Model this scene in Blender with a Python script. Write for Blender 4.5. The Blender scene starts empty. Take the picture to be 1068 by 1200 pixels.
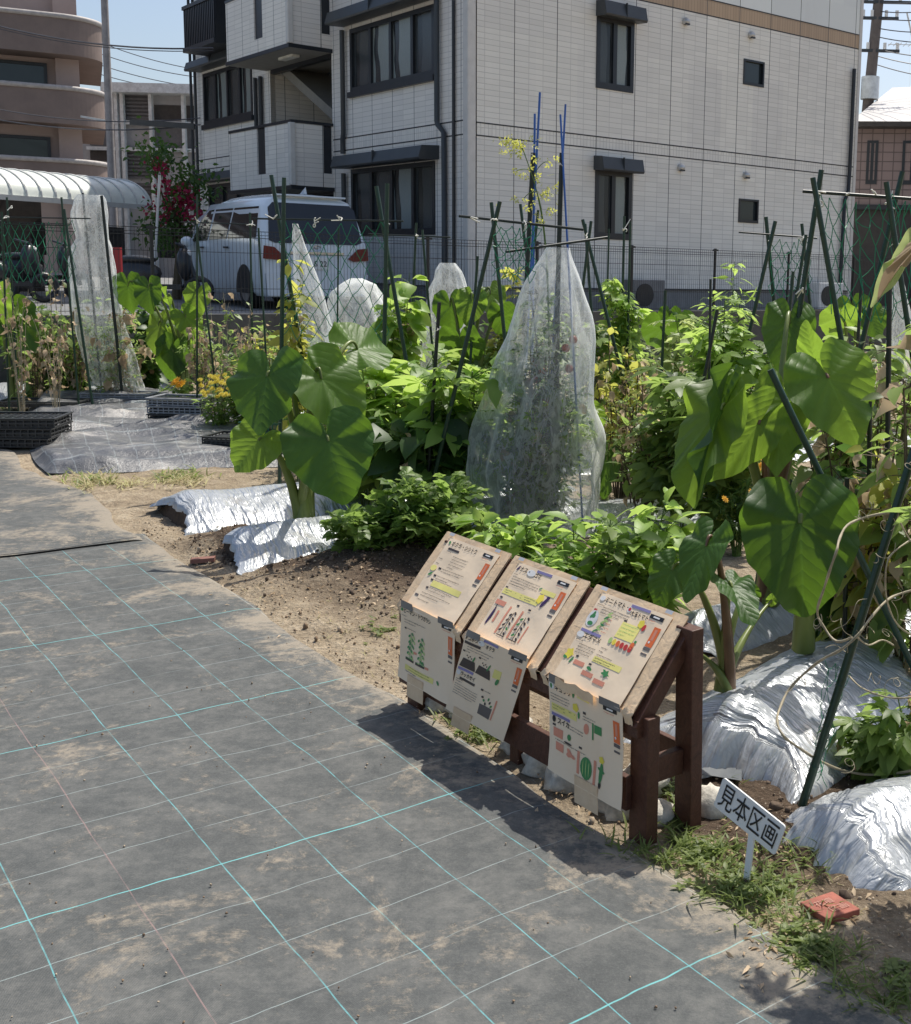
import bpy, math, random
import numpy as np
from mathutils import Vector, Matrix
rng = np.random.default_rng(7)
random.seed(7)
SC = bpy.context.scene
COL = SC.collection
PI = math.pi
# ---------------------------------------------------------------- camera model (pixels of the 1068x1200 photograph)
FPX, PITCH, ROLL, PPX, PPY, CAMH = 1349.5, .1412, .0237, 771.9, 508.5, 1.6
_c, _s = math.cos(PITCH), math.sin(PITCH)
_F = np.array([0, _c, -_s]); _R0 = np.array([1., 0, 0]); _U0 = np.array([0, _s, _c])
_R = math.cos(ROLL)*_R0 + math.sin(ROLL)*_U0
_U = -math.sin(ROLL)*_R0 + math.cos(ROLL)*_U0
_O = np.array([0, 0, CAMH])
def ray(x, y): return _F + (x-PPX)/FPX*_R - (y-PPY)/FPX*_U
def G(x, y, z=0.):
    d = ray(x, y); return _O + d*(z-CAMH)/d[2]
def AY(x, y, Y):
    d = ray(x, y); return _O + d*Y/d[1]
def V(*a): return np.array(a, float)
def nrm(v): v = np.asarray(v, float); return v/max(1e-9, np.linalg.norm(v))

cam = bpy.data.cameras.new('camera'); camo = bpy.data.objects.new('camera', cam); COL.objects.link(camo)
M = Matrix(((_R[0], _U[0], -_F[0], 0), (_R[1], _U[1], -_F[1], 0), (_R[2], _U[2], -_F[2], CAMH), (0, 0, 0, 1)))
camo.matrix_world = M
cam.sensor_fit = 'HORIZONTAL'; cam.sensor_width = 36; cam.lens = FPX/1068*36
cam.shift_x = -(PPX-534)/1068; cam.shift_y = (PPY-600)/1068
cam.clip_end = 2000; cam.clip_start = .05
SC.camera = camo

# ---------------------------------------------------------------- light
SUN_EL = math.radians(61); saz = math.atan2(.52, .86)      # azimuth from +Y towards +X
w = bpy.data.worlds.new('World'); SC.world = w; w.use_nodes = True
nt = w.node_tree; nt.nodes.clear()
sky = nt.nodes.new('ShaderNodeTexSky'); sky.sky_type = 'NISHITA'; sky.sun_disc = False
sky.sun_elevation = SUN_EL; sky.sun_rotation = saz
sky.air_density = 1.0; sky.dust_density = 2.6; sky.ozone_density = 1.0
bg = nt.nodes.new('ShaderNodeBackground'); bg.inputs[1].default_value = .15
wo = nt.nodes.new('ShaderNodeOutputWorld')
nt.links.new(sky.outputs[0], bg.inputs[0]); nt.links.new(bg.outputs[0], wo.inputs[0])
sl = bpy.data.lights.new('sun', 'SUN'); sl.energy = 5.0; sl.angle = math.radians(.5); sl.color = (1, .955, .87)
so = bpy.data.objects.new('sun', sl); COL.objects.link(so)
sd = Vector((math.sin(saz)*math.cos(SUN_EL), math.cos(saz)*math.cos(SUN_EL), math.sin(SUN_EL)))
so.rotation_euler = sd.to_track_quat('Z', 'Y').to_euler(); so.location = (5, 5, 20)
SC.view_settings.view_transform = 'Standard'; SC.view_settings.look = 'None'; SC.view_settings.exposure = 0
SC.cycles.max_bounces = 8; SC.cycles.transparent_max_bounces = 24

# ---------------------------------------------------------------- materials
class NT:
    def __init__(s, name):
        s.m = bpy.data.materials.new(name); s.m.use_nodes = True
        s.t = s.m.node_tree; s.t.nodes.clear()
        s.out = s.t.nodes.new('ShaderNodeOutputMaterial')
    def n(s, typ, **kw):
        nd = s.t.nodes.new(typ)
        for k, v in kw.items():
            if k.startswith('i_'):
                key = k[2:].replace('_', ' ')
                s.put(nd, key, v)
            else: setattr(nd, k, v)
        return nd
    def put(s, nd, key, v):
        inp = nd.inputs[int(key)] if key.isdigit() else nd.inputs[key]
        if isinstance(v, bpy.types.NodeSocket): s.t.links.new(v, inp)
        elif isinstance(v, (tuple, list)) and len(v) == 3 and inp.type == 'RGBA': inp.default_value = (*v, 1)
        else: inp.default_value = v
    def math(s, op, a, b=0., c=None, clamp=False):
        nd = s.n('ShaderNodeMath', operation=op, use_clamp=clamp)
        s.put(nd, '0', a); s.put(nd, '1', b)
        if c is not None: s.put(nd, '2', c)
        return nd.outputs[0]
    def mix(s, f, a, b, mode='MIX'):
        nd = s.n('ShaderNodeMix', data_type='RGBA', blend_type=mode)
        s.put(nd, '0', f); s.put(nd, '6', a); s.put(nd, '7', b)
        return nd.outputs[2]
    def noise(s, vec, scale, detail=4, rough=.6, dist=0., out=0):
        nd = s.n('ShaderNodeTexNoise'); nd.inputs['Scale'].default_value = scale
        nd.inputs['Detail'].default_value = detail; nd.inputs['Roughness'].default_value = rough
        nd.inputs['Distortion'].default_value = dist
        if vec is not None: s.t.links.new(vec, nd.inputs['Vector'])
        return nd.outputs[out]
    def ramp(s, fac, stops):
        nd = s.n('ShaderNodeValToRGB'); s.t.links.new(fac, nd.inputs[0])
        e = nd.color_ramp.elements
        while len(e) < len(stops): e.new(.5)
        for k, (p, c) in enumerate(stops):
            e[k].position = p
            e[k].color = (c, c, c, 1) if isinstance(c, (int, float)) else (*c, 1)
        return nd.outputs[0]
    def step(s, x, a, b):
        nd = s.n('ShaderNodeMapRange', interpolation_type='SMOOTHSTEP'); nd.clamp = True
        s.put(nd, '0', x); nd.inputs[1].default_value = a; nd.inputs[2].default_value = b
        return nd.outputs[0]
    def obj(s): return s.n('ShaderNodeTexCoord').outputs['Object']
    def uv(s): return s.n('ShaderNodeTexCoord').outputs['UV']
    def bump(s, h, strength=.3, dist=.01):
        nd = s.n('ShaderNodeBump'); nd.inputs['Strength'].default_value = strength
        nd.inputs['Distance'].default_value = dist; s.t.links.new(h, nd.inputs['Height'])
        return nd.outputs[0]
    def bsdf(s, col, rough=.6, metal=0., normal=None, spec=.5, **kw):
        nd = s.n('ShaderNodeBsdfPrincipled')
        s.put(nd, 'Base Color', col); s.put(nd, 'Roughness', rough); s.put(nd, 'Metallic', metal)
        s.put(nd, 'Specular IOR Level', spec)
        for k, v in kw.items(): s.put(nd, k.replace('_', ' '), v)
        if normal is not None: s.t.links.new(normal, nd.inputs['Normal'])
        return nd.outputs[0]
    def fin(s, sh): s.t.links.new(sh, s.out.inputs[0]); return s.m

def simple(name, col, rough=.6, metal=0., var=.25, scale=6., bump=0., bscale=60., spec=.5, stretch=None):
    t = NT(name); v = t.obj()
    if stretch:
        mp = t.n('ShaderNodeMapping'); mp.inputs['Scale'].default_value = stretch
        t.t.links.new(v, mp.inputs[0]); v = mp.outputs[0]
    n = t.noise(v, scale, 5, .65)
    c2 = tuple(c*(1-var) for c in col); c1 = tuple(min(1, c*(1+var*.6)) for c in col)
    c = t.ramp(n, [(.3, c2), (.7, c1)])
    nm = t.bump(t.noise(v, bscale, 4, .7), bump, .005) if bump else None
    return t.fin(t.bsdf(c, rough, metal, nm, spec))

def leafmat(name, dark, light, trans=.45, rough=.45, veins=False, tcol=None, holes=0):
    t = NT(name)
    at = t.n('ShaderNodeAttribute'); at.attribute_name = 'rnd'
    r = at.outputs['Fac']
    n = t.noise(t.obj(), 9 if not veins else 14, 3, .6)
    f = t.math('ADD', t.math('MULTIPLY', r, .75), t.math('MULTIPLY', n, .35))
    c = t.ramp(f, [(.15, dark), (.85, light)])
    nm = None
    if veins:
        sep = t.n('ShaderNodeSeparateXYZ'); t.t.links.new(t.uv(), sep.inputs[0])
        ax = t.math('ABSOLUTE', sep.outputs[0]); y = sep.outputs[1]
        tt = t.math('SUBTRACT', y, t.math('MULTIPLY', ax, .75))
        tt = t.math('ADD', tt, t.math('MULTIPLY', t.math('POWER', ax, 2.), -.35))
        tt = t.math('ADD', tt, t.math('MULTIPLY', t.math('SUBTRACT', t.noise(t.uv(), 2.2, 2), .5), .22))
        sn = t.math('ABSOLUTE', t.math('SINE', t.math('MULTIPLY', tt, 20.)))
        lat = t.step(sn, .13, .0)
        mid = t.step(ax, .022, .004)
        vm = t.math('MAXIMUM', t.math('MULTIPLY', lat, .55), mid)
        c = t.mix(t.math('MULTIPLY', vm, .38), c, tuple(min(1, a*1.35+.02) for a in light)); c = t.mix(t.math('MULTIPLY', t.step(t.noise(t.uv(), 2.3, 3, .6), .42, .66), .5), c, dark)
        # quilted blade between the veins
        h = t.math('ADD', t.math('POWER', sn, .6), t.math('MULTIPLY', t.noise(t.uv(), 7, 4), 1.2))
        nm = t.bump(h, .20, .008)
        # small blemishes
        bl = t.step(t.noise(t.uv(), 13, 4, .7), .66, .74)
        c = t.mix(t.math('MULTIPLY', bl, .35), c, (.24, .20, .05))
    if tcol is None: tcol = tuple(min(1, a*2.6+b) for a, b in zip(light, (.03, .05, .0)))
    p = t.bsdf(c, rough, 0, nm, .4)
    tr = t.n('ShaderNodeBsdfTranslucent'); t.put(tr, 'Color', t.mix(.7, c, tcol))
    if nm is not None: t.t.links.new(nm, tr.inputs['Normal'])
    mx = t.n('ShaderNodeMixShader'); mx.inputs[0].default_value = trans
    t.t.links.new(p, mx.inputs[1]); t.t.links.new(tr.outputs[0], mx.inputs[2])
    return t.fin(mx.outputs[0])

# ---------------------------------------------------------------- mesh builder
class MB:
    def __init__(s): s.v = []; s.f = []; s.m = []; s.uv = []; s.sm = []
    def add(s, vs, fs, mi=0, uvs=None, smooth=False):
        b = len(s.v); s.v.extend([tuple(map(float, p)) for p in vs])
        for k, f in enumerate(fs):
            s.f.append(tuple(b+i for i in f)); s.m.append(mi); s.sm.append(smooth)
            s.uv.append([uvs[i] for i in f] if uvs is not None else None)
        return s
    def quad(s, a, b, c, d, mi=0, uvs=None): return s.add([a, b, c, d], [(0, 1, 2, 3)], mi, uvs)
    def box(s, c, X, Y, Z, mi=0):
        """centre and three full edge vectors"""
        c = np.array(c, float); X = np.array(X, float)/2; Y = np.array(Y, float)/2; Z = np.array(Z, float)/2
        vs = [c+a*X+b*Y+d*Z for d in (-1, 1) for b in (-1, 1) for a in (-1, 1)]
        fs = [(0, 2, 3, 1), (4, 5, 7, 6), (0, 1, 5, 4), (2, 6, 7, 3), (0, 4, 6, 2), (1, 3, 7, 5)]
        if np.dot(np.cross(X, Y), Z) < 0: fs = [tuple(reversed(f)) for f in fs]
        return s.add(vs, fs, mi)
    def beam(s, p0, p1, w, h, up=(0, 0, 1), mi=0, b=0.):
        p0 = np.array(p0, float); p1 = np.array(p1, float); d = p1-p0; L = np.linalg.norm(d); d = d/L
        x = np.cross(d, nrm(up)); x = nrm(x); u = np.cross(x, d)
        if b <= 0: return s.box((p0+p1)/2, d*L, x*w, u*h, mi)
        prof = [(-w/2+b, -h/2), (w/2-b, -h/2), (w/2, -h/2+b), (w/2, h/2-b), (w/2-b, h/2), (-w/2+b, h/2), (-w/2, h/2-b), (-w/2, -h/2+b)]
        n = 8; vs = [p0+x*a+u*c for a, c in prof]+[p1+x*a+u*c for a, c in prof]
        fs = [(i, (i+1) % n, n+(i+1) % n, n+i) for i in range(n)]+[tuple(reversed(range(n))), tuple(range(n, 2*n))]
        return s.add(vs, fs, mi)
    def tube(s, pts, r, n=6, mi=0, cap=True):
        pts = np.array(pts, float); k = len(pts)
        r = np.full(k, r, float) if np.isscalar(r) else np.array(r, float)
        T = np.gradient(pts, axis=0); T /= np.maximum(1e-9, np.linalg.norm(T, axis=1))[:, None]
        a = V(0, 0, 1) if abs(T[0][2]) < .9 else V(1, 0, 0)
        vs = []; x = nrm(np.cross(a, T[0]))
        for i in range(k):
            x = nrm(x-T[i]*np.dot(x, T[i])); y = np.cross(T[i], x)
            for j in range(n):
                q = 2*PI*j/n; vs.append(pts[i]+r[i]*(math.cos(q)*x+math.sin(q)*y))
        fs = [(i*n+j, i*n+(j+1) % n, (i+1)*n+(j+1) % n, (i+1)*n+j) for i in range(k-1) for j in range(n)]
        s.add(vs, fs, mi, smooth=n > 4)
        if cap: s.add([vs[j] for j in range(n)], [tuple(reversed(range(n)))], mi); s.add([vs[(k-1)*n+j] for j in range(n)], [tuple(range(n))], mi)
        return s
    def grid(s, P, mi=0, uvs=None, smooth=True, wrap=False, flip=False):
        """P: (a,b,3) array"""
        a, b = P.shape[:2]; vs = P.reshape(-1, 3)
        fs = []
        for i in range(a-1):
            for j in range(b if wrap else b-1):
                q = (i*b+j, i*b+(j+1) % b, (i+1)*b+(j+1) % b, (i+1)*b+j)
                fs.append(q[::-1] if flip else q)
        return s.add(vs, fs, mi, None if uvs is None else [tuple(u) for u in uvs.reshape(-1, 2)], smooth)
    def poly(s, pts, mi=0): return s.add(pts, [tuple(range(len(pts)))], mi)
    def blob(s, c, r, mi=0, seed=0, n=6, m=8, rough=.15):
        q = np.random.default_rng(seed); r = np.array(r, float)*np.ones(3)
        th = np.linspace(0, PI, n+1); vs = []
        P = np.zeros((n+1, m, 3)); jit = 1+rough*(q.random((n+1, m))-.5)*2
        jit[0] = jit[0, 0]; jit[-1] = jit[-1, 0]
        for i in range(n+1):
            for j in range(m):
                ph = 2*PI*j/m
                P[i, j] = np.array(c)+r*jit[i, j]*V(math.sin(th[i])*math.cos(ph), math.sin(th[i])*math.sin(ph), -math.cos(th[i]))
        return s.grid(P, mi, wrap=True)
    def build(s, name, mats, parent=None, bevel=0., origin=None):
        if not isinstance(mats, (list, tuple)): mats = [mats]
        off = V(0, 0, 0)
        if parent is not None: off = ORG[parent.name]
        elif origin is not None: off = np.array(origin, float)
        me = bpy.data.meshes.new(name)
        vs = np.array(s.v, float)-off
        me.from_pydata(vs.tolist(), [], s.f)
        for m_ in mats: me.materials.append(m_)
        me.polygons.foreach_set('material_index', s.m)
        me.polygons.foreach_set('use_smooth', s.sm)
        if any(u is not None for u in s.uv):
            ul = me.uv_layers.new(name='UVMap'); flat = []
            for f, u in zip(s.f, s.uv):
                if u is None: flat.extend([0., 0.]*len(f))
                else:
                    for q in u: flat.extend((float(q[0]), float(q[1])))
            ul.data.foreach_set('uv', flat)
        me.update()
        o = bpy.data.objects.new(name, me); COL.objects.link(o)
        ORG[o.name] = off
        if parent is not None: o.parent = parent
        else: o.location = off
        if bevel:
            b = o.modifiers.new('bevel', 'BEVEL'); b.width = bevel; b.segments = 2; b.limit_method = 'ANGLE'
        return o
ORG = {}
def tag(o, label=None, cat=None, group=None, kind=None):
    if label: o['label'] = label
    if cat: o['category'] = cat
    if group: o['group'] = group
    if kind: o['kind'] = kind
    return o
def empty(name, loc, label=None, cat=None, group=None):
    o = bpy.data.objects.new(name, None); COL.objects.link(o); o.location = tuple(map(float, loc))
    o.empty_display_size = .1; ORG[o.name] = np.array(loc, float)
    return tag(o, label, cat, group)
def copy_tree(o, parent=None):
    c = o.copy(); COL.objects.link(c); ORG[c.name] = ORG.get(o.name, V(0, 0, 0))
    if parent is not None: c.parent = parent
    for ch in [k for k in bpy.data.objects if k.parent == o]: copy_tree(ch, c)
    return c

# ---------------------------------------------------------------- value noise on arrays
_VT = {}
def vnoise(x, y, seed=0):
    if seed not in _VT: _VT[seed] = np.random.default_rng(seed).random((256, 256))
    T = _VT[seed]
    xi = np.floor(x).astype(int); yi = np.floor(y).astype(int); fx = x-xi; fy = y-yi
    fx = fx*fx*(3-2*fx); fy = fy*fy*(3-2*fy)
    a = T[xi & 255, yi & 255]; b = T[(xi+1) & 255, yi & 255]; c = T[xi & 255, (yi+1) & 255]; d = T[(xi+1) & 255, (yi+1) & 255]
    return (a*(1-fx)+b*fx)*(1-fy)+(c*(1-fx)+d*fx)*fy
def fbm(x, y, seed=0, oct=4, gain=.5):
    s = 0; a = 1; t = 0
    for k in range(oct):
        s = s+a*vnoise(x*2**k+k*17.3, y*2**k+k*9.1, seed+k); t += a; a *= gain
    return s/t

# ---------------------------------------------------------------- leaves (many small faces in one mesh)
def tmpl_leaf(nseg=3, wid=.5, droop=.25, fold=.18, power=.75, tip=1.2):
    ys = np.linspace(0, 1, nseg+1); vs = []; uv = []
    for y in ys:
        ww = wid*.5*max(.0, math.sin(PI*min(1, y**power)))**.8 if 0 < y < 1 else 0.
        z = -droop*y*y
        vs += [(-ww, y, z+fold*ww), (0, y, z-.0), (ww, y, z+fold*ww)]; uv += [(-ww, y), (0, y), (ww, y)]
    fs = []
    for i in range(nseg):
        a = i*3
        if i == 0: fs += [(a+1, a+4, a+3), (a+1, a+5, a+4)]
        elif i == nseg-1: fs += [(a, a+1, a+4), (a+1, a+2, a+4)]
        else: fs += [(a, a+1, a+4, a+3), (a+1, a+2, a+5, a+4)]
    return np.array(vs), fs
def tmpl_multi(parts):
    """parts: list of (template, angle deg, start y, scale) -> one compound leaf"""
    vs = []; fs = []
    for (tv, tf), ang, y0, sc in parts:
        a = math.radians(ang); ca, sa = math.cos(a), math.sin(a); b = sum(len(q) for q in vs)
        v = tv*sc; v = np.stack([v[:, 0]*ca+v[:, 1]*sa, -v[:, 0]*sa+v[:, 1]*ca+y0, v[:, 2]-.12*y0], 1)
        vs.append(v); fs += [tuple(b+i for i in f) for f in tf]
    return np.concatenate(vs), fs
L3 = tmpl_leaf(3); L4 = tmpl_leaf(4, .55, .35, .3)
LNAR = tmpl_leaf(3, .3, .3, .2); LWIDE = tmpl_leaf(4, .85, .3, .25, .6)
LLOBE = tmpl_multi([(tmpl_leaf(3, .42, .2), 0, .0, 1.), (tmpl_leaf(3, .42, .25), 48, 0, .85), (tmpl_leaf(3, .42, .25), -48, 0, .85), (tmpl_leaf(2, .5, .3), 95, 0, .55), (tmpl_leaf(2, .5, .3), -95, 0, .55)])
LTOM = tmpl_multi([(tmpl_leaf(2, .5, .2), 0, .62, .38), (tmpl_leaf(2, .5, .2), 55, .55, .32), (tmpl_leaf(2, .5, .2), -55, .55, .32), (tmpl_leaf(2, .5, .2), 62, .25, .34), (tmpl_leaf(2, .5, .2), -62, .25, .34)])
_pl = tmpl_leaf(3, .75, .15, .3, 1.3)
LPEA = tmpl_multi([(_pl, 28, .30, .55), (_pl, -28, .30, .55), (_pl, 80, .22, .48), (_pl, -80, .22, .48)])
_cv, _cf = tmpl_leaf(5, .6, .55, .55)
_cv = _cv.copy(); _cv[:, 2] += .10*np.sin(_cv[:, 1]*11+_cv[:, 0]*9); _cv[:, 0] *= 1+.25*np.sin(_cv[:, 1]*14)
LCRUMP = (_cv, _cf)

def leaves(name, pos, dirs, ups, size, tmpl, mat, parent, rnd=None):
    tv, tf = tmpl; N = len(pos)
    pos = np.array(pos, float); D = np.array(dirs, float); U_ = np.array(ups, float)
    D /= np.linalg.norm(D, axis=1)[:, None]+1e-9
    X = np.cross(D, U_); X /= np.linalg.norm(X, axis=1)[:, None]+1e-9
    Z = np.cross(X, D); size = np.array(size, float)
    W = pos[:, None, :]+size[:, None, None]*(tv[None, :, 0, None]*X[:, None, :]+tv[None, :, 1, None]*D[:, None, :]+tv[None, :, 2, None]*Z[:, None, :])
    off = ORG[parent.name] if parent is not None else V(0, 0, 0)
    W = (W-off).reshape(-1, 3); nv = len(tv)
    lt = []; ls = []
    cnt = np.array([len(f) for f in tf]); flat = np.concatenate([np.array(f) for f in tf])
    loops = (flat[None, :]+(np.arange(N)*nv)[:, None]).ravel()
    totals = np.tile(cnt, N); starts = np.concatenate([[0], np.cumsum(totals)[:-1]])
    me = bpy.data.meshes.new(name)
    me.vertices.add(len(W)); me.vertices.foreach_set('co', W.astype(np.float32).ravel())
    me.loops.add(len(loops)); me.loops.foreach_set('vertex_index', loops.astype(np.int32))
    me.polygons.add(len(totals)); me.polygons.foreach_set('loop_start', starts.astype(np.int32))
    me.polygons.foreach_set('loop_total', totals.astype(np.int32))
    me.polygons.foreach_set('use_smooth', np.ones(len(totals), bool))
    if rnd is None: rnd = rng.random(N)
    at = me.attributes.new('rnd', 'FLOAT', 'POINT'); at.data.foreach_set('value', np.repeat(rnd, nv).astype(np.float32))
    me.materials.append(mat); me.update(calc_edges=True); me.validate()
    o = bpy.data.objects.new(name, me); COL.objects.link(o); ORG[o.name] = off
    if parent is not None: o.parent = parent
    return o

def bush(root, h, r, nst=8, nodes=7, per=3, leaf=.08, tmpl=L3, mat=None, stem=None, seed=0, lean=(0, 0), t0=.2,
         up=.35, spread=1., flat=0., stemr=.004, pet=.4, base=None, rosette=3, jitter=.3, lname='foliage', curve=1.6, droop=0., dried=None, dry=0.):
    q = np.random.default_rng(seed); B = ORG[root.name] if base is None else np.array(base, float)
    P = []; D = []; Uu = []; S = []; mb = MB()
    for k in range(nst):
        az = 2*PI*(k+q.random()*.8)/nst; rr = r*spread*math.sqrt(q.random()*.9+.1)
        hh = h*(1-.30*(rr/r)**2)*(.58+.50*q.random())
        e = B+V(rr*math.cos(az)+lean[0], rr*math.sin(az)+lean[1], hh)
        s0 = B+V(math.cos(az), math.sin(az), 0)*min(r*.15, .04)
        ts = np.linspace(0, 1, 8); bend = q.normal(0, r*.12, 3)*V(1, 1, .3)
        pts = np.array([s0+(e-s0)*V(t**curve, t**curve, t*(2-t)*.5+t*.5) + bend*math.sin(PI*t) for t in ts])
        mb.tube(pts, np.linspace(stemr, stemr*.45, len(pts)), 5)
        for j in range(nodes):
            t = t0+(1-t0)*(j+q.random()*.5)/nodes; i = min(6, int(t*7)); fr = t*7-i; p = pts[i]*(1-fr)+pts[i+1]*fr
            for l in range(per if j < nodes-1 else per+rosette):
                a = az+j*2.4+l*2*PI/per+q.random()*.9; el = up+q.normal(0, jitter)-droop*(1-t)
                d = V(math.cos(a)*math.cos(el), math.sin(a)*math.cos(el), math.sin(el))
                sz = leaf*(.45+.95*q.random()**1.3)*(1.05-.35*t*q.random())
                st = p+d*pet*leaf*(.4+q.random())
                if pet*leaf > .015: mb.tube([p, st], [stemr*.4, stemr*.3], 3, cap=False)
                P.append(st); D.append(d+V(0, 0, -.25-.2*q.random())); Uu.append(V(0, 0, 1)+q.normal(0, .35, 3)); S.append(sz)
    mb.build('stem', stem or MAT['stem'], root)
    P, D, Uu, S = map(np.array, (P, D, Uu, S))
    if dried is not None and dry > 0:
        k = q.random(len(P)) < dry
        if k.any(): leaves('dry_leaves', P[k], D[k]+V(0, 0, -.8), Uu[k]+q.normal(0, .5, (k.sum(), 3)), S[k]*.8, LCRUMP, dried, root)
        P, D, Uu, S = P[~k], D[~k], Uu[~k], S[~k]
    leaves(lname, P, D, Uu, S, tmpl, mat, root)
    return root
def plant(name, label, cat, base, *a, group=None, **k):
    r = empty(name, base, label, cat, group); return bush(r, *a, **k)
# ---------------------------------------------------------------- shared materials
MAT = {}
MAT['stem'] = simple('green_stem', (.10, .17, .03), .55, var=.4, scale=12)
MAT['dstem'] = simple('woody_stem', (.10, .075, .04), .8, var=.4, scale=20)
MAT['straw'] = simple('straw_vine', (.40, .345, .235), .7, var=.35, scale=25)
MAT['stalk'] = simple('taro_stalk', (.16, .20, .045), .4, var=.45, scale=9, stretch=(1, 1, .25))
MAT['stalkr'] = simple('reddish_stalk', (.16, .09, .045), .4, var=.35, scale=9)
MAT['taro'] = leafmat('taro_leaf', (.016, .050, .010), (.052, .130, .024), .36, .46, True, (.24, .44, .03))  # darker copy for leaves shaded by others; the shade is in the colour
MAT['tarol'] = leafmat('taro_leaf_sunny', (.045, .095, .016), (.13, .245, .045), .50, .44, True, (.40, .62, .06))  # lighter copy of the same leaf; the sunlight is in the colour
MAT['bright'] = leafmat('bright_leaf', (.050, .100, .018), (.28, .43, .09), .48, .45)
MAT['mid'] = leafmat('mid_leaf', (.022, .055, .014), (.21, .29, .075), .44, .45)
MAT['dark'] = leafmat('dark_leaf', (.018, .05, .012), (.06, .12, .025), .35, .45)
MAT['pea'] = leafmat('peanut_leaf', (.040, .090, .018), (.20, .29, .07), .4, .45)
MAT['yel'] = leafmat('yellow_leaf', (.12, .16, .03), (.38, .38, .08), .45, .55)
MAT['pale'] = leafmat('pale_leaf', (.16, .24, .07), (.34, .42, .16), .45, .5)
MAT['dry'] = leafmat('dry_leaf', (.26, .17, .09), (.68, .53, .36), .3, .8, tcol=(.72, .55, .36))
MAT['mulch'] = None
MAT['pole'] = simple('green_pole', (.012, .045, .024), .35, var=.35, scale=30)
MAT['poled'] = simple('dark_pole', (.012, .02, .016), .4, var=.3, scale=30)
MAT['blue'] = simple('blue_pole', (.03, .12, .42), .35, var=.15)
MAT['tie'] = simple('white_tie', (.72, .70, .62), .6, var=.2)
MAT['gnet'] = simple('green_net', (.01, .22, .10), .5, var=.2)
MAT['white'] = simple('white_paint', (.78, .78, .76), .45, var=.08)
MAT['black'] = simple('black_plastic', (.025, .027, .03), .4, var=.3)
MAT['ink'] = simple('black_ink', (.012, .012, .014), .5, var=.1)

# silver plastic mulch film
t = NT('silver_mulch'); v = t.obj(); uv = t.uv()
def _mp(sc): mp = t.n('ShaderNodeMapping'); mp.inputs['Scale'].default_value = sc; t.t.links.new(uv, mp.inputs[0]); return mp.outputs[0]
def _rid(n, p=1.): return t.step(t.math('ABSOLUTE', t.math('SUBTRACT', n, .5)), .11, .0)
p1_ = _rid(t.noise(_mp((13, 1.8, 1)), 1., 3, .55, .35)); p2_ = _rid(t.noise(_mp((34, 4.5, 1)), 1., 3, .6, .5)); p3_ = t.noise(_mp((12, 10, 1)), 1., 4, .65, 1.)
h = t.math('ADD', t.math('ADD', t.math('MULTIPLY', p1_, 1.), t.math('MULTIPLY', p2_, .35)), t.math('MULTIPLY', p3_, .8))
ds = t.step(t.noise(v, 6, 5, .7), .55, .75)
c = t.mix(t.math('MULTIPLY', p1_, .16), (.45, .47, .49), (.36, .38, .395)); c = t.mix(t.math('MULTIPLY', p2_, .25), c, (.58, .60, .61)); c = t.mix(t.math('MULTIPLY', ds, .40), c, (.34, .28, .20))  # pleat shade and glint painted in as darker and paler lines
MAT['mulch'] = t.fin(t.bsdf(c, .31, .30, t.bump(h, .50, .013), .7))

# soil
t = NT('garden_soil'); v = t.obj()
big = t.noise(v, .9, 4, .6, .3); med = t.noise(v, 7, 6, .7); fine = t.noise(v, 70, 5, .75)
vo = t.n('ShaderNodeTexVoronoi'); vo.inputs['Scale'].default_value = 45; t.t.links.new(v, vo.inputs['Vector'])
at = t.n('ShaderNodeAttribute'); at.attribute_name = 'wet'
f = t.math('ADD', t.math('MULTIPLY', med, .55), t.math('MULTIPLY', fine, .45))
dry = t.ramp(f, [(.28, (.17, .125, .085)), (.5, (.40, .32, .22)), (.72, (.62, .53, .40))])
wet = t.ramp(f, [(.3, (.035, .025, .018)), (.7, (.15, .105, .072))])
wf = t.math('ADD', at.outputs['Fac'], t.math('MULTIPLY', t.math('SUBTRACT', t.noise(v, 4, 6, .75), .5), 1.5), clamp=True)
c = t.mix(wf, dry, wet)
sp = t.step(t.noise(v, 120, 2, .5), .66, .72)
c = t.mix(t.math('MULTIPLY', sp, .6), c, (.66, .58, .46))
h = t.math('ADD', t.math('MULTIPLY', med, 1.), t.math('ADD', t.math('MULTIPLY', fine, .35), t.math('MULTIPLY', vo.outputs['Distance'], .25)))
MAT['soil'] = t.fin(t.bsdf(c, .95, 0, t.bump(h, 1., .035), .2))

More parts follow.
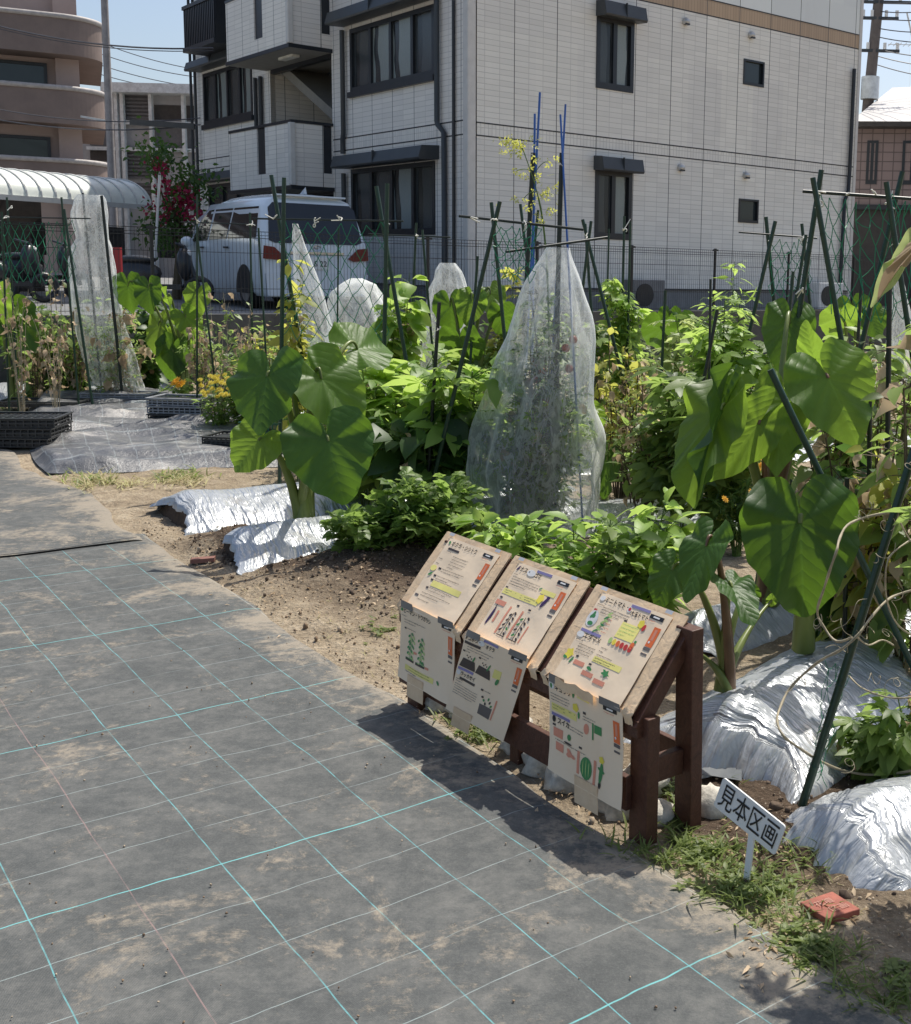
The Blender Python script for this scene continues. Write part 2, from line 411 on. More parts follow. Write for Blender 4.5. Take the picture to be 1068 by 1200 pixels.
# woven weed mat with its grid of coloured threads; UV = cells of the printed grid
def weedmat(name, lines=True, dusty=0.):
    t = NT(name); uv = t.uv(); ob = t.obj()
    sep = t.n('ShaderNodeSeparateXYZ'); t.t.links.new(uv, sep.inputs[0])
    n = t.noise(ob, 1.7, 3, .5, out=1); sn = t.n('ShaderNodeSeparateColor'); t.t.links.new(n, sn.inputs[0])
    u = t.math('ADD', sep.outputs[0], t.math('MULTIPLY', t.math('SUBTRACT', sn.outputs[0], .5), .11)); nf = t.noise(ob, 9, 2, .5)
    w_ = t.math('ADD', sep.outputs[1], t.math('ADD', t.math('MULTIPLY', t.math('SUBTRACT', sn.outputs[1], .5), .20), t.math('MULTIPLY', t.math('SUBTRACT', nf, .5), .06)))
    patch = t.noise(ob, 3.6, 9, .80); cloud = t.noise(ob, 19, 6, .8); grain = t.noise(ob, 150, 3, .8); wvv = t.math('ADD', t.math('SINE', t.math('MULTIPLY', sep.outputs[0], 520.)), t.math('SINE', t.math('MULTIPLY', sep.outputs[1], 520.))); grit = t.noise(ob, 420, 2, .6)
    fm = t.math('ADD', t.math('MULTIPLY', patch, .55), t.math('MULTIPLY', cloud, .45))
    base = t.ramp(fm, [(.30, (.046, .051, .051)), (.47, (.082, .087, .085)), (.66, (.17, .168, .155))])
    base = t.mix(t.math('MULTIPLY', t.step(grain, .42, .78), .40), base, (.17, .168, .16))
    base = t.mix(t.math('MULTIPLY', t.step(grit, .62, .75), .35), base, (.03, .03, .032))
    if lines:
        def line(x, wd):
            fr = t.math('ABSOLUTE', t.math('SUBTRACT', t.math('FRACT', t.math('ADD', x, .5)), .5))
            return t.step(fr, wd, wd*.45)
        def near(x, val, per=None):
            if per: x = t.math('MULTIPLY', t.math('ABSOLUTE', t.math('SUBTRACT', t.math('FRACT', t.math('ADD', t.math('DIVIDE', x, per), .5)), .5)), per); val = 0
            return t.step(t.math('ABSOLUTE', t.math('SUBTRACT', x, val)), .5, .4)
        wear = t.step(t.noise(ob, 5, 4, .7), .30, .52); wear2 = t.step(t.noise(ob, 9, 4, .7), .36, .6)
        lu = line(u, .0095); pink = near(u, 1)
        cu = t.mix(pink, (.15, .43, .45), (.28, .19, .18)); cu = t.mix(near(u, 6), cu, (.38, .44, .44))
        lv = line(w_, .009); bold = near(w_, 0, 5); cv = t.mix(bold, (.36, .43, .42), (.17, .47, .47))
        lvb = t.math('MULTIPLY', line(w_, .014), bold)
        base = t.mix(t.math('MULTIPLY', lv, t.math('ADD', .05, t.math('MULTIPLY', wear, .55))), base, cv)
        base = t.mix(t.math('MULTIPLY', lvb, t.math('ADD', .4, t.math('MULTIPLY', wear, .5))), base, cv)
        base = t.mix(t.math('MULTIPLY', lu, t.math('ADD', .22, t.math('MULTIPLY', wear2, .58))), base, cu)
    # sandy dust lying in patches
    d1 = t.noise(ob, 2.4, 9, .78, .6); d2 = t.noise(ob, 26, 4, .75)
    sepo = t.n('ShaderNodeSeparateXYZ'); t.t.links.new(ob, sepo.inputs[0])
    at = t.n('ShaderNodeAttribute'); at.attribute_name = 'dust'
    dd = t.math('ADD', t.math('ADD', t.math('MULTIPLY', d1, .72), t.math('MULTIPLY', d2, .28)), t.math('MULTIPLY', at.outputs['Fac'], .12))
    dm = t.step(dd, .52-dusty*.10, .65-dusty*.06)
    base = t.mix(t.math('MULTIPLY', dm, .62), base, (.40, .335, .25))
    h = t.math('ADD', t.math('ADD', t.math('MULTIPLY', grain, .5), t.math('MULTIPLY', wvv, .06)), t.math('ADD', t.math('MULTIPLY', dm, .8), t.math('MULTIPLY', patch, 2.)))
    return t.fin(t.bsdf(base, .78, 0, t.bump(h, .5, .006), .35))
MAT['mat'] = weedmat('weed_mat'); MAT['mat2'] = weedmat('dusty_weed_mat', False, .35)

# ---------------------------------------------------------------- grid frame of the weed mat
gyaw = .6923; GA, GB = .1439*1.6, .1393*1.6
GO = V(-.9346*1.6, 1.6151*1.6, 0); E1 = V(math.cos(gyaw), math.sin(gyaw), 0); E2 = V(-math.sin(gyaw), math.cos(gyaw), 0)
def gpt(i, j, z=0.): return GO+E1*i*GA+E2*j*GB+V(0, 0, z)

# ---------------------------------------------------------------- ground (one sheet to the horizon)
xs = np.unique(np.concatenate([np.linspace(-600, -14, 12), np.arange(-14, -5, .25), np.arange(-5, 2.2, .045), np.arange(2.2, 8, .25), np.linspace(8, 600, 12)]))
ys = np.unique(np.concatenate([np.linspace(-200, .8, 6), np.arange(.8, 9, .045), np.arange(9, 20, .2), np.linspace(20, 1500, 16)]))
X, Y = np.meshgrid(xs, ys, indexing='ij')
rel = np.stack([X-GO[0], Y-GO[1]], -1); gi = (rel@E1[:2])/GA; gj = (rel@E2[:2])/GB
def sstep(x, a, b):
    t_ = np.clip((x-a)/(b-a), 0, 1); return t_*t_*(3-2*t_)
def bumpz(cx, cy, rx, ry, h, ang=0.):
    ca, sa = math.cos(ang), math.sin(ang); u = ((X-cx)*ca+(Y-cy)*sa)/rx; v_ = (-(X-cx)*sa+(Y-cy)*ca)/ry
    return h*np.exp(-(u*u+v_*v_)*1.2)
near = np.exp(-np.maximum(0, np.hypot(X+1, Y-5)-6)/4)
Z = .045*(fbm(X*1.7, Y*1.7, 3)-.5)+.035*(fbm(X*9, Y*9, 9, 4, .65)-.5)
mounds = bumpz(-1.35, 6.0, .55, .38, .15, .6)+bumpz(-.8, 5.4, .5, .35, .10, .6)+bumpz(-2.35, 6.35, .22, .2, .12)+bumpz(.45, 5.2, .4, .3, .06)
clod = (fbm(X*22, Y*22, 31, 3, .7)-.5)*.06*np.clip(mounds*9, 0, 1)
Z = Z*near+mounds+clod
onmat = 1-sstep(gi, 5.85, 6.7)
Z = Z*(1-onmat)-.012*onmat+.006*(1-onmat)
me = bpy.data.meshes.new('ground')
nx, ny = X.shape
me.from_pydata(np.stack([X, Y, Z], -1).reshape(-1, 3).tolist(), [], [(i*ny+j, (i+1)*ny+j, (i+1)*ny+j+1, i*ny+j+1) for i in range(nx-1) for j in range(ny-1)])
me.polygons.foreach_set('use_smooth', [True]*len(me.polygons))
def gauss(cx, cy, r): return np.exp(-((X-cx)**2+(Y-cy)**2)/(r*r))
wet = .27+.85*np.clip(gauss(-1.4, 6.0, .65)+gauss(-2.2, 6.2, .45)+gauss(.55, 3.3, .55)+gauss(.3, 3.4, .35)+.6*gauss(-.7, 5.6, .6)+.5*gauss(-2.6, 6.5, .3), 0, 1)
wet = np.where(gi < 6.9, wet*.5, wet)
a_ = me.attributes.new('wet', 'FLOAT', 'POINT'); a_.data.foreach_set('value', wet.ravel().astype(np.float32))
me.materials.append(MAT['soil'])
gro = bpy.data.objects.new('ground', me); COL.objects.link(gro); tag(gro, kind='structure')
def groundz(x, y):
    i = int(np.clip(np.searchsorted(xs, x), 0, nx-1)); j = int(np.clip(np.searchsorted(ys, y), 0, ny-1)); return float(Z[i, j])

# ---------------------------------------------------------------- path covered with weed mat
def matsheet(name, i0, i1f, j0, j1, z, mat, step=.25, z0=0., seed=4):
    js = np.arange(j0, j1+1e-6, step*1.5); n_i = 40
    P = np.zeros((len(js), n_i, 3)); UV = np.zeros((len(js), n_i, 2)); dust = np.zeros((len(js), n_i))
    for a, j in enumerate(js):
        ie = i1f(j); ii = np.linspace(0, 1, n_i)**.7*(ie-i0)+i0
        for b, i in enumerate(ii):
            p = gpt(i, j); zz = z+.010*(vnoise(np.array(i*.55), np.array(j*.55), seed)-.5)+.004*(vnoise(np.array(i*2.), np.array(j*2.), seed+1)-.5)
            lip = max(0, 1-(ie-i)/.5); zz += -.012*lip*lip+.012*lip*float(vnoise(np.array(j*1.3), np.array(.5), 77))
            P[a, b] = p+V(0, 0, float(zz)); UV[a, b] = (i, j); dust[a, b] = max(0, 1-(ie-i)/1.1)**1.2
    mb = MB(); mb.grid(P, uvs=UV, flip=True); o = mb.build(name, mat); tag(o, kind='structure')
    at_ = o.data.attributes.new('dust', 'FLOAT', 'POINT'); at_.data.foreach_set('value', dust.ravel().astype(np.float32)); return o
def medge(j):
    e = 5.98+.10*math.sin(j*.7)+.10*float(vnoise(np.array(j*1.1), np.array(.2), 5)-.5)
    return e+.18*math.exp(-((j+3.2)/1.6)**2)+.12*math.exp(-((j-17)/3)**2)
matsheet('path', -9, medge, -10, 18.15, .006, MAT['mat'])
matsheet('path_far', -9, lambda j: 6.0+.25*math.sin(j*.6)+.3*float(vnoise(np.array(j*.9), np.array(.7), 6)-.5)-max(0, (j-26))*.05, 17.3, 60, .016, MAT['mat2'])
# far seam: dark rolled edge of the joint and dark crumbs
mb = MB(); mb.tube([gpt(i, 17.3+.12*math.sin(i*1.3), .024) for i in np.arange(-6, 5.8, .3)], .0018, 5)
tag(mb.build('mat_seam', MAT['black']), kind='structure')

# pebbles and crumbs (uncountable)
mb = MB()
q = np.random.default_rng(12)
for k in range(1700):
    if k < 260: i, j = q.uniform(-4, 6), q.uniform(-6, 9)+0; p = gpt(i, j); z = .010; r = q.uniform(.0012, .0035)
    else:
        i, j = 6.05+abs(q.normal(0, 1.6)), q.uniform(-7.5, 20); p = gpt(i, j); z = groundz(p[0], p[1]); r = q.uniform(.002, .006)*(1 if q.random() < .95 else 2.2)
    a = q.random(3)*.6+.7
    mb.blob((p[0], p[1], z+r*.3), r*a, int(q.random() < .5), seed=k, n=3, m=5, rough=.45)
for k in range(900):
    cx_, cy_ = [(-1.45, 5.95), (-2.2, 6.15), (-.9, 5.45), (.55, 3.25), (-1.2, 5.6)][k % 5]; p = V(cx_+q.normal(0, .26), cy_+q.normal(0, .22), 0); r = q.uniform(.003, .010)*(1 if q.random() < .93 else 1.7)
    if (p-GO)@E1/GA > 6.2: mb.blob((p[0], p[1], groundz(p[0], p[1])+r*.3), r*(q.random(3)*.6+.7), 2, seed=k+5000, n=4, m=6, rough=.4)
tag(mb.build('gravel', [simple('clod', (.26, .18, .115), .95, var=.4), simple('pebble', (.44, .35, .25), .9, var=.3), simple('dark_clod', (.12, .085, .06), .95, var=.4)]), kind='stuff',
    label='small clods and pebbles strewn over the soil and mat', cat='gravel')
# ---------------------------------------------------------------- information board
BO = V(-.009, 3.068, 0); BA = V(-.659, .752, 0); BC = V(.752, .659, 0); UPV = V(0, 0, 1)
def bp(u, c, z): return BO+BA*u+BC*c+UPV*z
t = NT('brown_stained_wood'); v = t.obj()
mp = t.n('ShaderNodeMapping'); mp.inputs['Scale'].default_value = (6, 6, 6); t.t.links.new(v, mp.inputs[0])
wv = t.noise(mp.outputs[0], 3, 6, .7, 2.5); f2 = t.noise(v, 90, 4, .7)
c = t.ramp(wv, [(.3, (.055, .020, .011)), (.7, (.12, .048, .028))]); c = t.mix(t.math('MULTIPLY', t.step(f2, .6, .75), .3), c, (.17, .09, .06))
MAT['wood'] = t.fin(t.bsdf(c, .55, 0, t.bump(t.math('ADD', wv, f2), .4, .004), .45))
t = NT('kraft_tape'); v = t.obj()
n = t.noise(v, 14, 5, .7); c = t.ramp(n, [(.3, (.72, .51, .31)), (.7, (.84, .63, .41))])
MAT['kraft'] = t.fin(t.bsdf(c, .55, 0, t.bump(t.noise(v, 22, 4, .6, 1.), .5, .006), .3))
t = NT('poster_paper'); v = t.obj()
c = t.ramp(t.noise(v, 5, 4, .6), [(.3, (.88, .69, .48)), (.7, (.94, .76, .55))])
MAT['paper'] = t.fin(t.bsdf(c, .62, 0, t.bump(t.noise(v, 9, 3, .5), .35, .01), .2))
def flat(name, c, r=.5): return simple(name, c, r, var=.12)
PR = [MAT['ink'], flat('print_orange', (.82, .17, .04)), flat('print_yellow', (.88, .72, .08)), flat('print_green', (.06, .26, .08)), flat('print_purple', (.05, .02, .09)),
      flat('print_red', (.60, .05, .04)), flat('print_violet', (.25, .22, .42)), flat('print_white', (.80, .78, .74)), flat('print_grey', (.13, .11, .10)),
      flat('print_brown', (.055, .04, .035)), flat('print_salmon', (.76, .30, .19)), flat('print_lemon', (.88, .78, .24)), flat('print_pale_green', (.45, .62, .22))]
INK, ORA, YEL, GRN, PUR, RED, VIO, WHI, GRY, BRN, SAL, LEM, PGR = range(13)

board = empty('information_board', BO, 'dark brown wooden stand holding three sloping panels of vegetable posters', 'information board')
def L(name, *args, **k):
    mb = MB(); mb.beam(*args, **k); return mb.build(name, MAT['wood'], board, bevel=.003)
W_ = (.07, .05)
for u in (.012, 1.29):
    L('leg', bp(u, 0, -.05), bp(u, .0, .37), .045, .075, up=BA)          # front leg
    L('leg', bp(u-.01, .165, -.05), bp(u-.01, .15, .598), .045, .07, up=BA)   # rear leg
for u in (.655,):
    L('leg', bp(u+.02, .03, -.05), bp(u+.02, .03, .36), .045, .05, up=BA)
    L('brace', bp(u-.03, .155, -.05), bp(u-.03, .15, .59), .045, .05, up=BA)
    L('brace', bp(u+.10, .05, .12), bp(u+.16, .10, .42), .03, .05, up=BA)
L('crossbeam', bp(.038, -.033, .135), bp(1.35, -.033, .135), .022, .10)
for u in (.012, 1.29): L('side_rail', bp(u, .035, .20), bp(u, .135, .20), .03, .075)
L('back_rail', bp(0, .20, .18), bp(1.33, .20, .18), .02, .07)
L('back_rail', bp(0, .185, .53), bp(1.33, .185, .53), .02, .06)
SL0 = (-.045, .372); SL1 = (.158, .612)      # (c, z) of the lower and the upper edge of the sloping top
sl = nrm(BC*(SL1[0]-SL0[0])+UPV*(SL1[1]-SL0[1])); sn_ = nrm(np.cross(BA, sl)); sn_ = sn_ if sn_[2] > 0 else -sn_
SLEN = math.hypot(SL1[0]-SL0[0], SL1[1]-SL0[1])
lo = bp(0, SL0[0], SL0[1]); hi = bp(0, SL1[0], SL1[1])
mb = MB(); mb.box((lo+hi)/2+BA*.672-sn_*.012, BA*1.30, sl*(SLEN-.012), sn_*.018); mb.build('desk_top', MAT['wood'], board, bevel=.002)
for u in (0.012, 1.325): L('top_rail', bp(u, SL0[0]+.012, SL0[1]-.040), bp(u, SL1[0], SL1[1]-.040), .03, .045, up=sn_)
mb = MB(); mb.box(bp(.672, SL0[0]+.012, SL0[1]-.035), BA*1.35, BC*.018, UPV*.05); mb.build('front_rail', MAT['wood'], board, bevel=.002)

class Sheet:
    """maps (x right, y down) in metres on a sheet of paper to a point in space; x runs left to right for the reader"""
    def __init__(s, tl, R_, D_, N_, w, h, curl=0.): s.tl, s.R, s.D, s.N, s.w, s.h, s.curl = tl, R_, D_, N_, w, h, curl
    def __call__(s, x, y, lift=0.):
        k = s.curl*((y/s.h)**2)-s.curl*.25*math.sin(PI*y/s.h)+s.curl*.22*math.sin(PI*x/s.w)*(y/s.h)
        wv = .0012*math.sin(x*31+y*17)+.0009*math.sin(y*53-x*23)
        return s.tl+s.R*x+s.D*y+s.N*(k+lift+wv)
def rect(mb, S, x, y, w, h, mi, lift=.0012, seg=1, rad=0):
    nx_ = max(1, int(w/.03)); ny_ = max(1, int(h/.03)); P = np.array([[S(x+w*a/nx_, y+h*b/ny_, lift) for b in range(ny_+1)] for a in range(nx_+1)])
    mb.grid(P, mi)
def disc(mb, S, x, y, rx, ry, mi, ang=0., lift=.0018, n=14, lob=0, la=.0):
    ca, sa = math.cos(ang), math.sin(ang); pts = []
    for k in range(n):
        q_ = 2*PI*k/n; rr = 1+la*math.cos(lob*q_); a, b = rx*rr*math.cos(q_), ry*rr*math.sin(q_); pts.append(S(x+a*ca-b*sa, y+a*sa+b*ca, lift))
    mb.poly(pts, mi)
def words(mb, S, x, y, w, h=.0032, mi=GRY, seed=0, lines=1, gap=.0085, fill=.85):
    """fine unreadable body copy: short dark strokes, as small as the print is"""
    q_ = np.random.default_rng(seed)
    for l in range(lines):
        ww = w*(1 if l < lines-1 else q_.uniform(.45, .95)); xx = x
        while xx < x+ww:
            d = q_.uniform(.002, .0042)
            rect(mb, S, xx, y+l*gap+h*.25*q_.random(), d, h*q_.uniform(.45, 1.), mi, .0010); xx += d+q_.uniform(.0012, .0026)
def title(S, s, x, y, size, parent, mat=None, lift=.0022, name='title', bold=0., sx=1.):
    cu = bpy.data.curves.new(name, 'FONT'); cu.body = s; cu.size = size; cu.resolution_u = 2; cu.offset = bold
    tmp = bpy.data.objects.new(name, cu); COL.objects.link(tmp)
    me = bpy.data.meshes.new_from_object(tmp); bpy.data.objects.remove(tmp)
    off = ORG[parent.name]
    for vv in me.vertices: vv.co = Vector(S(x+vv.co.x*sx, y-vv.co.y, lift)-off)
    me.materials.clear(); me.materials.append(mat or MAT['ink']); me.name = name
    o = bpy.data.objects.new(name, me); COL.objects.link(o); o.parent = parent; ORG[o.name] = off; return o
def veg_plant(mb, S, x, y, h, seed=0, col=BRN):
    q_ = np.random.default_rng(seed); rect(mb, S, x-.0012, y-h, .0024, h, col, .0014)
    for k in range(9):
        yy = y-h*(k+.8)/9; sd = (-1)**k; disc(mb, S, x+sd*q_.uniform(.008, .017), yy, .008, .0045, col if q_.random() < .8 else GRN, sd*.6, n=8)
    rect(mb, S, x-.022, y-.001, .044, .003, col, .0014)
def common(mb, S, w, h, seed):
    rect(mb, S, w-.082, .012, .058, .013, INK, .0016); rect(mb, S, w-.066, .016, .026, .005, WHI, .0021)
    words(mb, S, w-.080, .030, .058, .003, SAL, seed)
    rect(mb, S, w-.042, .045, .028, .062, ORA, .0014); rect(mb, S, w-.033, .052, .010, .034, SAL, .0019); disc(mb, S, w-.033, .093, .004, .004, WHI, lift=.0022)
    rect(mb, S, w-.042, .109, .028, .010, GRY, .0014); rect(mb, S, w-.040, .128, .026, .006, GRY, .0014)

def poster(S, build_fn, label, frame=True, tape=None):
    mb = MB()
    w, h = S.w, S.h
    n1_, n2_ = 12, 10
    P = np.array([[S(w*a/n1_, h*b/n2_) for b in range(n2_+1)] for a in range(n1_+1)])
    mb.grid(P, 0, smooth=True)
    Q = P-S.N*.0008
    mb.grid(Q, 0, smooth=True, flip=True)
    o = mb.build('poster', MAT['paper'], board); tag(o, label)
    mp_ = MB(); build_fn(mp_, S, o); mp_.build('print', PR, o)
    return o
Dn = -sl
def panel(u1, u0, fn, label, seed):
    """u1: reader's left edge (far), u0: reader's right edge"""
    tl = lo+BA*u1+sl*(SLEN+.004)+sn_*.0045
    S = Sheet(tl, -BA, Dn, sn_, u1-u0, SLEN+.006)
    # kraft wrapping around the hardboard panel, with a lifted lip
    mb = MB(); w, h = S.w, S.h; q_ = np.random.default_rng(seed)
    mb.box(S(w/2, h/2)-sn_*.0035, BA*w, sl*h, sn_*.005, 0)
    def strip(x0, y0, x1, y1, lift, wav=.0006):
        n = 14; P = np.zeros((n, 5, 3))
        for a in range(n):
            for b in range(5):
                x = x0+(x1-x0)*a/(n-1); y = y0+(y1-y0)*b/4
                P[a, b] = S(x, y, lift+wav*(q_.random()-.3)*.5+wav*math.sin(a*1.3+b))
        mb.grid(P, 0)
    strip(-.004, -.004, w+.004, .020, .003); strip(-.006, -.002, .045, h+.002, .0035); strip(w-.045, -.002, w+.006, h+.002, .0035); 
    # crumpled corner folded over the lower right end
    P = np.array([[S(w-.03+.010*a+.004*math.sin(b*2.1), h-.02+.010*b, .006+.006*math.sin(a*1.9+b*1.4)*(q_.random()*.5+.5)-.012*max(0, b-2)) for b in range(5)] for a in range(5)])
    mb.grid(P, 0); P2 = np.array([[S(-.008+.010*a+.004*math.sin(b*2.1), h-.02+.010*b, .005+.005*math.sin(a*1.9+b*1.4)-.012*max(0, b-2)) for b in range(5)] for a in range(4)]); mb.grid(P2, 0)
    mb.build('kraft_wrapping', MAT['kraft'], board)
    S2 = Sheet(S(.046, .016, .0065), -BA, Dn, sn_, w-.092, h-.020)
    o = poster(S2, fn, label)
    mb = MB()
    for x in (.03, w-.085): mb = MB(); rect(mb, S, x, -.002, .03, .012, 0, .0092); mb.build('tape', simple('clear_tape', (.55, .56, .58), .15, var=.2, spec=.8), board)
    return S
def p1(mb, S, o):
    w, h = S.w, S.h; common(mb, S, w, h, 1); disc(mb, S, .018, .020, .008, .005, GRN, .6)
    title(S, 'オクラ・シシトウ', .032, .027, .021, o, bold=.0004); rect(mb, S, .030, .038, .070, .008, BRN)
    words(mb, S, .03, .052, .05, seed=2); words(mb, S, .085, .062, .10, seed=3, lines=5, gap=.011)
    for k, y in enumerate((.118, .148, .166, .198)): rect(mb, S, .045-.0*k, y, .016, .007, BRN); words(mb, S, .066, y, .15, seed=5+k, lines=2 if k != 2 else 1, gap=.010)
    rect(mb, S, .062, .170, .19, .022, LEM, .0009); disc(mb, S, .018, .128, .017, .012, LEM); disc(mb, S, .022, .152, .012, .005, GRN, -.6); words(mb, S, .04, .222, .19, seed=12, lines=2, gap=.011); words(mb, S, .01, .085, .03, seed=15); words(mb, S, .01, .105, .03, seed=16)
    rect(mb, S, .01, .236, .022, .008, GRY); words(mb, S, .035, .250, .10, seed=21)
def p2(mb, S, o):
    w, h = S.w, S.h; common(mb, S, w, h, 2); disc(mb, S, .014, .020, .004, .011, PUR, .5); disc(mb, S, .088, .022, .022, .012, WHI); disc(mb, S, .088, .020, .006, .008, BRN, .4)
    title(S, 'ナス・', .024, .028, .021, o, bold=.0004); title(S, 'ゴマ', .106, .031, .019, o, bold=.0004); rect(mb, S, .108, .004, .085, .009, VIO)
    words(mb, S, .010, .042, .03, seed=30); words(mb, S, .012, .052, .15, seed=31, lines=4, gap=.009)
    rect(mb, S, .008, .092, .012, .005, BRN); rect(mb, S, .006, .099, .200, .020, LEM, .0009); words(mb, S, .016, .103, .17, seed=33, lines=2, gap=.008)
    rect(mb, S, .185, .058, .075, .016, LEM, .0009); disc(mb, S, .176, .060, .008, .003, GRN, -.5)
    disc(mb, S, .205, .092, .015, .017, YEL, lob=5, la=.15); disc(mb, S, .232, .098, .007, .022, PUR, .35); disc(mb, S, .238, .080, .009, .005, PUR)
    rect(mb, S, .012, .130, .014, .006, BRN); rect(mb, S, .006, .143, .052, .017, SAL, .0012); disc(mb, S, .022, .203, .006, .034, PUR, .12); rect(mb, S, .020, .160, .003, .018, BRN); rect(mb, S, .042, .178, .010, .042, SAL)
    for k, x in enumerate((.088, .158)): rect(mb, S, x, .150, .009, .100, SAL)
    rect(mb, S, .222, .188, .006, .062, SAL)
    for k, x in enumerate((.125, .192)): veg_plant(mb, S, x, .250, .085, 40+k); rect(mb, S, x-.01, .136, .014, .006, BRN)
def p3(mb, S, o):
    w, h = S.w, S.h; common(mb, S, w, h, 3); disc(mb, S, .018, .018, .012, .009, WHI)
    title(S, 'ミニトマト・', .030, .025, .019, o, bold=.0004); title(S, '大玉トマト', .158, .036, .017, o, bold=.0004); disc(mb, S, .146, .022, .010, .010, WHI); disc(mb, S, .147, .021, .006, .006, RED, lift=.0024); rect(mb, S, .145, .004, .090, .009, VIO)
    words(mb, S, .01, .038, .04, seed=50); words(mb, S, .04, .042, .12, seed=51, lines=3, gap=.009)
    rect(mb, S, .008, .056, .014, .006, RED); disc(mb, S, .022, .088, .024, .028, WHI, lift=.0012); disc(mb, S, .020, .078, .009, .012, GRN, .5, lob=3, la=.3); disc(mb, S, .024, .104, .012, .007, GRN)
    for k in range(9): disc(mb, S, .060+.003*k+.008*(k % 2), .120-.008*k, .010, .0035, PGR if k % 3 else GRN, -.7+.9*(k % 2), lift=.0022)
    for k in range(4): words(mb, S, .085, .072+k*.014, .03, seed=60+k, mi=SAL)
    rect(mb, S, .150, .056, .014, .005, BRN); rect(mb, S, .150, .063, .082, .052, LEM, .0009); words(mb, S, .156, .068, .068, seed=66, lines=4, gap=.011, mi=PGR)
    disc(mb, S, .226, .052, .013, .013, YEL, lob=5, la=.15); disc(mb, S, .243, .060, .007, .011, RED, .2)
    for k, c_ in enumerate((PGR, YEL, ORA, RED, RED, RED)): disc(mb, S, .145+k*.0185, .130+.0008*k, .0082, .0100, c_)
    disc(mb, S, .238, .122, .008, .011, ORA); disc(mb, S, .243, .108, .005, .005, GRN)
    rect(mb, S, .004, .126, .092, .009, VIO); disc(mb, S, .014, .146, .016, .010, WHI, lift=.0012); title(S, 'エダマメ', .030, .152, .020, o, bold=.0004)
    words(mb, S, .008, .162, .05, seed=70); words(mb, S, .030, .172, .075, seed=71, lines=4, gap=.009); words(mb, S, .125, .158, .025, seed=73, lines=2, gap=.012); words(mb, S, .125, .182, .12, seed=75)
    rect(mb, S, .122, .190, .125, .018, LEM, .0009); words(mb, S, .128, .194, .11, seed=76, lines=2, gap=.008, mi=BRN)
    disc(mb, S, .014, .212, .016, .016, YEL, lob=5, la=.25); disc(mb, S, .004, .226, .008, .006, GRN); disc(mb, S, .036, .228, .004, .012, GRN, .4)
    rect(mb, S, .046, .208, .013, .006, BRN)
    for x, y in ((.050, .222), (.108, .242), (.168, .250)): rect(mb, S, x, y, .050, .014, SAL)
    disc(mb, S, .130, .232, .013, .005, GRN, .2); disc(mb, S, .200, .226, .015, .010, GRN, .2, lob=5, la=.4); rect(mb, S, .118, .216, .013, .006, BRN)
def h1(mb, S, o):
    w, h = S.w, S.h; common(mb, S, w, h, 4); disc(mb, S, .014, .026, .008, .006, GRN); title(S, 'ピーマン・トウガラシ', .026, .033, .019, o, bold=.0004)
    words(mb, S, .01, .044, .04, seed=80); words(mb, S, .03, .056, .14, seed=81, lines=2, gap=.010); rect(mb, S, .03, .086, .012, .006, BRN); words(mb, S, .046, .086, .10, seed=83)
    for k, x in enumerate((.075, .150)): veg_plant(mb, S, x, .190, .090, 84+k, GRN); veg_plant(mb, S, x+.008, .190, .080, 94+k, PGR); rect(mb, S, x-.03, .190, .062, .009, BRN)
    rect(mb, S, .10, .158, .022, .008, SAL); rect(mb, S, .185, .190, .022, .008, SAL); rect(mb, S, .045, .216, .20, .018, LEM, .0009); words(mb, S, .05, .218, .18, seed=88, lines=3, gap=.009); disc(mb, S, .275, .222, .010, .005, GRN, .6)
def h2(mb, S, o):
    w, h = S.w, S.h; common(mb, S, w, h, 5); disc(mb, S, .014, .020, .004, .011, BRN, .3); title(S, 'ゴボウ・', .024, .028, .019, o, bold=.0004); title(S, 'オクラ', .125, .033, .018, o, bold=.0004); rect(mb, S, .108, .004, .085, .009, VIO); disc(mb, S, .100, .022, .018, .010, WHI)
    rect(mb, S, .008, .036, .092, .010, BRN); words(mb, S, .03, .052, .15, seed=91, lines=2, gap=.010)
    for k, x in enumerate((.010, .105)):
        rect(mb, S, x, .072, .013, .006, BRN); words(mb, S, x+.018, .072, .03, seed=97+k)
        mb.poly([S(x+.012, .102, .0016), S(x+.080, .102, .0016), S(x+.092, .136, .0016), S(x, .136, .0016)], BRN); disc(mb, S, x+.070, .095, .004, .015, GRN, .4)
        for m_ in range(4): disc(mb, S, x+.03+.009*m_, .088+.006*(m_ % 2), .003, .003, BRN)
    rect(mb, S, .008, .140, .090, .010, VIO); disc(mb, S, .018, .162, .013, .010, WHI); title(S, 'ラッカセイ', .030, .168, .018, o, bold=.0004); rect(mb, S, .030, .176, .095, .009, BRN)
    words(mb, S, .012, .186, .04, seed=101, lines=2); words(mb, S, .012, .206, .14, seed=102, lines=5, gap=.009)
    rect(mb, S, .205, .088, .040, .032, LEM, .0009); disc(mb, S, .236, .130, .008, .013, GRN, .4); rect(mb, S, .165, .178, .014, .007, BRN); words(mb, S, .184, .180, .04, seed=108)
    rect(mb, S, .180, .232, .070, .040, GRY, .0012); rect(mb, S, .256, .195, .008, .075, SAL)
    for k in range(6): disc(mb, S, .185+.011*k, .205+.010*(k % 3), .006, .004, GRN if k % 2 else BRN, .5*k)
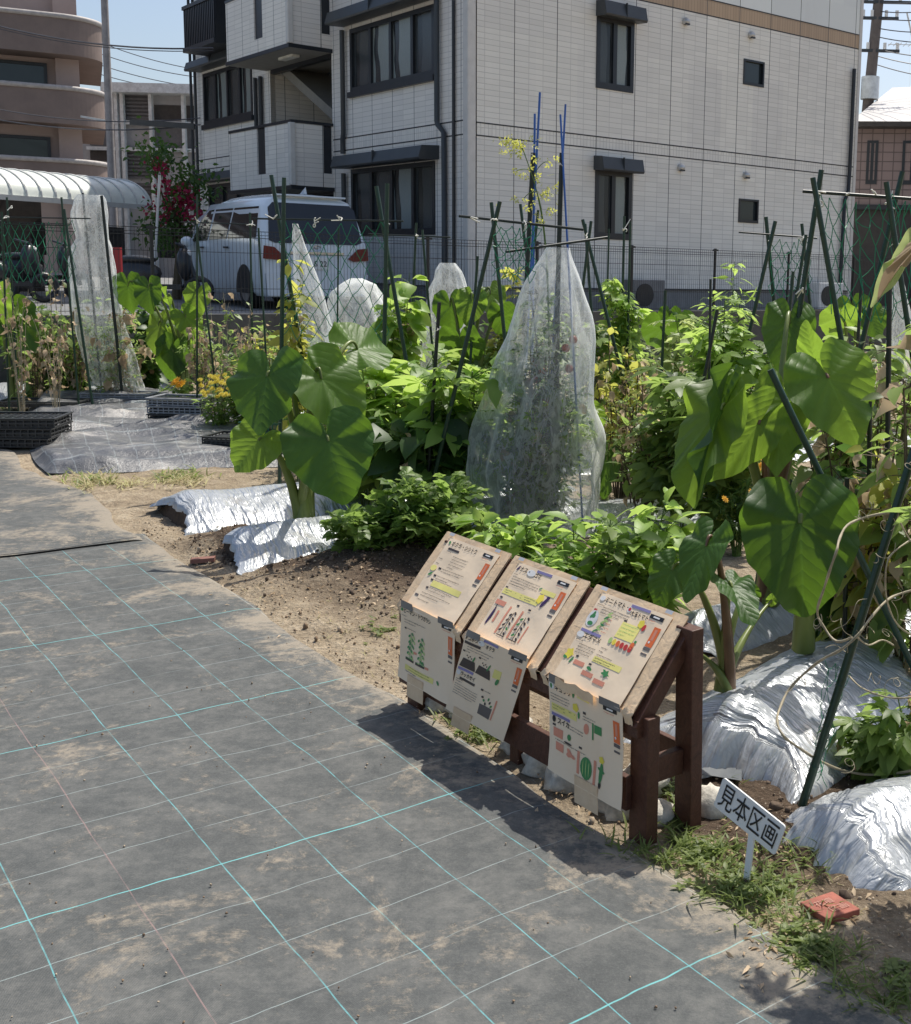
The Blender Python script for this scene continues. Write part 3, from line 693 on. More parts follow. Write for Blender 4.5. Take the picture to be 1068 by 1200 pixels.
def h3(mb, S, o):
    w, h = S.w, S.h; common(mb, S, w, h, 6); disc(mb, S, .018, .028, .014, .010, WHI); disc(mb, S, .016, .028, .006, .008, GRN); title(S, 'キュウリ', .034, .036, .019, o, bold=.0004); disc(mb, S, .122, .026, .005, .011, GRN, .2); rect(mb, S, .14, .026, .06, .005, LEM)
    words(mb, S, .01, .050, .09, seed=111, lines=3, gap=.009); disc(mb, S, .132, .062, .014, .012, YEL, lob=5, la=.15); disc(mb, S, .148, .080, .005, .010, GRN)
    rect(mb, S, .012, .080, .125, .022, LEM, .0009); words(mb, S, .016, .084, .11, seed=113, lines=2, gap=.009); rect(mb, S, .012, .108, .090, .009, VIO)
    disc(mb, S, .024, .126, .008, .010, INK); title(S, 'スイカ', .040, .134, .020, o, bold=.0004); words(mb, S, .09, .124, .08, seed=115, lines=2, gap=.009)
    rect(mb, S, .168, .062, .014, .007, BRN); words(mb, S, .168, .074, .06, seed=117, lines=2, gap=.008); rect(mb, S, .212, .082, .007, .048, GRN); rect(mb, S, .222, .084, .032, .024, GRN); disc(mb, S, .185, .108, .012, .016, SAL, .3, lift=.001)
    rect(mb, S, .018, .140, .014, .006, BRN); rect(mb, S, .022, .150, .046, .026, SAL); rect(mb, S, .034, .190, .040, .024, SAL); disc(mb, S, .100, .160, .009, .009, GRN); disc(mb, S, .096, .178, .020, .003, BRN); disc(mb, S, .110, .205, .020, .010, SAL, .2, lob=3, la=.4)
    words(mb, S, .03, .182, .16, seed=119, lines=1); rect(mb, S, .150, .168, .014, .006, BRN); rect(mb, S, .145, .182, .011, .064, SAL); rect(mb, S, .220, .186, .011, .070, SAL)
    disc(mb, S, .188, .220, .026, .032, GRN); 
    for k in (-1, 0, 1): disc(mb, S, .188+k*.013, .220, .0016, .027-.006*abs(k), PGR, lift=.0024)
    disc(mb, S, .255, .176, .011, .011, YEL, lob=5, la=.2); disc(mb, S, .254, .212, .008, .030, GRN, .1); disc(mb, S, .254, .205, .016, .005, GRN, .3); disc(mb, S, .252, .245, .006, .010, INK)
S3 = panel(.435, .020, p3, 'poster with rows of red and green tomatoes, on the right-hand panel', 1)
S2_ = panel(.887, .478, p2, 'poster with a purple aubergine and two drawn plants, on the middle panel', 2)
S1 = panel(1.335, .920, p1, 'poster of mostly plain text, on the left-hand panel', 3)
def hang(u1, u0, zt, ub1, zb, fn, label, off=-.052, lean=0.0, curl=.02, tape_u=.5, seed=0):
    tl = bp(u1, off, zt); bl = bp(ub1, off-.012, zb); tr = bp(u0, off, zt)
    R_ = nrm(tr-tl); D_ = nrm(bl-tl); N_ = -BC
    S = Sheet(tl, R_, D_, N_, np.linalg.norm(tr-tl), np.linalg.norm(bl-tl), curl)
    o = poster(S, fn, label)
    mb = MB(); x = S.w*tape_u
    P = np.array([[S(x-.055+.11*a/4, S.h-.030+.08*b/4, .0035-.010*b/4) for b in range(5)] for a in range(5)]); mb.grid(P, 0); mb.grid(P-S.N*.001, 0, flip=True)
    mb.build('kraft_tape', MAT['kraft'], board)
    mb = MB(); P = np.array([[S(S.w*.02+S.w*.22*a/4, -.008+.026*b/4, .003) for b in range(5)] for a in range(5)]); mb.grid(P, 0); mb.build('tape', simple('grey_tape', (.20, .19, .18), .35, var=.3), board); mb = MB()
    P = np.array([[S(S.w*.72+S.w*.26*a/4, -.010+.022*b/4, .003) for b in range(5)] for a in range(5)]); mb.grid(P, 0)
    mb.build('tape', simple('grey_tape', (.20, .19, .18), .35, var=.3), board)
hang(1.315, .945, .398, 1.30, .125, h1, 'poster of two green pepper plants hanging below the left panel', curl=.012, tape_u=.35, seed=1)
hang(.855, .500, .408, .965, .108, h2, 'slanting poster with two brown seed beds hanging below the middle panel', curl=.006, tape_u=.30, seed=2, off=-.060)
hang(.405, .055, .385, .368, .105, h3, 'poster with a round green watermelon hanging below the right panel', curl=.014, tape_u=.55, seed=3)
mb = MB(); P = np.array([[bp(.36-.19*a/8, -.060-.004*math.sin(a), .392-.030*b/3+.004*math.sin(a*2)) for b in range(4)] for a in range(9)]); mb.grid(P, 0)
mb.build('kraft_tape', MAT['kraft'], board)

# ---------------------------------------------------------------- hand-lettered name sign
SO = G(874, 1035); SY = 2.85
c0, c1, c2, c3 = [AY(x, y, yy) for x, y, yy in ((848, 911, 2.93), (921, 969, 2.79), (914, 1008, 2.79), (844, 949, 2.93))]
sign = empty('name_sign', SO, 'small white hand-lettered sign on a post at the mat edge', 'sign')
Rv = nrm(c1-c0); Dv = nrm(c3-c0); Dv = nrm(Dv-Rv*np.dot(Rv, Dv)); Nv = nrm(np.cross(Rv, Dv)); Nv = Nv if Nv[1] < 0 else -Nv
sw, sh = np.linalg.norm(c1-c0), .5*(np.linalg.norm(c3-c0)+np.linalg.norm(c2-c1))
SS = Sheet(c0, Rv, Dv, Nv, sw, sh); SS.curl = 0
mb = MB(); r_ = .008; pts = []
for (x, y, a0) in ((r_, r_, PI), (sw-r_, r_, 1.5*PI), (sw-r_, sh-r_, 0), (r_, sh-r_, .5*PI)):
    for k in range(5): q_ = a0+k*PI/8; pts.append((x+r_*math.cos(q_), y+r_*math.sin(q_)))
f_ = [c0+Rv*a+Dv*b for a, b in pts]; bk = [p-Nv*.005 for p in f_]; n = len(pts)
mb.add(f_+bk, [tuple(range(n)), tuple(reversed(range(n, 2*n)))]+[(i, n+i, n+(i+1) % n, (i+1) % n) for i in range(n)])
pn = mb.build('panel', MAT['white'], sign)
class PS:
    def __call__(s, x, y, lift=0.): return c0+Rv*x+Dv*y+Nv*(lift+.0005)
title(PS(), '見本区画', .008, sh*.80, sh*.86, pn, lift=.0012, name='lettering', bold=.0003, sx=(sw-.016)/(4*sh*.86))
mb = MB(); mc = (c0+c1+c2+c3)/4; mb.beam(SO-UPV*.03, mc-Nv*.012+UPV*.01, .018, .007, up=Nv)
mb.build('post', MAT['white'], sign)

# red engraved tile lying on the ground
TL = [G(937, 1070), G(969, 1090), G(1008, 1078), G(975, 1057)]
tile = empty('clay_tile', (TL[0]+TL[2])/2, 'red clay tile engraved with faint characters, lying on the grassy soil', 'tile')
cz = .030; mb = MB(); A = [p+UPV*cz for p in TL]; Bq = [p-UPV*.01 for p in TL]
mb.add(A+Bq, [(0, 1, 2, 3), (7, 6, 5, 4)]+[(i, 4+i, 4+(i+1) % 4, (i+1) % 4) for i in range(4)])
tb = mb.build('tile_body', simple('red_clay', (.33, .10, .065), .75, var=.35, scale=18, bump=.4), tile, bevel=.003)
class PT:
    def __call__(s, x, y, lift=0.): return A[0]+(A[3]-A[0])*x+(A[1]-A[0])*y+UPV*(lift+.0006)
title(PT(), '花壇', .16, .46, .27, tb, mat=simple('scratched_clay', (.46, .25, .19), .8), name='lettering')
title(PT(), '区画', .30, .84, .27, tb, mat=bpy.data.materials['scratched_clay'], name='lettering')

# rocks and crumpled bags lying behind the board
q = np.random.default_rng(5)
for k, (u_, c_, r) in enumerate(((1.22, .06, .05), (1.10, .09, .06), (.74, .07, .05), (.56, .06, .07), (.42, .055, .075), (.30, .07, .06), (.18, .06, .062), (.08, .10, .05), (.48, .17, .08), (.25, .19, .07), (.02, .27, .06), (.9, .14, .06))):
    p = bp(u_, c_, r*.35); mb = MB(); mb.blob(p, (r*1.25, r, r*.85), 0, seed=k+3, n=8, m=12, rough=.22)
    o = mb.build('rock', simple('pale_rock', (.62, .58, .50), .8, var=.45, scale=20, bump=.8, bscale=40) if k == 0 else bpy.data.materials['pale_rock'], origin=p)
    for pl in o.data.polygons: pl.use_smooth = True
    tag(o, 'rough pale rock lying in the gap below the information board', 'rock', 'rocks lying along the foot of the board')
# ---------------------------------------------------------------- apartment building with tiled walls
BYAW = .8495
DR = V(math.sin(BYAW), math.cos(BYAW), 0); DL = V(-math.cos(BYAW), math.sin(BYAW), 0); NR = V(DR[1], -DR[0], 0); NL = -DR
_d = ray(549, 200); BCOR = _O+_d*(20.5/_d[1]); BCOR[2] = 0
GROUNDP = .80                                     # level of the car park behind the garden
def tilemat(name, base, groutk=.74, bw=.31, bh=.095, seam=.93, u0=.02, var=.045, seamon=True, mort=.006):
    t = NT(name); uv = t.uv()
    mp = t.n('ShaderNodeMapping'); mp.inputs['Location'].default_value = (-u0, -.0, 0); t.t.links.new(uv, mp.inputs[0])
    b = t.n('ShaderNodeTexBrick'); b.offset = 0; b.squash = 1
    for k, v_ in (('Scale', 1.), ('Mortar Size', mort), ('Brick Width', bw), ('Row Height', bh), ('Bias', 0.), ('Mortar Smooth', .2)): b.inputs[k].default_value = v_
    t.t.links.new(mp.outputs[0], b.inputs['Vector'])
    b.inputs['Color1'].default_value = (*[c*(1-var) for c in base], 1); b.inputs['Color2'].default_value = (*[c*(1+var) for c in base], 1)
    b.inputs['Mortar'].default_value = (*[c*groutk for c in base], 1)
    c = b.outputs['Color']
    if seamon:
        s2 = t.n('ShaderNodeTexBrick'); s2.offset = 0; s2.squash = 1
        for k, v_ in (('Scale', 1.), ('Mortar Size', .0085), ('Brick Width', seam), ('Row Height', 50.), ('Bias', 0.), ('Mortar Smooth', .1)): s2.inputs[k].default_value = v_
        t.t.links.new(mp.outputs[0], s2.inputs['Vector']); s2.inputs['Color1'].default_value = s2.inputs['Color2'].default_value = (0, 0, 0, 1); s2.inputs['Mortar'].default_value = (1, 1, 1, 1)
        pv = t.n('ShaderNodeTexBrick'); pv.offset = .5; pv.inputs['Scale'].default_value = 1.; pv.inputs['Mortar Size'].default_value = 0.; pv.inputs['Brick Width'].default_value = seam; pv.inputs['Row Height'].default_value = 1.9; t.t.links.new(mp.outputs[0], pv.inputs['Vector']); pv.inputs['Color1'].default_value = (.90, .90, .91, 1); pv.inputs['Color2'].default_value = (1, 1, .99, 1)
        c = t.mix(1., c, pv.outputs['Color'], 'MULTIPLY'); c = t.mix(s2.outputs['Color'], c, (.085, .088, .09))
    st = t.noise(t.n('ShaderNodeMapping', i_Vector=t.obj(), i_Scale=(1, 1, .18)).outputs[0], 1.6, 5, .65)
    c = t.mix(t.math('MULTIPLY', t.step(st, .45, .8), .15), c, tuple(k*.6 for k in base))
    return t.fin(t.bsdf(c, .55, 0, t.bump(t.math('SUBTRACT', 1., b.outputs['Fac']), .5, .006), .4))
TILE = tilemat('pale_grey_tile', (.83, .818, .755))
TILEV = tilemat('pale_grey_tile_upright', (.83, .818, .755), bw=.078, bh=.5, seamon=True)
TILEL = tilemat('pale_pinkish_tile', (.83, .80, .74), seam=.82, u0=.235, bw=.41)
TILELV = tilemat('pale_pinkish_tile_upright', (.83, .80, .74), bw=.078, bh=.5, seam=.82, u0=.235)
BROWNB = tilemat('brown_tile_band', (.50, .37, .25), bw=.078, bh=.5)
WPAN = tilemat('white_wall_panel', (.80, .84, .82), groutk=.9, bw=.93, bh=3.2, var=.02)
FRAME = simple('dark_window_frame', (.018, .021, .027), .35, var=.2)
DGREY = simple('dark_grey_trim', (.045, .052, .058), .45, var=.2, scale=2)
JOINT = simple('wall_joint', (.05, .052, .055), .7)
TRIM = simple('pale_corner_trim', (.62, .61, .58), .5, var=.1)
def glassmat(name, c=(.02, .028, .032), r=.06):
    t = NT(name); n = t.noise(t.obj(), .7, 3, .5)
    return t.fin(t.bsdf(t.ramp(n, [(.3, c), (.7, tuple(k*1.8 for k in c))]), r, 0, None, .55))
GLASS = glassmat('window_glass'); GLASSG = glassmat('frosted_glass', (.10, .125, .13), .25)
def curtain(name, c):
    t = NT(name); wv = t.n('ShaderNodeTexWave'); wv.bands_direction = 'X'; wv.inputs['Scale'].default_value = 7; wv.inputs['Distortion'].default_value = 1.5
    t.t.links.new(t.uv(), wv.inputs['Vector']); sx_ = t.n('ShaderNodeSeparateXYZ'); t.t.links.new(t.uv(), sx_.inputs[0])
    cc = t.ramp(wv.outputs['Color'], [(.1, tuple(k*.35 for k in c)), (.9, tuple(k*1.1 for k in c))]); gap = t.step(t.math('ABSOLUTE', t.math('SUBTRACT', sx_.outputs[0], t.math('ADD', .5, t.math('MULTIPLY', t.noise(t.obj(), .9, 1), .5)))), .10, .13)
    cc = t.mix(gap, (.015, .018, .02), cc)
    return t.fin(t.bsdf(cc, .22, 0, None, .6))
CURT = curtain('pale_curtain', (.33, .38, .37)); CURTD = curtain('dark_curtain', (.07, .08, .085))
apt = empty('apartment_building', BCOR+V(0, 0, GROUNDP), 'pale tiled apartment block with black window frames and boxy stair balconies', 'building')
class Face:
    def __init__(s, o, d, n): s.o, s.d, s.n = np.array(o, float), np.array(d, float), np.array(n, float)
    def p(s, u, z, off=0.): return s.o+s.d*u+s.n*off+V(0, 0, z)
    def bx(s, mb, u0, u1, z0, z1, o0, o1, mi=0): mb.box(s.p((u0+u1)/2, (z0+z1)/2, (o0+o1)/2), s.d*(u1-u0), s.n*(o1-o0), V(0, 0, z1-z0), mi)
    def wall(s, mb, u0, u1, z0, z1, holes=(), mi=0, depth=.12, off=0., ruv=True):
        us = sorted({u0, u1, *[h[0] for h in holes], *[h[1] for h in holes]}); zs = sorted({z0, z1, *[h[2] for h in holes], *[h[3] for h in holes]})
        us = [u for u in us if u0 <= u <= u1]; zs = [z for z in zs if z0 <= z <= z1]
        fl = np.dot(np.cross(s.d, V(0, 0, 1)), s.n) < 0
        for a, b in zip(us, us[1:]):
            for c, d in zip(zs, zs[1:]):
                if any(h[0] <= (a+b)/2 <= h[1] and h[2] <= (c+d)/2 <= h[3] for h in holes): continue
                q_ = [s.p(a, c, off), s.p(b, c, off), s.p(b, d, off), s.p(a, d, off)]; uv = [(a, c), (b, c), (b, d), (a, d)]
                if fl: q_ = q_[::-1]; uv = uv[::-1]
                mb.add(q_, [(0, 1, 2, 3)], mi, uv)
        for h in holes:
            a, b, c, d = max(h[0], u0), min(h[1], u1), max(h[2], z0), min(h[3], z1)
            if a >= b or c >= d: continue
            for (A, B) in (((a, c), (b, c)), ((b, c), (b, d)), ((b, d), (a, d)), ((a, d), (a, c))):
                mb.add([s.p(*A, off), s.p(*B, off), s.p(*B, off-depth), s.p(*A, off-depth)], [(0, 1, 2, 3)], mi, [A, B, B, A])
FR_ = Face(BCOR, DR, NR); FL_ = Face(BCOR, DL, NL)
WLEN, LLEN, TOP = 10.42, 13.15, 9.6
def window(F, u0, u1, z0, z1, parent, panes=2, glass=GLASS, curts=(), fr=.085, depth=.06, sill=True):
    mb = MB(); F.bx(mb, u0, u0+fr, z0, z1, -depth, .02); F.bx(mb, u1-fr, u1, z0, z1, -depth, .02)
    F.bx(mb, u0+fr, u1-fr, z1-fr, z1, -depth, .018); F.bx(mb, u0+fr, u1-fr, z0, z0+fr*1.4, -depth, .018)
    for k in range(1, panes):
        u = u0+(u1-u0)*k/panes; F.bx(mb, u-fr*.55, u+fr*.55, z0+fr*1.4, z1-fr, -depth+.01, .008)
    w_ = mb.build('window', FRAME, parent)
    for k in range(panes):
        a = u0+(u1-u0)*k/panes; b = u0+(u1-u0)*(k+1)/panes
        mb = MB(); P = [F.p(a+.02, z0+.03, -.045+.008*(k % 2)), F.p(b-.02, z0+.03, -.045+.008*(k % 2)), F.p(b-.02, z1-.03, -.045+.008*(k % 2)), F.p(a+.02, z1-.03, -.045+.008*(k % 2))]
        mb.add(P, [(0, 1, 2, 3)], 0, [(0, 0), (1, 0), (1, 1), (0, 1)])
        g = glass
        if k in dict(curts): g = dict(curts)[k]
        mb.build('pane', g, w_)
    return w_
def hood(F, u0, u1, z0, z1, dep, parent, name='window_hood'):
    mb = MB(); fs = []
    pr = [(.0, z0+.02), (dep-.02, z0), (dep, z0+.03), (dep-.06, z1-.02), (0, z1)]
    A = [F.p(u0, z, o) for o, z in pr]; B = [F.p(u1, z, o) for o, z in pr]; n = len(pr)
    mb.add(A+B, [tuple(range(n)), tuple(reversed(range(n, 2*n)))]+[(i, (i+1) % n, n+(i+1) % n, n+i) for i in range(n)])
    F.bx(mb, (u0+u1)/2-.006, (u0+u1)/2+.006, z0+.01, z1-.01, dep-.05, dep+.006)
    return mb.build(name, DGREY, parent, bevel=.004)
# right-hand facade
H1 = (2.80, 3.71, 2.17, 3.46); H2 = (2.78, 3.69, 4.97, 6.28); H3 = (6.67, 7.27, 2.65, 3.15); H4 = (6.68, 7.30, 5.50, 6.02)
mb = MB(); FR_.wall(mb, .17, WLEN, 1.22, 3.85, [H1, H3]); FR_.wall(mb, .17, WLEN, 4.09, 6.71, [H2, H4]); FR_.wall(mb, .17, WLEN, 3.87, 4.07, mi=1)
FR_.wall(mb, .17, WLEN, 6.73, 7.02, mi=2); FR_.wall(mb, .17, WLEN, 7.04, TOP, mi=3)
mb.build('tiled_wall', [TILE, TILEV, BROWNB, WPAN], apt)
mb = MB()
for z in (1.22, 3.86, 4.08, 6.72, 7.03): mb = MB(); FR_.bx(mb, .17, WLEN, z-.012, z+.012, -.03, .003); mb.build('wall_joint', JOINT, apt)
mb = MB(); FR_.bx(mb, -.02, WLEN, GROUNDP-.3, 1.21, -.2, -.03); mb.build('concrete_plinth', simple('plinth_concrete', (.26, .26, .25), .8, var=.2), apt)
window(FR_, *H1, apt, 2, curts=((0, CURTD), (1, CURT))); window(FR_, *H2, apt, 2, curts=((0, CURTD), (1, CURT)))
window(FR_, *H3, apt, 1, GLASS, fr=.04); window(FR_, *H4, apt, 1, GLASS, fr=.04)
hood(FR_, 2.76, 3.76, 3.44, 3.72, .32, apt); hood(FR_, 2.76, 3.76, 6.25, 6.54, .32, apt)
for u, z in ((5.0, 6.50), (4.97, 3.66), (6.86, 6.51), (6.84, 3.64)):
    mb = MB(); mb.blob(FR_.p(u, z, .03), (.085, .085, .08), n=6, m=10, rough=0); mb.beam(FR_.p(u, z-.055, .02), FR_.p(u, z-.055, .10), .10, .03, mi=1)
    o = mb.build('vent_hood', [simple('vent_grey', (.55, .55, .54), .3, .5) if 'vent_grey' not in bpy.data.materials else bpy.data.materials['vent_grey'], FRAME], apt)
mb = MB(); mb.tube([FR_.p(10.18, 6.25, .07), FR_.p(10.18, 4.0, .07), FR_.p(10.16, 3.5, .07), FR_.p(10.05, 3.3, .07), FR_.p(10.02, 1.0, .07)], .045, 8); mb.build('downpipe', FRAME, apt)
STK = NT('drip_stain'); STK = STK.fin(STK.bsdf((.34, .345, .33), .7))
mb = MB(); FR_.bx(mb, WLEN-.04, WLEN+.05, GROUNDP, TOP, -.1, .02); mb.build('corner_trim', TRIM, apt)
mb = MB(); mb.box(BCOR+V(0, 0, (TOP+1)/2)+(DR+DL)*.055, DR*.17+DL*0, DL*.17, V(0, 0, TOP-1)); mb.build('corner_trim', TRIM, apt, bevel=.02)
# left-hand facade
R1 = (5.25, 8.35, GROUNDP, 9.0)
W1 = (1.12, 4.42, 2.15, 3.47); W2 = (1.12, 4.40, 4.95, 6.20); W3 = (9.35, 12.45, 4.93, 6.2); W4 = (9.6, 12.3, 1.9, 3.47)
mb = MB(); FL_.wall(mb, .17, LLEN, 1.22, 3.86, [W1, W4, R1]); FL_.wall(mb, .17, LLEN, 4.12, 6.9, [W2, W3, R1]); FL_.wall(mb, .17, LLEN, 3.88, 4.10, [R1], mi=1); FL_.wall(mb, .17, LLEN, 6.92, TOP, [R1], mi=2)
mb.build('tiled_wall', [TILEL, TILELV, WPAN], apt)
mb = MB()
for z in (3.87, 4.11, 6.91):
    for (a_, b_) in ((.17, 5.25), (8.35, LLEN)): mb = MB(); FL_.bx(mb, a_, b_, z-.012, z+.012, -.03, .003); mb.build('wall_joint', JOINT, apt)
for (a_, b_) in ((.0, 5.25), (8.35, LLEN)): mb = MB(); FL_.bx(mb, a_, b_, GROUNDP-.3, 1.21, -.2, -.03); mb.build('concrete_plinth', bpy.data.materials['plinth_concrete'], apt)
window(FL_, *W1, apt, 4, curts=((0, CURTD), (1, CURT), (2, CURTD), (3, CURTD))); window(FL_, *W2, apt, 4, curts=((0, CURTD), (1, CURT), (2, CURT), (3, CURTD)))
window(FL_, *W3, apt, 4, curts=((0, CURT), (1, CURTD), (2, CURT), (3, CURTD))); window(FL_, *W4, apt, 3, curts=((0, CURTD), (1, CURTD)))
mb = MB(); FL_.bx(mb, 1.08, 4.44, 4.87, 4.98, 0, .07); mb.build('window_sill', FRAME, apt); mb = MB(); FL_.bx(mb, 9.3, 12.5, 4.83, 4.95, 0, .07); mb.build('window_sill', FRAME, apt)
hood(FL_, .98, 4.5, 3.47, 3.73, .42, apt); hood(FL_, .98, 4.66, 6.26, 6.52, .42, apt); hood(FL_, 9.2, 12.55, 3.50, 3.73, .42, apt); hood(FL_, 9.2, 12.6, 6.24, 6.47, .42, apt)
for (u, zs, ze) in ((.92, 9.0, 4.15), (4.6, 6.2, 4.2)):
    mb = MB(); mb.tube([FL_.p(u, zs, .08), FL_.p(u, ze, .08), FL_.p(u-.02, ze-.06, .08), FL_.p(u-.2, ze-.22, .06), FL_.p(u-.22, GROUNDP, .06)] if u < 2 else [FL_.p(u, zs, .08), FL_.p(u, ze, .08), FL_.p(u+.1, ze-.12, .05), FL_.p(u+.1, ze-.4, .05)], .05, 8); mb.build('downpipe', DGREY, apt)
for u in (4.62,): mb = MB(); mb.tube([FL_.p(u, 3.4, .08), FL_.p(u, GROUNDP, .08)], .05, 8); mb.build('downpipe', DGREY, apt)
mb = MB(); mb.tube([FL_.p(.42, 9.2, .04), FL_.p(.42, GROUNDP, .04)], .03, 6); mb.build('cable_duct', FRAME, apt)
for u in (12.75, 13.05): mb = MB(); mb.tube([FL_.p(u, 9.0, .10), FL_.p(u, 4.0, .10), FL_.p(u-.02, GROUNDP, .10)], .035, 6); mb.build('downpipe', FRAME, apt)
for u in (8.75, 9.05): mb = MB(); mb.tube([FL_.p(u, 5.75, .06), FL_.p(u, 3.9, .06)], .045, 6); mb.build('downpipe', FRAME, apt)
# stairwell recess
RD = 2.6
mb = MB()
def rq(a, b, c, d, mi=0):
    mb.add([a, b, c, d], [(0, 1, 2, 3)], mi, [(0, 0), (3.1, 0), (3.1, 8), (0, 8)])
rq(FL_.p(5.25, GROUNDP, -RD), FL_.p(8.35, GROUNDP, -RD), FL_.p(8.35, 9, -RD), FL_.p(5.25, 9, -RD)); rq(FL_.p(5.25, GROUNDP, 0), FL_.p(5.25, GROUNDP, -RD), FL_.p(5.25, 9, -RD), FL_.p(5.25, 9, 0)); rq(FL_.p(8.35, GROUNDP, -RD), FL_.p(8.35, GROUNDP, 0), FL_.p(8.35, 9, 0), FL_.p(8.35, 9, -RD))
mb.build('stairwell_wall', TILEL, apt)
SOF = simple('soffit_paint', (.26, .25, .225), .8, var=.1)
for z in (3.10, 5.86):
    mb = MB(); FL_.bx(mb, 5.27, 8.33, z, z+.16, -1.1, -.01); mb.build('landing', SOF, apt)
    mb = MB(); FL_.bx(mb, 5.27, 8.33, z-.10, z+.0, -.12, -.005); mb.build('landing_edge', FRAME, apt)
for z in (3.2, 5.95, .9):
    A = FL_.p(6.9, z-.1 if z > 1 else z, -1.2); mb = MB(); mb.beam(FL_.p(8.1, z, -1.9), FL_.p(5.4, z+1.45, -1.9), 1.3, .2); mb.build('stair_flight', SOF, apt)
    mb = MB(); mb.beam(FL_.p(5.4, z+1.35, -.7), FL_.p(8.2, z+2.7, -.7), 1.0, .2); mb.build('stair_flight', SOF, apt)
def balcony(z0, z1, off=.9, u0=5.22, u1=8.52):
    for (a, b, c_, d_) in (((u0, u1), z0, z1, 'front'),):
        pass
    mb = MB(); F2 = Face(BCOR+NL*off, DL, NL); s0, s1 = (6.55, 6.98)
    F2.wall(mb, u0, u1, z0, z1, [(s0, s1, z0+.28, z1+.0)], mi=0, depth=.1)
    F2.wall(mb, u0, u1, z0, z1, [(s0, s1, z0+.28, z1+.0)], mi=0, depth=0, off=-.1)
    F3 = Face(BCOR+DL*u0+NL*0, NL, -DL); F3.wall(mb, 0.0, off, z0, z1, [(.03, .22, z0+.28, z1)], depth=.1); F3.wall(mb, 0, off, z0, z1, off=-.1)
    F4 = Face(BCOR+DL*u1, NL, DL); F4.wall(mb, 0, off, z0, z1); F4.wall(mb, 0, off, z0, z1, off=-.1)
    o = mb.build('balcony', TILEL, apt)
    mb = MB(); F2.bx(mb, u0-.01, u1+.01, z1, z1+.06, -.12, .015); F3.bx(mb, .0, off-.13, z1, z1+.06, -.12, .012); mb.build('coping', FRAME, o)
    mb = MB(); F2.bx(mb, u0-.01, u1+.01, z0-.07, z0, -off+.0, .012); mb.build('floor_slab', SOF, o)
    mb = MB(); F2.bx(mb, u0-.015, u1+.015, z0-.08, z0-.002, .012, .03); F3.bx(mb, 0, off+.012, z0-.08, z0-.002, .01, .03); mb.build('edge_trim', FRAME, o)
    mb = MB(); F2.bx(mb, s0, s1, z0+.28, z1, -.09, -.03); mb.build('slot_panel', FRAME, o); mb = MB(); F3.bx(mb, .03, .22, z0+.28, z1, -.08, -.03); mb.build('slot_panel', FRAME, o)
    mb = MB(); mb.box(F2.p(u0, (z0+z1)/2, 0)-NL*.0, DL*.12, NL*.12, V(0, 0, z1-z0+.002)); mb.build('corner_trim', TRIM, o, bevel=.02)
    return o
balcony(3.14, 4.38); b2 = balcony(5.92, 7.16); balcony(8.7, 9.9)
mb = MB(); mb.box(FL_.p(6.3, 5.83, .45), DL*.7, NL*.16, V(0, 0, .06)); 
mb.build('ceiling_lamp', simple('lamp_cover', (.8, .78, .7), .4), apt)
mb = MB(); FL_.bx(mb, 9.0, 9.9, 6.4, 7.5, .02, .9); F_ = None
RAIL = FRAME
mb = MB()
for u in np.arange(9.3, 11.2, .11): FL_.bx(mb, u, u+.05, 6.55, 7.45, .84, .87)
FL_.bx(mb, 9.25, 11.25, 7.42, 7.5, .82, .90); FL_.bx(mb, 9.25, 11.25, 6.45, 6.55, .0, .90)
for u in (9.27, 11.2): FL_.bx(mb, u, u+.03, 6.55, 7.45, .05, .84)
mb.build('balcony_railing', RAIL, apt)
mb = MB(); FL_.bx(mb, 9.6, 10.4, 6.6, 7.2, .35, .65); mb.build('air_conditioner', simple('ac_case', (.10, .11, .12), .5), apt, bevel=.01)
# rear and roof
BACK = BCOR+DR*WLEN+DL*LLEN
mb = MB(); mb.box(BCOR+(DR*WLEN+DL*LLEN)/2+V(0, 0, TOP+.15), DR*(WLEN+.5), DL*(LLEN+.5), V(0, 0, .3)); mb.build('roof', DGREY, apt)
mb = MB(); FA = Face(BCOR+DR*WLEN, DL, DR); FA.wall(mb, 0, LLEN, GROUNDP-.3, TOP); FB = Face(BCOR+DL*LLEN, DR, DL); FB.wall(mb, 0, WLEN, GROUNDP-.3, TOP); mb.build('rear_wall', TILE, apt)

# ---------------------------------------------------------------- car park terrace, its retaining wall, mesh fence
_d = ray(740, 294.6); FP = _O+_d*(20.2/_d[1]); FP[2] = 0
ASPH = simple('grey_paving', (.20, .20, .195), .9, var=.3, scale=3, bump=.3)
mb = MB(); mb.box(FP+NR*(-40)+V(0, 0, GROUNDP-.5)+DR*0, DR*160, NR*79.6, V(0, 0, 1.0)); o = mb.build('car_park', ASPH); tag(o, kind='structure')
wall = empty('retaining_wall', FP+V(0, 0, 0), 'low grey concrete retaining wall under the black mesh fence', 'wall')
mb = MB(); mb.box(FP+NR*.0+V(0, 0, .42), DR*60, NR*.16, V(0, 0, .92)); mb.build('wall_body', simple('dark_concrete', (.09, .09, .085), .85, var=.35, scale=5, bump=.3), wall)
fence = empty('mesh_fence', FP+DR*(-9)+V(0, 0, .88), 'black steel wire mesh fence running in front of the car park', 'fence')
FENM = simple('fence_black', (.012, .013, .015), .45)
FF = Face(FP+NR*.0, DR, NR)
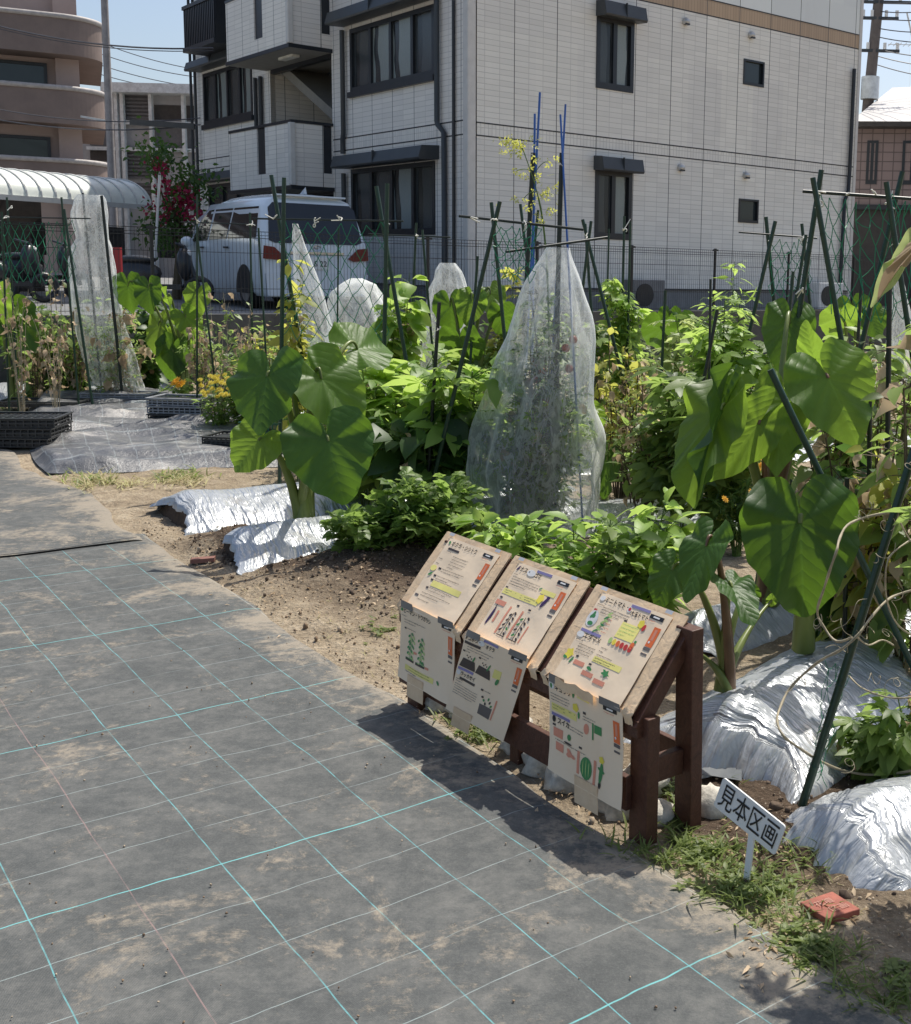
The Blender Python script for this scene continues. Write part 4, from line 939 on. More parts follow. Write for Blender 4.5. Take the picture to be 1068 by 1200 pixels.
for k in range(-10, 8):
    u0 = k*2.0; mb = MB()
    for z in (.93, 1.22, 1.70, 1.94): mb.beam(FF.p(u0+.03, z, 0), FF.p(u0+1.97, z, 0), .007, .007)
    for z in (1.99, 1.90): mb.beam(FF.p(u0+.03, z, .012), FF.p(u0+1.97, z, .012), .009, .009)
    for u in np.arange(u0+.05, u0+2., .05): mb.tube([FF.p(u, .90, .0), FF.p(u, 1.99, 0)], .0028, 3, cap=False)
    mb.build('mesh_panel', FENM, fence)
    mb = MB(); mb.beam(FF.p(u0, .84, .02), FF.p(u0, 2.02, .02), .036, .036, up=NR); mb.beam(FF.p(u0-.06, 1.99, .03), FF.p(u0+.06, 1.99, .03), .03, .03); mb.build('fence_post', FENM, fence)
# ---------------------------------------------------------------- white people carrier
def build_van(P0, head, label):
    hd = nrm(head); lf = V(-hd[1], hd[0], 0); root = empty('minivan', P0, label, 'car')
    def w(x, y, z): return P0+hd*x+lf*y+V(0, 0, z)
    PAINT = NT('pearl_white_paint'); pm = PAINT.fin(PAINT.bsdf(PAINT.mix(PAINT.noise(PAINT.obj(), .8, 2), (.60, .68, .74), (.70, .76, .80)), .22, 0, None, .6, Coat_Weight=.6))
    TG = glassmat('tinted_glass', (.012, .014, .017), .05)
    st = [0, .12, .5, 1.2, 2.0, 2.8, 3.3, 3.8, 4.2, 4.55, 4.78, 4.88]
    roof = [1.86, 1.90, 1.93, 1.94, 1.94, 1.92, 1.86, 1.62, 1.22, 1.08, .95, .82]
    wid = [.88, .91, .925, .925, .925, .925, .925, .925, .92, .89, .80, .62]
    zf = [.22, .30, .60, .92, 1.08, 1.16, 1.66, 1.80]; yw = [.90, .985, 1., 1., .985, .965, .83, .74]
    prof = []
    for i, x in enumerate(st):
        row = []; rz = roof[i]
        for z, y in zip(zf, yw):
            zz = min(z, rz-.10+.02*z) if rz < 1.9 else z
            if zz > 1.1: y = y
            rearlean = .26*max(0, (zz-1.05)/.85)**1.3 if i == 0 else (.14*max(0, (zz-1.05)/.85) if i == 1 else 0)
            row.append((x+rearlean, wid[i]*y, zz))
        row.append((x+(.28 if i == 0 else .14 if i == 1 else 0), wid[i]*.5, rz-.015)); row.append((x+(.29 if i == 0 else .15 if i == 1 else 0), 0, rz)); prof.append(row)
    A = np.array([[w(a, b, c) for a, b, c in r] for r in prof]); B = np.array([[w(a, -b, c) for a, b, c in r] for r in prof])
    mb = MB(); mb.grid(A, flip=False); mb.grid(B, flip=True)
    for i in range(len(zf)+1): mb.add([A[0, i], A[0, i+1], B[0, i+1], B[0, i]], [(0, 1, 2, 3)]); mb.add([A[-1, i], A[-1, i+1], B[-1, i+1], B[-1, i]], [(3, 2, 1, 0)])
    body = mb.build('body', pm, root)
    def side(s, pts, off, mat, name, parent=root):
        """polygon on the body side: (x,z) points, s=+1 left"""
        def yy(x, z):
            wx = np.interp(x, st, wid); return wx*np.interp(z, zf, yw)+off
        mb = MB(); P = [w(x, s*yy(x, z), z) for x, z in pts]; mb.poly(P if s > 0 else P[::-1]); return mb.build(name, mat, parent)
    for s in (1, -1):
        side(s, [(.35, 1.18), (1.75, 1.17), (1.75, 1.70), (.55, 1.70)], .012, TG, 'side_window')
        side(s, [(1.82, 1.17), (2.75, 1.16), (2.75, 1.70), (1.82, 1.70)], .012, TG, 'side_window')
        side(s, [(2.85, 1.15), (3.72, 1.12), (3.42, 1.52), (3.1, 1.69), (2.85, 1.70)], .012, TG, 'side_window')
        for x, z in ((1.6, 1.02), (2.95, 1.02)):
            mb = MB(); mb.beam(w(x, s*.945, z), w(x+.22, s*.945, z), .02, .03); mb.build('door_handle', pm if s < 0 else FRAME, root)
        mb = MB(); mb.blob(w(3.55, s*1.05, 1.12), (.12, .12, .10), n=6, m=8, rough=0); mb.build('side_mirror', pm, root)
        for x in (.85, 3.85):
            mb = MB(); mb.tube([w(x, s*.70, .34), w(x, s*.90, .34)], .335, 24); wh = mb.build('wheel', simple('tyre_rubber', (.02, .02, .02), .8) if 'tyre_rubber' not in bpy.data.materials else bpy.data.materials['tyre_rubber'], root)
            mb = MB(); mb.tube([w(x, s*.89, .34), w(x, s*.912, .34)], .22, 20); mb.build('rim', simple('alloy', (.5, .5, .5), .3, .8) if 'alloy' not in bpy.data.materials else bpy.data.materials['alloy'], wh)
            mb = MB(); q_ = np.linspace(-.2, PI+.2, 16); mb.poly([w(x+.40*math.cos(a), s*.934, .34+.40*math.sin(a)) for a in (q_ if s < 0 else q_[::-1])]); mb.build('wheel_arch', MAT['black'], root)
    def rear(pts, off, mat, name, parent=root, b=0):
        def xx(z): return (.26*max(0, (z-1.05)/.85)**1.3)
        mb = MB(); P = [w(xx(z)-off, y, z) for y, z in pts]; n = len(P); Q = [p+hd*.03 for p in P]
        mb.add(P+Q, [tuple(range(n))]+[(i, n+i, n+(i+1) % n, (i+1) % n) for i in range(n)]); return mb.build(name, mat, parent)
    rear([(-.80, 1.14), (-.74, 1.68), (-.66, 1.76), (.66, 1.76), (.74, 1.68), (.80, 1.14), (.70, 1.10), (-.70, 1.10)], .014, TG, 'rear_window')
    RL = flat('tail_light_red', (.15, .010, .012), .15); CHR = simple('chrome', (.6, .62, .64), .15, 1.)
    for s in (1, -1):
        rear([(s*.905, .84), (s*.89, 1.05), (s*.72, 1.03), (s*.54, .86), (s*.64, .82)], .03, RL, 'tail_light')
    rear([(-.46, .93), (.46, .93), (.46, .965), (-.46, .965)], .03, CHR, 'chrome_strip')
    pl_ = rear([(-.20, .68), (.20, .68), (.20, .88), (-.20, .88)], .028, flat('plate_white', (.8, .8, .76)), 'number_plate')
    class PL:
        def __call__(s_, x, y, lift=0.): return w(-.032-lift, .17-x, .73-y+0)
    title(PL(), 'S 22', .11, .0, .13, pl_, name='lettering')
    mb = MB()
    for k in range(3): mb.tube([w(-.03+.0*t_, math.cos(t_)*(.07 if k == 0 else .03 if k == 1 else .055), 1.03+math.sin(t_)*(.045 if k == 0 else .045 if k == 1 else .018)+(.012 if k == 2 else 0)) for t_ in np.linspace(0, 2*PI, 17)], .006, 4)
    mb.build('emblem', CHR, root)
    rear([(-.85, .24), (.85, .24), (.88, .60), (-.88, .60)], .05, pm, 'bumper')
    mb = MB(); mb.add([w(.45, -.03, 1.93), w(.62, -.03, 1.94), w(.45, .03, 1.93), w(.62, .03, 1.94), w(.43, 0, 2.05)], [(0, 1, 4), (1, 3, 4), (3, 2, 4), (2, 0, 4)]); mb.build('roof_fin', pm, root)
    mb = MB(); mb.box(w(.30, 0, 1.885), hd*.26, lf*1.20, V(0, 0, .03)); mb.build('rear_spoiler', pm, root, bevel=.01)
    for s in (1, -1): mb = MB(); mb.beam(w(4.75, s*.62, .70), w(4.80, s*.62, .82), .24, .10); mb.build('headlight', CHR, root)
    return root
VAN0 = V(-5.78, 19.45, GROUNDP)
build_van(VAN0, V(-math.sin(math.radians(38.5)), math.cos(math.radians(38.5)), 0), 'pearl white people carrier seen from behind its rear window, parked beside the building')

# ---------------------------------------------------------------- brown block with rounded balconies
def far(px, py, Y): return AY(px, py, Y)
BRW = simple('brown_tile', (.21, .155, .13), .7, var=.18, scale=1.2, bump=.1); BRL = simple('pinkish_wall', (.44, .34, .30), .7, var=.1, scale=1.); CAP = simple('balcony_cap', (.42, .38, .35), .6)
YB = 38.
a0 = far(-60, 90, YB); a1 = far(122, 90, YB+2.0)
bb = empty('brown_apartment_block', V(a1[0], a1[1], GROUNDP), 'brown tiled block with rounded wraparound balconies behind the carport', 'building')
dx = nrm(V(a1[0]-a0[0], a1[1]-a0[1], 0)); dy = V(-dx[1], dx[0], 0)
pe = V(a1[0], a1[1], 0)
def zat(py, Y, px=60): return float(AY(px, py, Y)[2])
def curved(u0, rad, z0, z1, name, mat, cap=True):
    n = 14; path = [pe-dx*30]+[pe-dx*(rad+u0)]+[pe-dx*(rad+u0)+dx*rad*math.sin(a)+dy*rad*(1-math.cos(a)) for a in np.linspace(0, PI/2, n)][1:]+[pe-dx*u0+dy*(rad+6)]
    mb = MB(); P = np.array([[p+V(0, 0, z0), p+V(0, 0, z1)] for p in path]); mb.grid(P, smooth=False, flip=False)
    ins = [p+dy*0 for p in path]; nn = len(path); cen = pe-dx*15+dy*5
    Q = np.array([[p+V(0, 0, z0), cen+V(0, 0, z0)] for p in path]); mb.grid(Q, smooth=False)
    Q = np.array([[p+V(0, 0, z1), cen+V(0, 0, z1)] for p in path]); mb.grid(Q, smooth=False)
    o = mb.build(name, mat, bb)
    if cap: mb = MB(); mb.tube([p+V(0, 0, z1+.03) for p in path], .09, 6); mb.build('coping', CAP, o)
    return o
floors = [(zat(55, YB, 120), zat(9, YB, 100)), (zat(140, YB, 120), zat(97, YB, 110)), (zat(215, YB, 120), zat(186, YB, 120))]
for k, (z0, z1) in enumerate(floors): curved(0.0, 1.3, z0, z1, 'balcony', BRW)
top = zat(-60, YB)
mb = MB(); mb.box(pe-dx*15.75+dy*6.3+V(0, 0, (top+1)/2), dx*30, dy*10, V(0, 0, top-1)); mb.build('wall', BRL, bb)
mb = MB(); mb.box(pe-dx*1.1+dy*2.2+V(0, 0, (top+1)/2), dx*.72, dy*2.4, V(0, 0, top-1)); mb.build('pillar', BRL, bb)
FBR = Face(pe+dy*1.22, dx, -dy)
for (py0, py1) in ((60, 92), (152, 182)):
    for (ua, ub) in ((-4.9, -1.72), (-9.5, -6.2)): window(FBR, ua, ub, zat(py1, YB), zat(py0, YB), bb, 2, curts=((0, CURTD),), fr=.1)
# grey louvred building behind
YG = 52.
gb = empty('grey_office_building', V(*far(135, 100, YG)[:2], GROUNDP), 'pale grey steel framed building with louvre panels, between the two apartment blocks', 'building')
GRYW = simple('grey_cladding', (.36, .37, .375), .6, var=.1); GRYD = simple('louvre_grey', (.13, .135, .14), .6); STE = simple('pale_steel', (.62, .66, .66), .4); RECS = simple('dark_recess', (.06, .055, .05), .8)
def gx(px): return float(AY(px, 150, YG)[0])
def gz_(py, px=190): return float(AY(px, py, YG)[2])
FG = Face(V(gx(100), YG, 0), V(1, 0, 0), V(0, -1, 0)); U = lambda px: gx(px)-gx(100)
mb = MB(); FG.bx(mb, U(78), U(280), GROUNDP, gz_(112), -12, 0); mb.build('wall', GRYW, gb)
mb = MB(); FG.bx(mb, U(131), U(280), gz_(112), gz_(101), -12.5, .9); mb.build('roof', STE, gb)
for px in (140, 147, 180, 218): mb = MB(); FG.bx(mb, U(px), U(px)+.14, GROUNDP, gz_(112), .25, .45); mb.build('steel_column', STE, gb)
for (x0, x1, y0, y1) in ((147, 178, 110, 140), (147, 178, 175, 210), (147, 178, 215, 240)):
    mb = MB()
    for z in np.arange(gz_(y1), gz_(y0), .16): FG.bx(mb, U(x0), U(x1), z, z+.09, .02, .10)
    FG.bx(mb, U(x0), U(x1), gz_(y1), gz_(y0), .0, .02); mb.build('louvre', GRYD, gb)
for (x0, x1, y0, y1, m_) in ((182, 240, 123, 140, RECS), (182, 240, 150, 176, GRYD), (105, 131, 150, 172, GRYD), (105, 131, 178, 190, RECS)):
    mb = MB(); FG.bx(mb, U(x0), U(x1), gz_(y1), gz_(y0), .0, .05); mb.build('opening', m_, gb)
for y in (143, 174): mb = MB(); FG.bx(mb, U(104), U(280), gz_(y+4), gz_(y), .05, .30); mb.build('floor_beam', STE, gb)

# carport with a curved ribbed roof
YC = 24.
cp0, cp1 = AY(-90, 226, YC-3.), AY(178, 241, YC+1.5); cdx = nrm(V(cp1[0]-cp0[0], cp1[1]-cp0[1], 0)); cdy = V(-cdx[1], cdx[0], 0); cl = float(np.linalg.norm((cp1-cp0)[:2]))
car = empty('carport', V(cp1[0], cp1[1], GROUNDP), 'carport with a white curved ribbed roof, left of the flowering tree', 'carport')
CPM = simple('polycarbonate', (.80, .83, .76), .35, var=.15, scale=3)
zb = float(cp1[2]); rr_ = 1.05
mb = MB(); n = 9; q_ = np.linspace(0, PI*.5, n); nn = int(cl/.05)
def cpt(s_, a): return V(cp0[0], cp0[1], zb)+cdx*s_+cdy*(.95*(1-math.cos(a)))+V(0, 0, .56*math.sin(a))
P = np.array([[cpt(s_, a) for a in q_]+[cpt(s_, PI/2)+cdy*1.6+V(0, 0, .02)] for s_ in np.linspace(0, cl, 60)]); mb.grid(P); mb.grid(P-V(0, 0, .02), flip=True)
mb.build('roof', CPM, car)
for s_ in np.arange(.1, cl, .32):
    mb = MB(); mb.tube([cpt(s_, a)+V(0, 0, .012)-cdy*.01 for a in q_]+[cpt(s_, PI/2)+cdy*1.6+V(0, 0, .03)], .018, 4); mb.build('rib', TRIM, car)
mb = MB(); mb.beam(V(cp0[0], cp0[1], zb-.04), V(cp0[0], cp0[1], zb-.04)+cdx*cl, .08, .10); mb.build('gutter', TRIM, car)
for s_ in (cl-.35, cl-4.5): mb = MB(); b_ = V(cp0[0], cp0[1], 0)+cdx*s_+cdy*1.2; mb.beam(b_+V(0, 0, GROUNDP), b_+V(0, 0, zb+.6), .09, .09, up=cdx); mb.build('post', FRAME, car)
# dark bicycle shed wall and ground clutter below the carport
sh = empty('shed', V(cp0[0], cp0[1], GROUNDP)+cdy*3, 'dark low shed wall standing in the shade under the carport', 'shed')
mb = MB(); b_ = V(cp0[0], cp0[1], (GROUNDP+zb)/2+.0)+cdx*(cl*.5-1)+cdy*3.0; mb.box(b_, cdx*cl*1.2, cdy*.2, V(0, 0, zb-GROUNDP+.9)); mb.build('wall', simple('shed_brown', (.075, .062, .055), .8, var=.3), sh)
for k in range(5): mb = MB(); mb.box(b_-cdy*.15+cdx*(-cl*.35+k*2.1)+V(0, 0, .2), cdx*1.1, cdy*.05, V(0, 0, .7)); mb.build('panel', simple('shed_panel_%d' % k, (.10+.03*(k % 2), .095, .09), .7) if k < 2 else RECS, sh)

def motorbike(P, ang, label):
    r = empty('motor_scooter', P, label, 'motor scooter', 'scooters parked behind the mesh fence'); c_, s_ = math.cos(ang), math.sin(ang)
    def w(x, y, z): return P+V(c_*x-s_*y, s_*x+c_*y, z)
    for x in (-.6, .6): mb = MB(); mb.tube([w(x+.21*math.cos(a), 0, .27+.21*math.sin(a)) for a in np.linspace(0, 2*PI, 17)], .055, 6); mb.build('wheel', MAT['black'], r)
    mb = MB(); mb.tube([w(.62, 0, .3), w(.42, 0, .95), w(.38, 0, 1.02)], .04, 6); mb.build('fork', DGREY, r)
    mb = MB(); mb.tube([w(.30, -.3, 1.06), w(.40, 0, 1.0), w(.30, .3, 1.06)], .02, 6); mb.build('handlebar', MAT['black'], r)
    mb = MB(); mb.blob(w(-.35, 0, .55), (.42, .16, .22), rough=.05, n=8, m=10); mb.blob(w(.40, 0, .72), (.12, .20, .28), rough=.05); mb.box(w(.05, 0, .33), V(c_, s_, 0)*.6, V(-s_, c_, 0)*.26, V(0, 0, .08)); mb.build('fairing', simple('scooter_grey', (.03, .032, .036), .3) if 'scooter_grey' not in bpy.data.materials else bpy.data.materials['scooter_grey'], r)
    mb = MB(); mb.blob(w(-.35, 0, .78), (.36, .14, .07), rough=.03); mb.build('seat', MAT['black'], r); mb = MB(); mb.blob(w(.46, 0, .90), (.06, .07, .06), rough=0); mb.build('headlight', MAT['white'], r)
    return r
motorbike(V(*AY(186, 300, 19.5)[:2], GROUNDP), .3, 'grey scooter parked nearest the van behind the mesh fence')
motorbike(V(*AY(5, 300, 19.2)[:2], GROUNDP), .9, 'grey scooter parked at the far left under the carport edge')
motorbike(V(*AY(48, 300, 20.)[:2], GROUNDP), .8, 'grey scooter parked second from the left under the carport edge')
# red roadside post plate
p = AY(136, 305, 18.); o = empty('red_panel', V(p[0], p[1], GROUNDP), 'narrow red upright panel beside the netted plant on the left', 'panel')
mb = MB(); mb.box(V(p[0], p[1], p[2]), V(.17, 0, 0), V(0, .06, 0), V(0, 0, .40)); mb.build('plate', flat('vivid_red', (.34, .025, .025)), o); mb = MB(); mb.tube([V(p[0], p[1], GROUNDP+.1), V(p[0], p[1], p[2])], .02, 6); mb.build('post', FRAME, o); mb = MB(); mb.box(V(p[0], p[1], GROUNDP+.08), V(.34, 0, 0), V(0, .2, 0), V(0, 0, .16)); mb.build('base', MAT['black'], o)

# thin steel mast, utility pole with fittings, wires
m0 = AY(131, 205, 30.); mast = empty('steel_mast', V(m0[0], m0[1], GROUNDP), 'thin grey steel mast beside the brown block', 'mast')
mb = MB(); mt = AY(122.5, 0, 30.); mb.tube([V(m0[0], m0[1], GROUNDP), m0, mt+V(0, 0, 2)], [.11, .10, .085], 8); mb.build('shaft', simple('mast_grey', (.36, .33, .32), .5), mast)
mb = MB(); j_ = AY(128, 142, 30.); mb.beam(j_, j_+V(-.9, .4, .15), .05, .05); mb.build('bracket', TRIM, mast)
YU = 34.
u0 = AY(1012, 300, YU); up_ = empty('utility_pole', V(u0[0], u0[1], GROUNDP), 'concrete utility pole with crossarms and a box, right of the apartment block', 'utility pole')
ut = AY(1030, 0, YU); ub = AY(1016, 138, YU); dirp = (ut-ub)/(ut[2]-ub[2])
def upz(z): return ub+dirp*(z-ub[2])
mb = MB(); mb.tube([upz(GROUNDP), upz(ut[2]+3)], [.19, .13], 10); mb.build('shaft', simple('pole_concrete', (.14, .12, .11), .8, var=.2), up_)
for py, ww in ((3, 1.2), (22, .5), (60, .6)):
    mb = MB(); z = float(AY(1025, py, YU)[2]); mb.beam(upz(z)+V(-ww*.9, -.1, 0), upz(z)+V(ww*1.2, -.1, 0), .08, .08); mb.build('crossarm', DGREY, up_)
    for k in (-.8, -.3, .5, 1.1): mb = MB(); mb.tube([upz(z)+V(ww*k, -.1, .04), upz(z)+V(ww*k, -.1, .22)], .05, 6); mb.build('insulator', MAT['white'], up_)
mb = MB(); z = float(AY(1020, 103, YU)[2]); mb.tube([upz(z)+V(0, -.05, -.32), upz(z)+V(0, -.05, .30)], .26, 10); mb.build('pole_band', simple('band_white', (.62, .66, .68), .5), up_)
mb = MB(); z = float(AY(1010, 112, YU)[2]); mb.box(upz(z)+V(-.42, 0, 0), V(.2, 0, 0), V(0, .2, 0), V(0, 0, .5)); mb.build('junction_box', MAT['black'], up_)
WIR = simple('wire_black', (.06, .06, .07), .5)
def wire(a, b, sag, name='power_cable', r=.018, label=None, k=14):
    mb = MB(); t_ = np.linspace(0, 1, k); mb.tube([a+(b-a)*s_-V(0, 0, sag*4*s_*(1-s_)) for s_ in t_], r, 4)
    o = mb.build(name, WIR, origin=(a+b)/2); tag(o, label or 'thin overhead cable running off the utility pole at the right', 'cable', 'overhead cables on the right'); return o
for k, py in enumerate((4, 14, 22, 34, 44, 58, 66, 76)):
    z = float(AY(1025, py, YU)[2]); wire(upz(z)+V(.1, -.1, 0), AY(1140, py-18+k*5, YU-6+k), .12, r=.014)
g2 = 'overhead cables on the left'
for (xa, ya, Ya, xb, yb, Yb, r) in ((-60, 14, 26, 250, 56, 26, .018), (-60, 17, 26, 250, 59, 26, .010), (100, 42, 60, 250, 84, 60, .02), (100, 56, 60, 250, 92, 60, .02), (90, 66, 60, 250, 104, 60, .02), (90, 78, 60, 250, 110, 60, .02), (-60, 115, 26, 235, 138, 27, .012), (-60, 128, 26, 235, 146, 26, .014)):
    o = wire(AY(xa, ya, Ya), AY(xb, yb, Yb), .25, r=r, label='thin overhead cable crossing the sky left of the apartment block'); o['group'] = g2
mb = MB(); mb.beam(AY(153, 143, 26), AY(228, 148, 26), .09, .12); o = mb.build('cable_sleeve', simple('sleeve_black', (.05, .05, .05), .5), origin=AY(190, 145, 26)); tag(o, 'thick black and white sleeve around an overhead cable in front of the louvred building', 'cable sleeve')

# brown tiled house at the right edge
YH = 31.
hp = AY(1003, 300, YH); hs = empty('tiled_house', V(hp[0], hp[1], GROUNDP), 'pinkish brown tiled house with a pale roof at the right edge', 'house')
HT = tilemat('mauve_tile', (.235, .18, .175), groutk=.45, bw=.28, bh=.24, seamon=False, mort=.014)
HDK = simple('house_dark', (.05, .045, .042), .7); HRF = simple('pale_roof', (.50, .48, .46), .5, var=.15, scale=.6)
hdx = nrm(V(1, -.16, 0)); FH = Face(V(hp[0], hp[1], 0), hdx, V(hdx[1], -hdx[0], 0))
hz = lambda py, px=1050: float(AY(px, py, YH-1)[2])
mb = MB(); FH.wall(mb, -.2, 9, hz(240), hz(146)); mb.build('tiled_wall', HT, hs)
mb = MB(); FH.bx(mb, -.2, 9, GROUNDP, hz(240)-.01, -6, .0); mb.build('lower_wall', HDK, hs)
mb = MB(); FH.bx(mb, -.4, 9.2, hz(244), hz(238), .0, .15); mb.build('band', FRAME, hs)
mb = MB(); FH.bx(mb, -.5, 9.4, hz(146), hz(140), -6, .55); mb.build('eaves', HDK, hs)
mb = MB(); A_ = [FH.p(-.3, hz(140), .45), FH.p(9.4, hz(140), .45), FH.p(9.4, hz(104)+1.3, -5.5), FH.p(.9, hz(108)+1.1, -5.5)]; mb.quad(*A_); mb.build('roof', HRF, hs)
for (x0, x1) in ((1016, 1029), (1057, 1080)):
    w0 = float(AY(x0, 180, YH)[0]-hp[0]); w1 = float(AY(x1, 180, YH)[0]-hp[0]); window(FH, w0, w1, hz(213), hz(160), hs, 2, GLASSG, fr=.07)
mb = MB(); a_ = FH.p(1.9, hz(130), -2); mb.tube([a_, AY(1063, 14, YH+2)], .025, 5); mb.build('aerial_mast', TRIM, hs)
mb = MB(); b_ = AY(1058, 50, YH+2)
for k in range(6): mb.beam(b_+V(-.3+k*.14, 0, 0), b_+V(-.3+k*.14, .5, 0), .012, .012)
mb.beam(b_+V(-.35, .25, 0), b_+V(.5, .25, 0), .015, .015); mb.build('aerial', TRIM, hs)
# air conditioner units against the plinth
for k, (px, py, lab) in enumerate(((968, 352, 'white outdoor air conditioner unit against the wall behind the trellis net'), (755, 358, 'dark outdoor air conditioner unit behind the middle of the fence'))):
    q_ = plane_pt = None
    d_ = ray(px, py); tt_ = np.dot(BCOR+NR*.45-_O, NR)/np.dot(d_, NR); P_ = _O+d_*tt_; P_[2] = GROUNDP
    r = empty('air_conditioner', P_, lab, 'air conditioner'); mb = MB(); mb.box(P_+V(0, 0, .32), DR*.8, NR*.3, V(0, 0, .58)); mb.build('case', MAT['white'] if k == 0 else simple('ac_grey', (.2, .2, .2), .6), r, bevel=.01)
    mb = MB(); mb.tube([P_+V(0, 0, .32)+NR*.155-DR*.12, P_+V(0, 0, .32)+NR*.17-DR*.12], .22, 20); mb.build('fan_grille', MAT['black'], r)
# ---------------------------------------------------------------- silver mulch beds
def bed(name, label, start, d, length, width, h, seed=0, holes=(), group=None, res=.012, flap=.10, cover=False):
    """film stretched over a soil ridge: crisp pleats run from the ridge down the flanks and gather at the stems"""
    d = nrm(V(d[0], d[1], 0)); sd_ = V(-d[1], d[0], 0); n1_ = int(length/res)+1; n2_ = int(width*1.3/res)+1
    S_, T_ = np.meshgrid(np.linspace(0, 1, n1_)*length, np.linspace(-1, 1, n2_), indexing='ij')
    a = T_*width/2
    hw = 1+.16*(fbm(S_*1.7+seed, S_*0+.5, seed)-.5)*2+.05*(fbm(S_*9+seed, S_*0+.5, seed+1)-.5)*2
    e = sstep(S_, -.10, flap); e2 = sstep(length-S_, -.05, .25)
    prof = (1-np.abs(T_)**1.45)
    z = h*prof*(.45+.55*e)*(.2+.8*e2)*(1+.30*(fbm(S_*2.2, T_*1.2, seed+3)-.5))
    warp = (fbm(S_*3, T_*1.3, seed+6)-.5)*.16
    def ridge(n): return (1-np.abs(2*n-1))**2.2
    fan = np.abs(T_)**1.2
    c1 = ridge(fbm((S_+warp)*17, a*.8+seed, seed+9, 2, .45)); c2 = ridge(fbm((S_+warp*1.3)*36, a*1.9+seed, seed+12, 2, .4)); c3 = ridge(fbm(S_*5+a*6, a*9-S_*4, seed+15, 3, .5))
    z = z+(.003+.014*fan)*(c1-.5)+(.002+.006*fan)*(c2-.5)+.004*(c3-.4)
    for (hs, ht) in holes:
        rr = np.hypot(S_-hs, a-ht); th = np.arctan2(a-ht, S_-hs)
        z = z+np.exp(-(rr/.20)**2)*.016*(np.abs(np.sin(th*6.5+seed+1.5*warp*10))**.6-.5)*np.clip(rr/.05, 0, 1)-.03*np.exp(-(rr/.03)**2)
    edge = np.clip((1-np.abs(T_))/.05, 0, 1); z = np.maximum(z, .010)*edge-.02*(1-edge)
    P = V(start[0], start[1], 0)+d*(S_+.05*(fbm(T_*3+seed, S_*2, seed+22)-.5))[..., None]+sd_*(a*hw+(fbm(S_*7, T_*2, seed+20)-.5)*.05*fan)[..., None]+V(0, 0, 1)*z[..., None]
    jag = (fbm(T_[0]*3+seed, T_[0]*0, seed+30)-.5)*.22
    k = int(.12/res)
    for i in range(k): P[i] += d*(jag*(1-i/k))[:, None]
    if cover:
        ts = np.linspace(1, 0, 14)[:-1]; pl = (ridge(fbm(a[0]*16+seed, a[0]*0+.3, seed+40, 2))-.5); z0_ = P[0, :, 2].copy(); C = []
        for t_ in ts: row = P[0]-d*(.13*t_**.8+.055*pl*t_)[:, None]*(.4+.6*(1-np.abs(T_[0]))[:, None]); row[:, 2] = z0_*(1-t_)**.85-.01*t_; C.append(row)
        P = np.concatenate([np.array(C), P]); UVc = np.array([np.stack([a[0], 0*a[0]+t_*.12], -1) for t_ in ts])
    else: P[0, :, 2] *= .72
    uvs = np.stack([S_, a], -1)
    if cover: uvs = np.concatenate([UVc, uvs])
    mb = MB(); mb.grid(P, uvs=uvs, flip=False); o = mb.build(name, MAT['mulch'], origin=V(start[0], start[1], 0)); tag(o, label, 'mulch film', group)
    # the soil ridge under it, coloured dark to stand for the shade inside the open end
    n = 14; Q = np.array([[V(start[0], start[1], 0)+d*(.03+s_)+sd_*(width*.46*t_)+V(0, 0, max(-.02, (h*(.55 if cover else .78)*(1-abs(t_)**1.6)-.014)*(1 if s_ > .01 else .86)+.008*math.sin(t_*19+seed))) for t_ in np.linspace(-1, 1, n)] for s_ in np.linspace(.12 if cover else 0, length*.9, 12)])
    mb = MB(); mb.grid(Q); mb.add([Q[0, i] for i in range(n)]+[Q[0, i]*V(1, 1, 0)-V(0, 0, .02)-d*.03 for i in range(n)], [(i, n+i, n+i+1, i+1) for i in range(n-1)])
    so_ = mb.build('soil_ridge', simple('hole_shade_soil', (.075, .048, .03), .95, var=.5, scale=30, bump=1., bscale=60) if 'hole_shade_soil' not in bpy.data.materials else bpy.data.materials['hole_shade_soil'], o); return o
DB = (.62, .785); DE = (.77, .64)
bed('mulch_film', 'silver plastic mulch around the big taro, tucked into soil right of the information board', (.22, 3.58), (.60, .80), 2.6, .78, .19, 1, [(.24, .06), (.73, .02)], cover=True)
bed('mulch_film', 'silver plastic mulch at the right edge, nearest the hand-lettered sign', (.56, 3.06), (.86, .50), 2.2, .52, .14, 2, cover=True)
bed('mulch_film', 'silver plastic mulch under the large taro left of the peanut plants', (-2.30, 6.04), (.80, .60), 2.3, .80, .17, 3, [(.45, .05)])
bed('mulch_film', 'silver plastic mulch farthest left of the large taro, beside the folded sheets', (-2.98, 6.92), (.80, .60), 2.7, .90, .18, 4)
bed('mulch_film', 'silver plastic mulch behind the bright pepper plants, right of the netted tomato', (-.75, 7.2), (.97, .22), 2.6, 1.15, .10, 5, res=.02)
bed('mulch_film', 'narrow silver plastic mulch between the pepper plants and the big taro', (.12, 4.75), (.75, .66), 1.6, .42, .15, 6, res=.02)
bed('mulch_film', 'silver plastic mulch at the far left below the dried climbing vines', (-8.8, 12.6), (.9, .43), 3.2, 1.3, .14, 7, res=.04)
bed('mulch_film', 'silver plastic mulch under the yellow flowers behind the stacked trays', (-5.6, 12.0), (.9, .43), 3.2, 1.2, .12, 8, res=.04)
bed('mulch_film', 'silver plastic mulch far behind the netted tomato plant', (-1.0, 9.2), (.9, .43), 4, 1.0, .12, 9, res=.035)

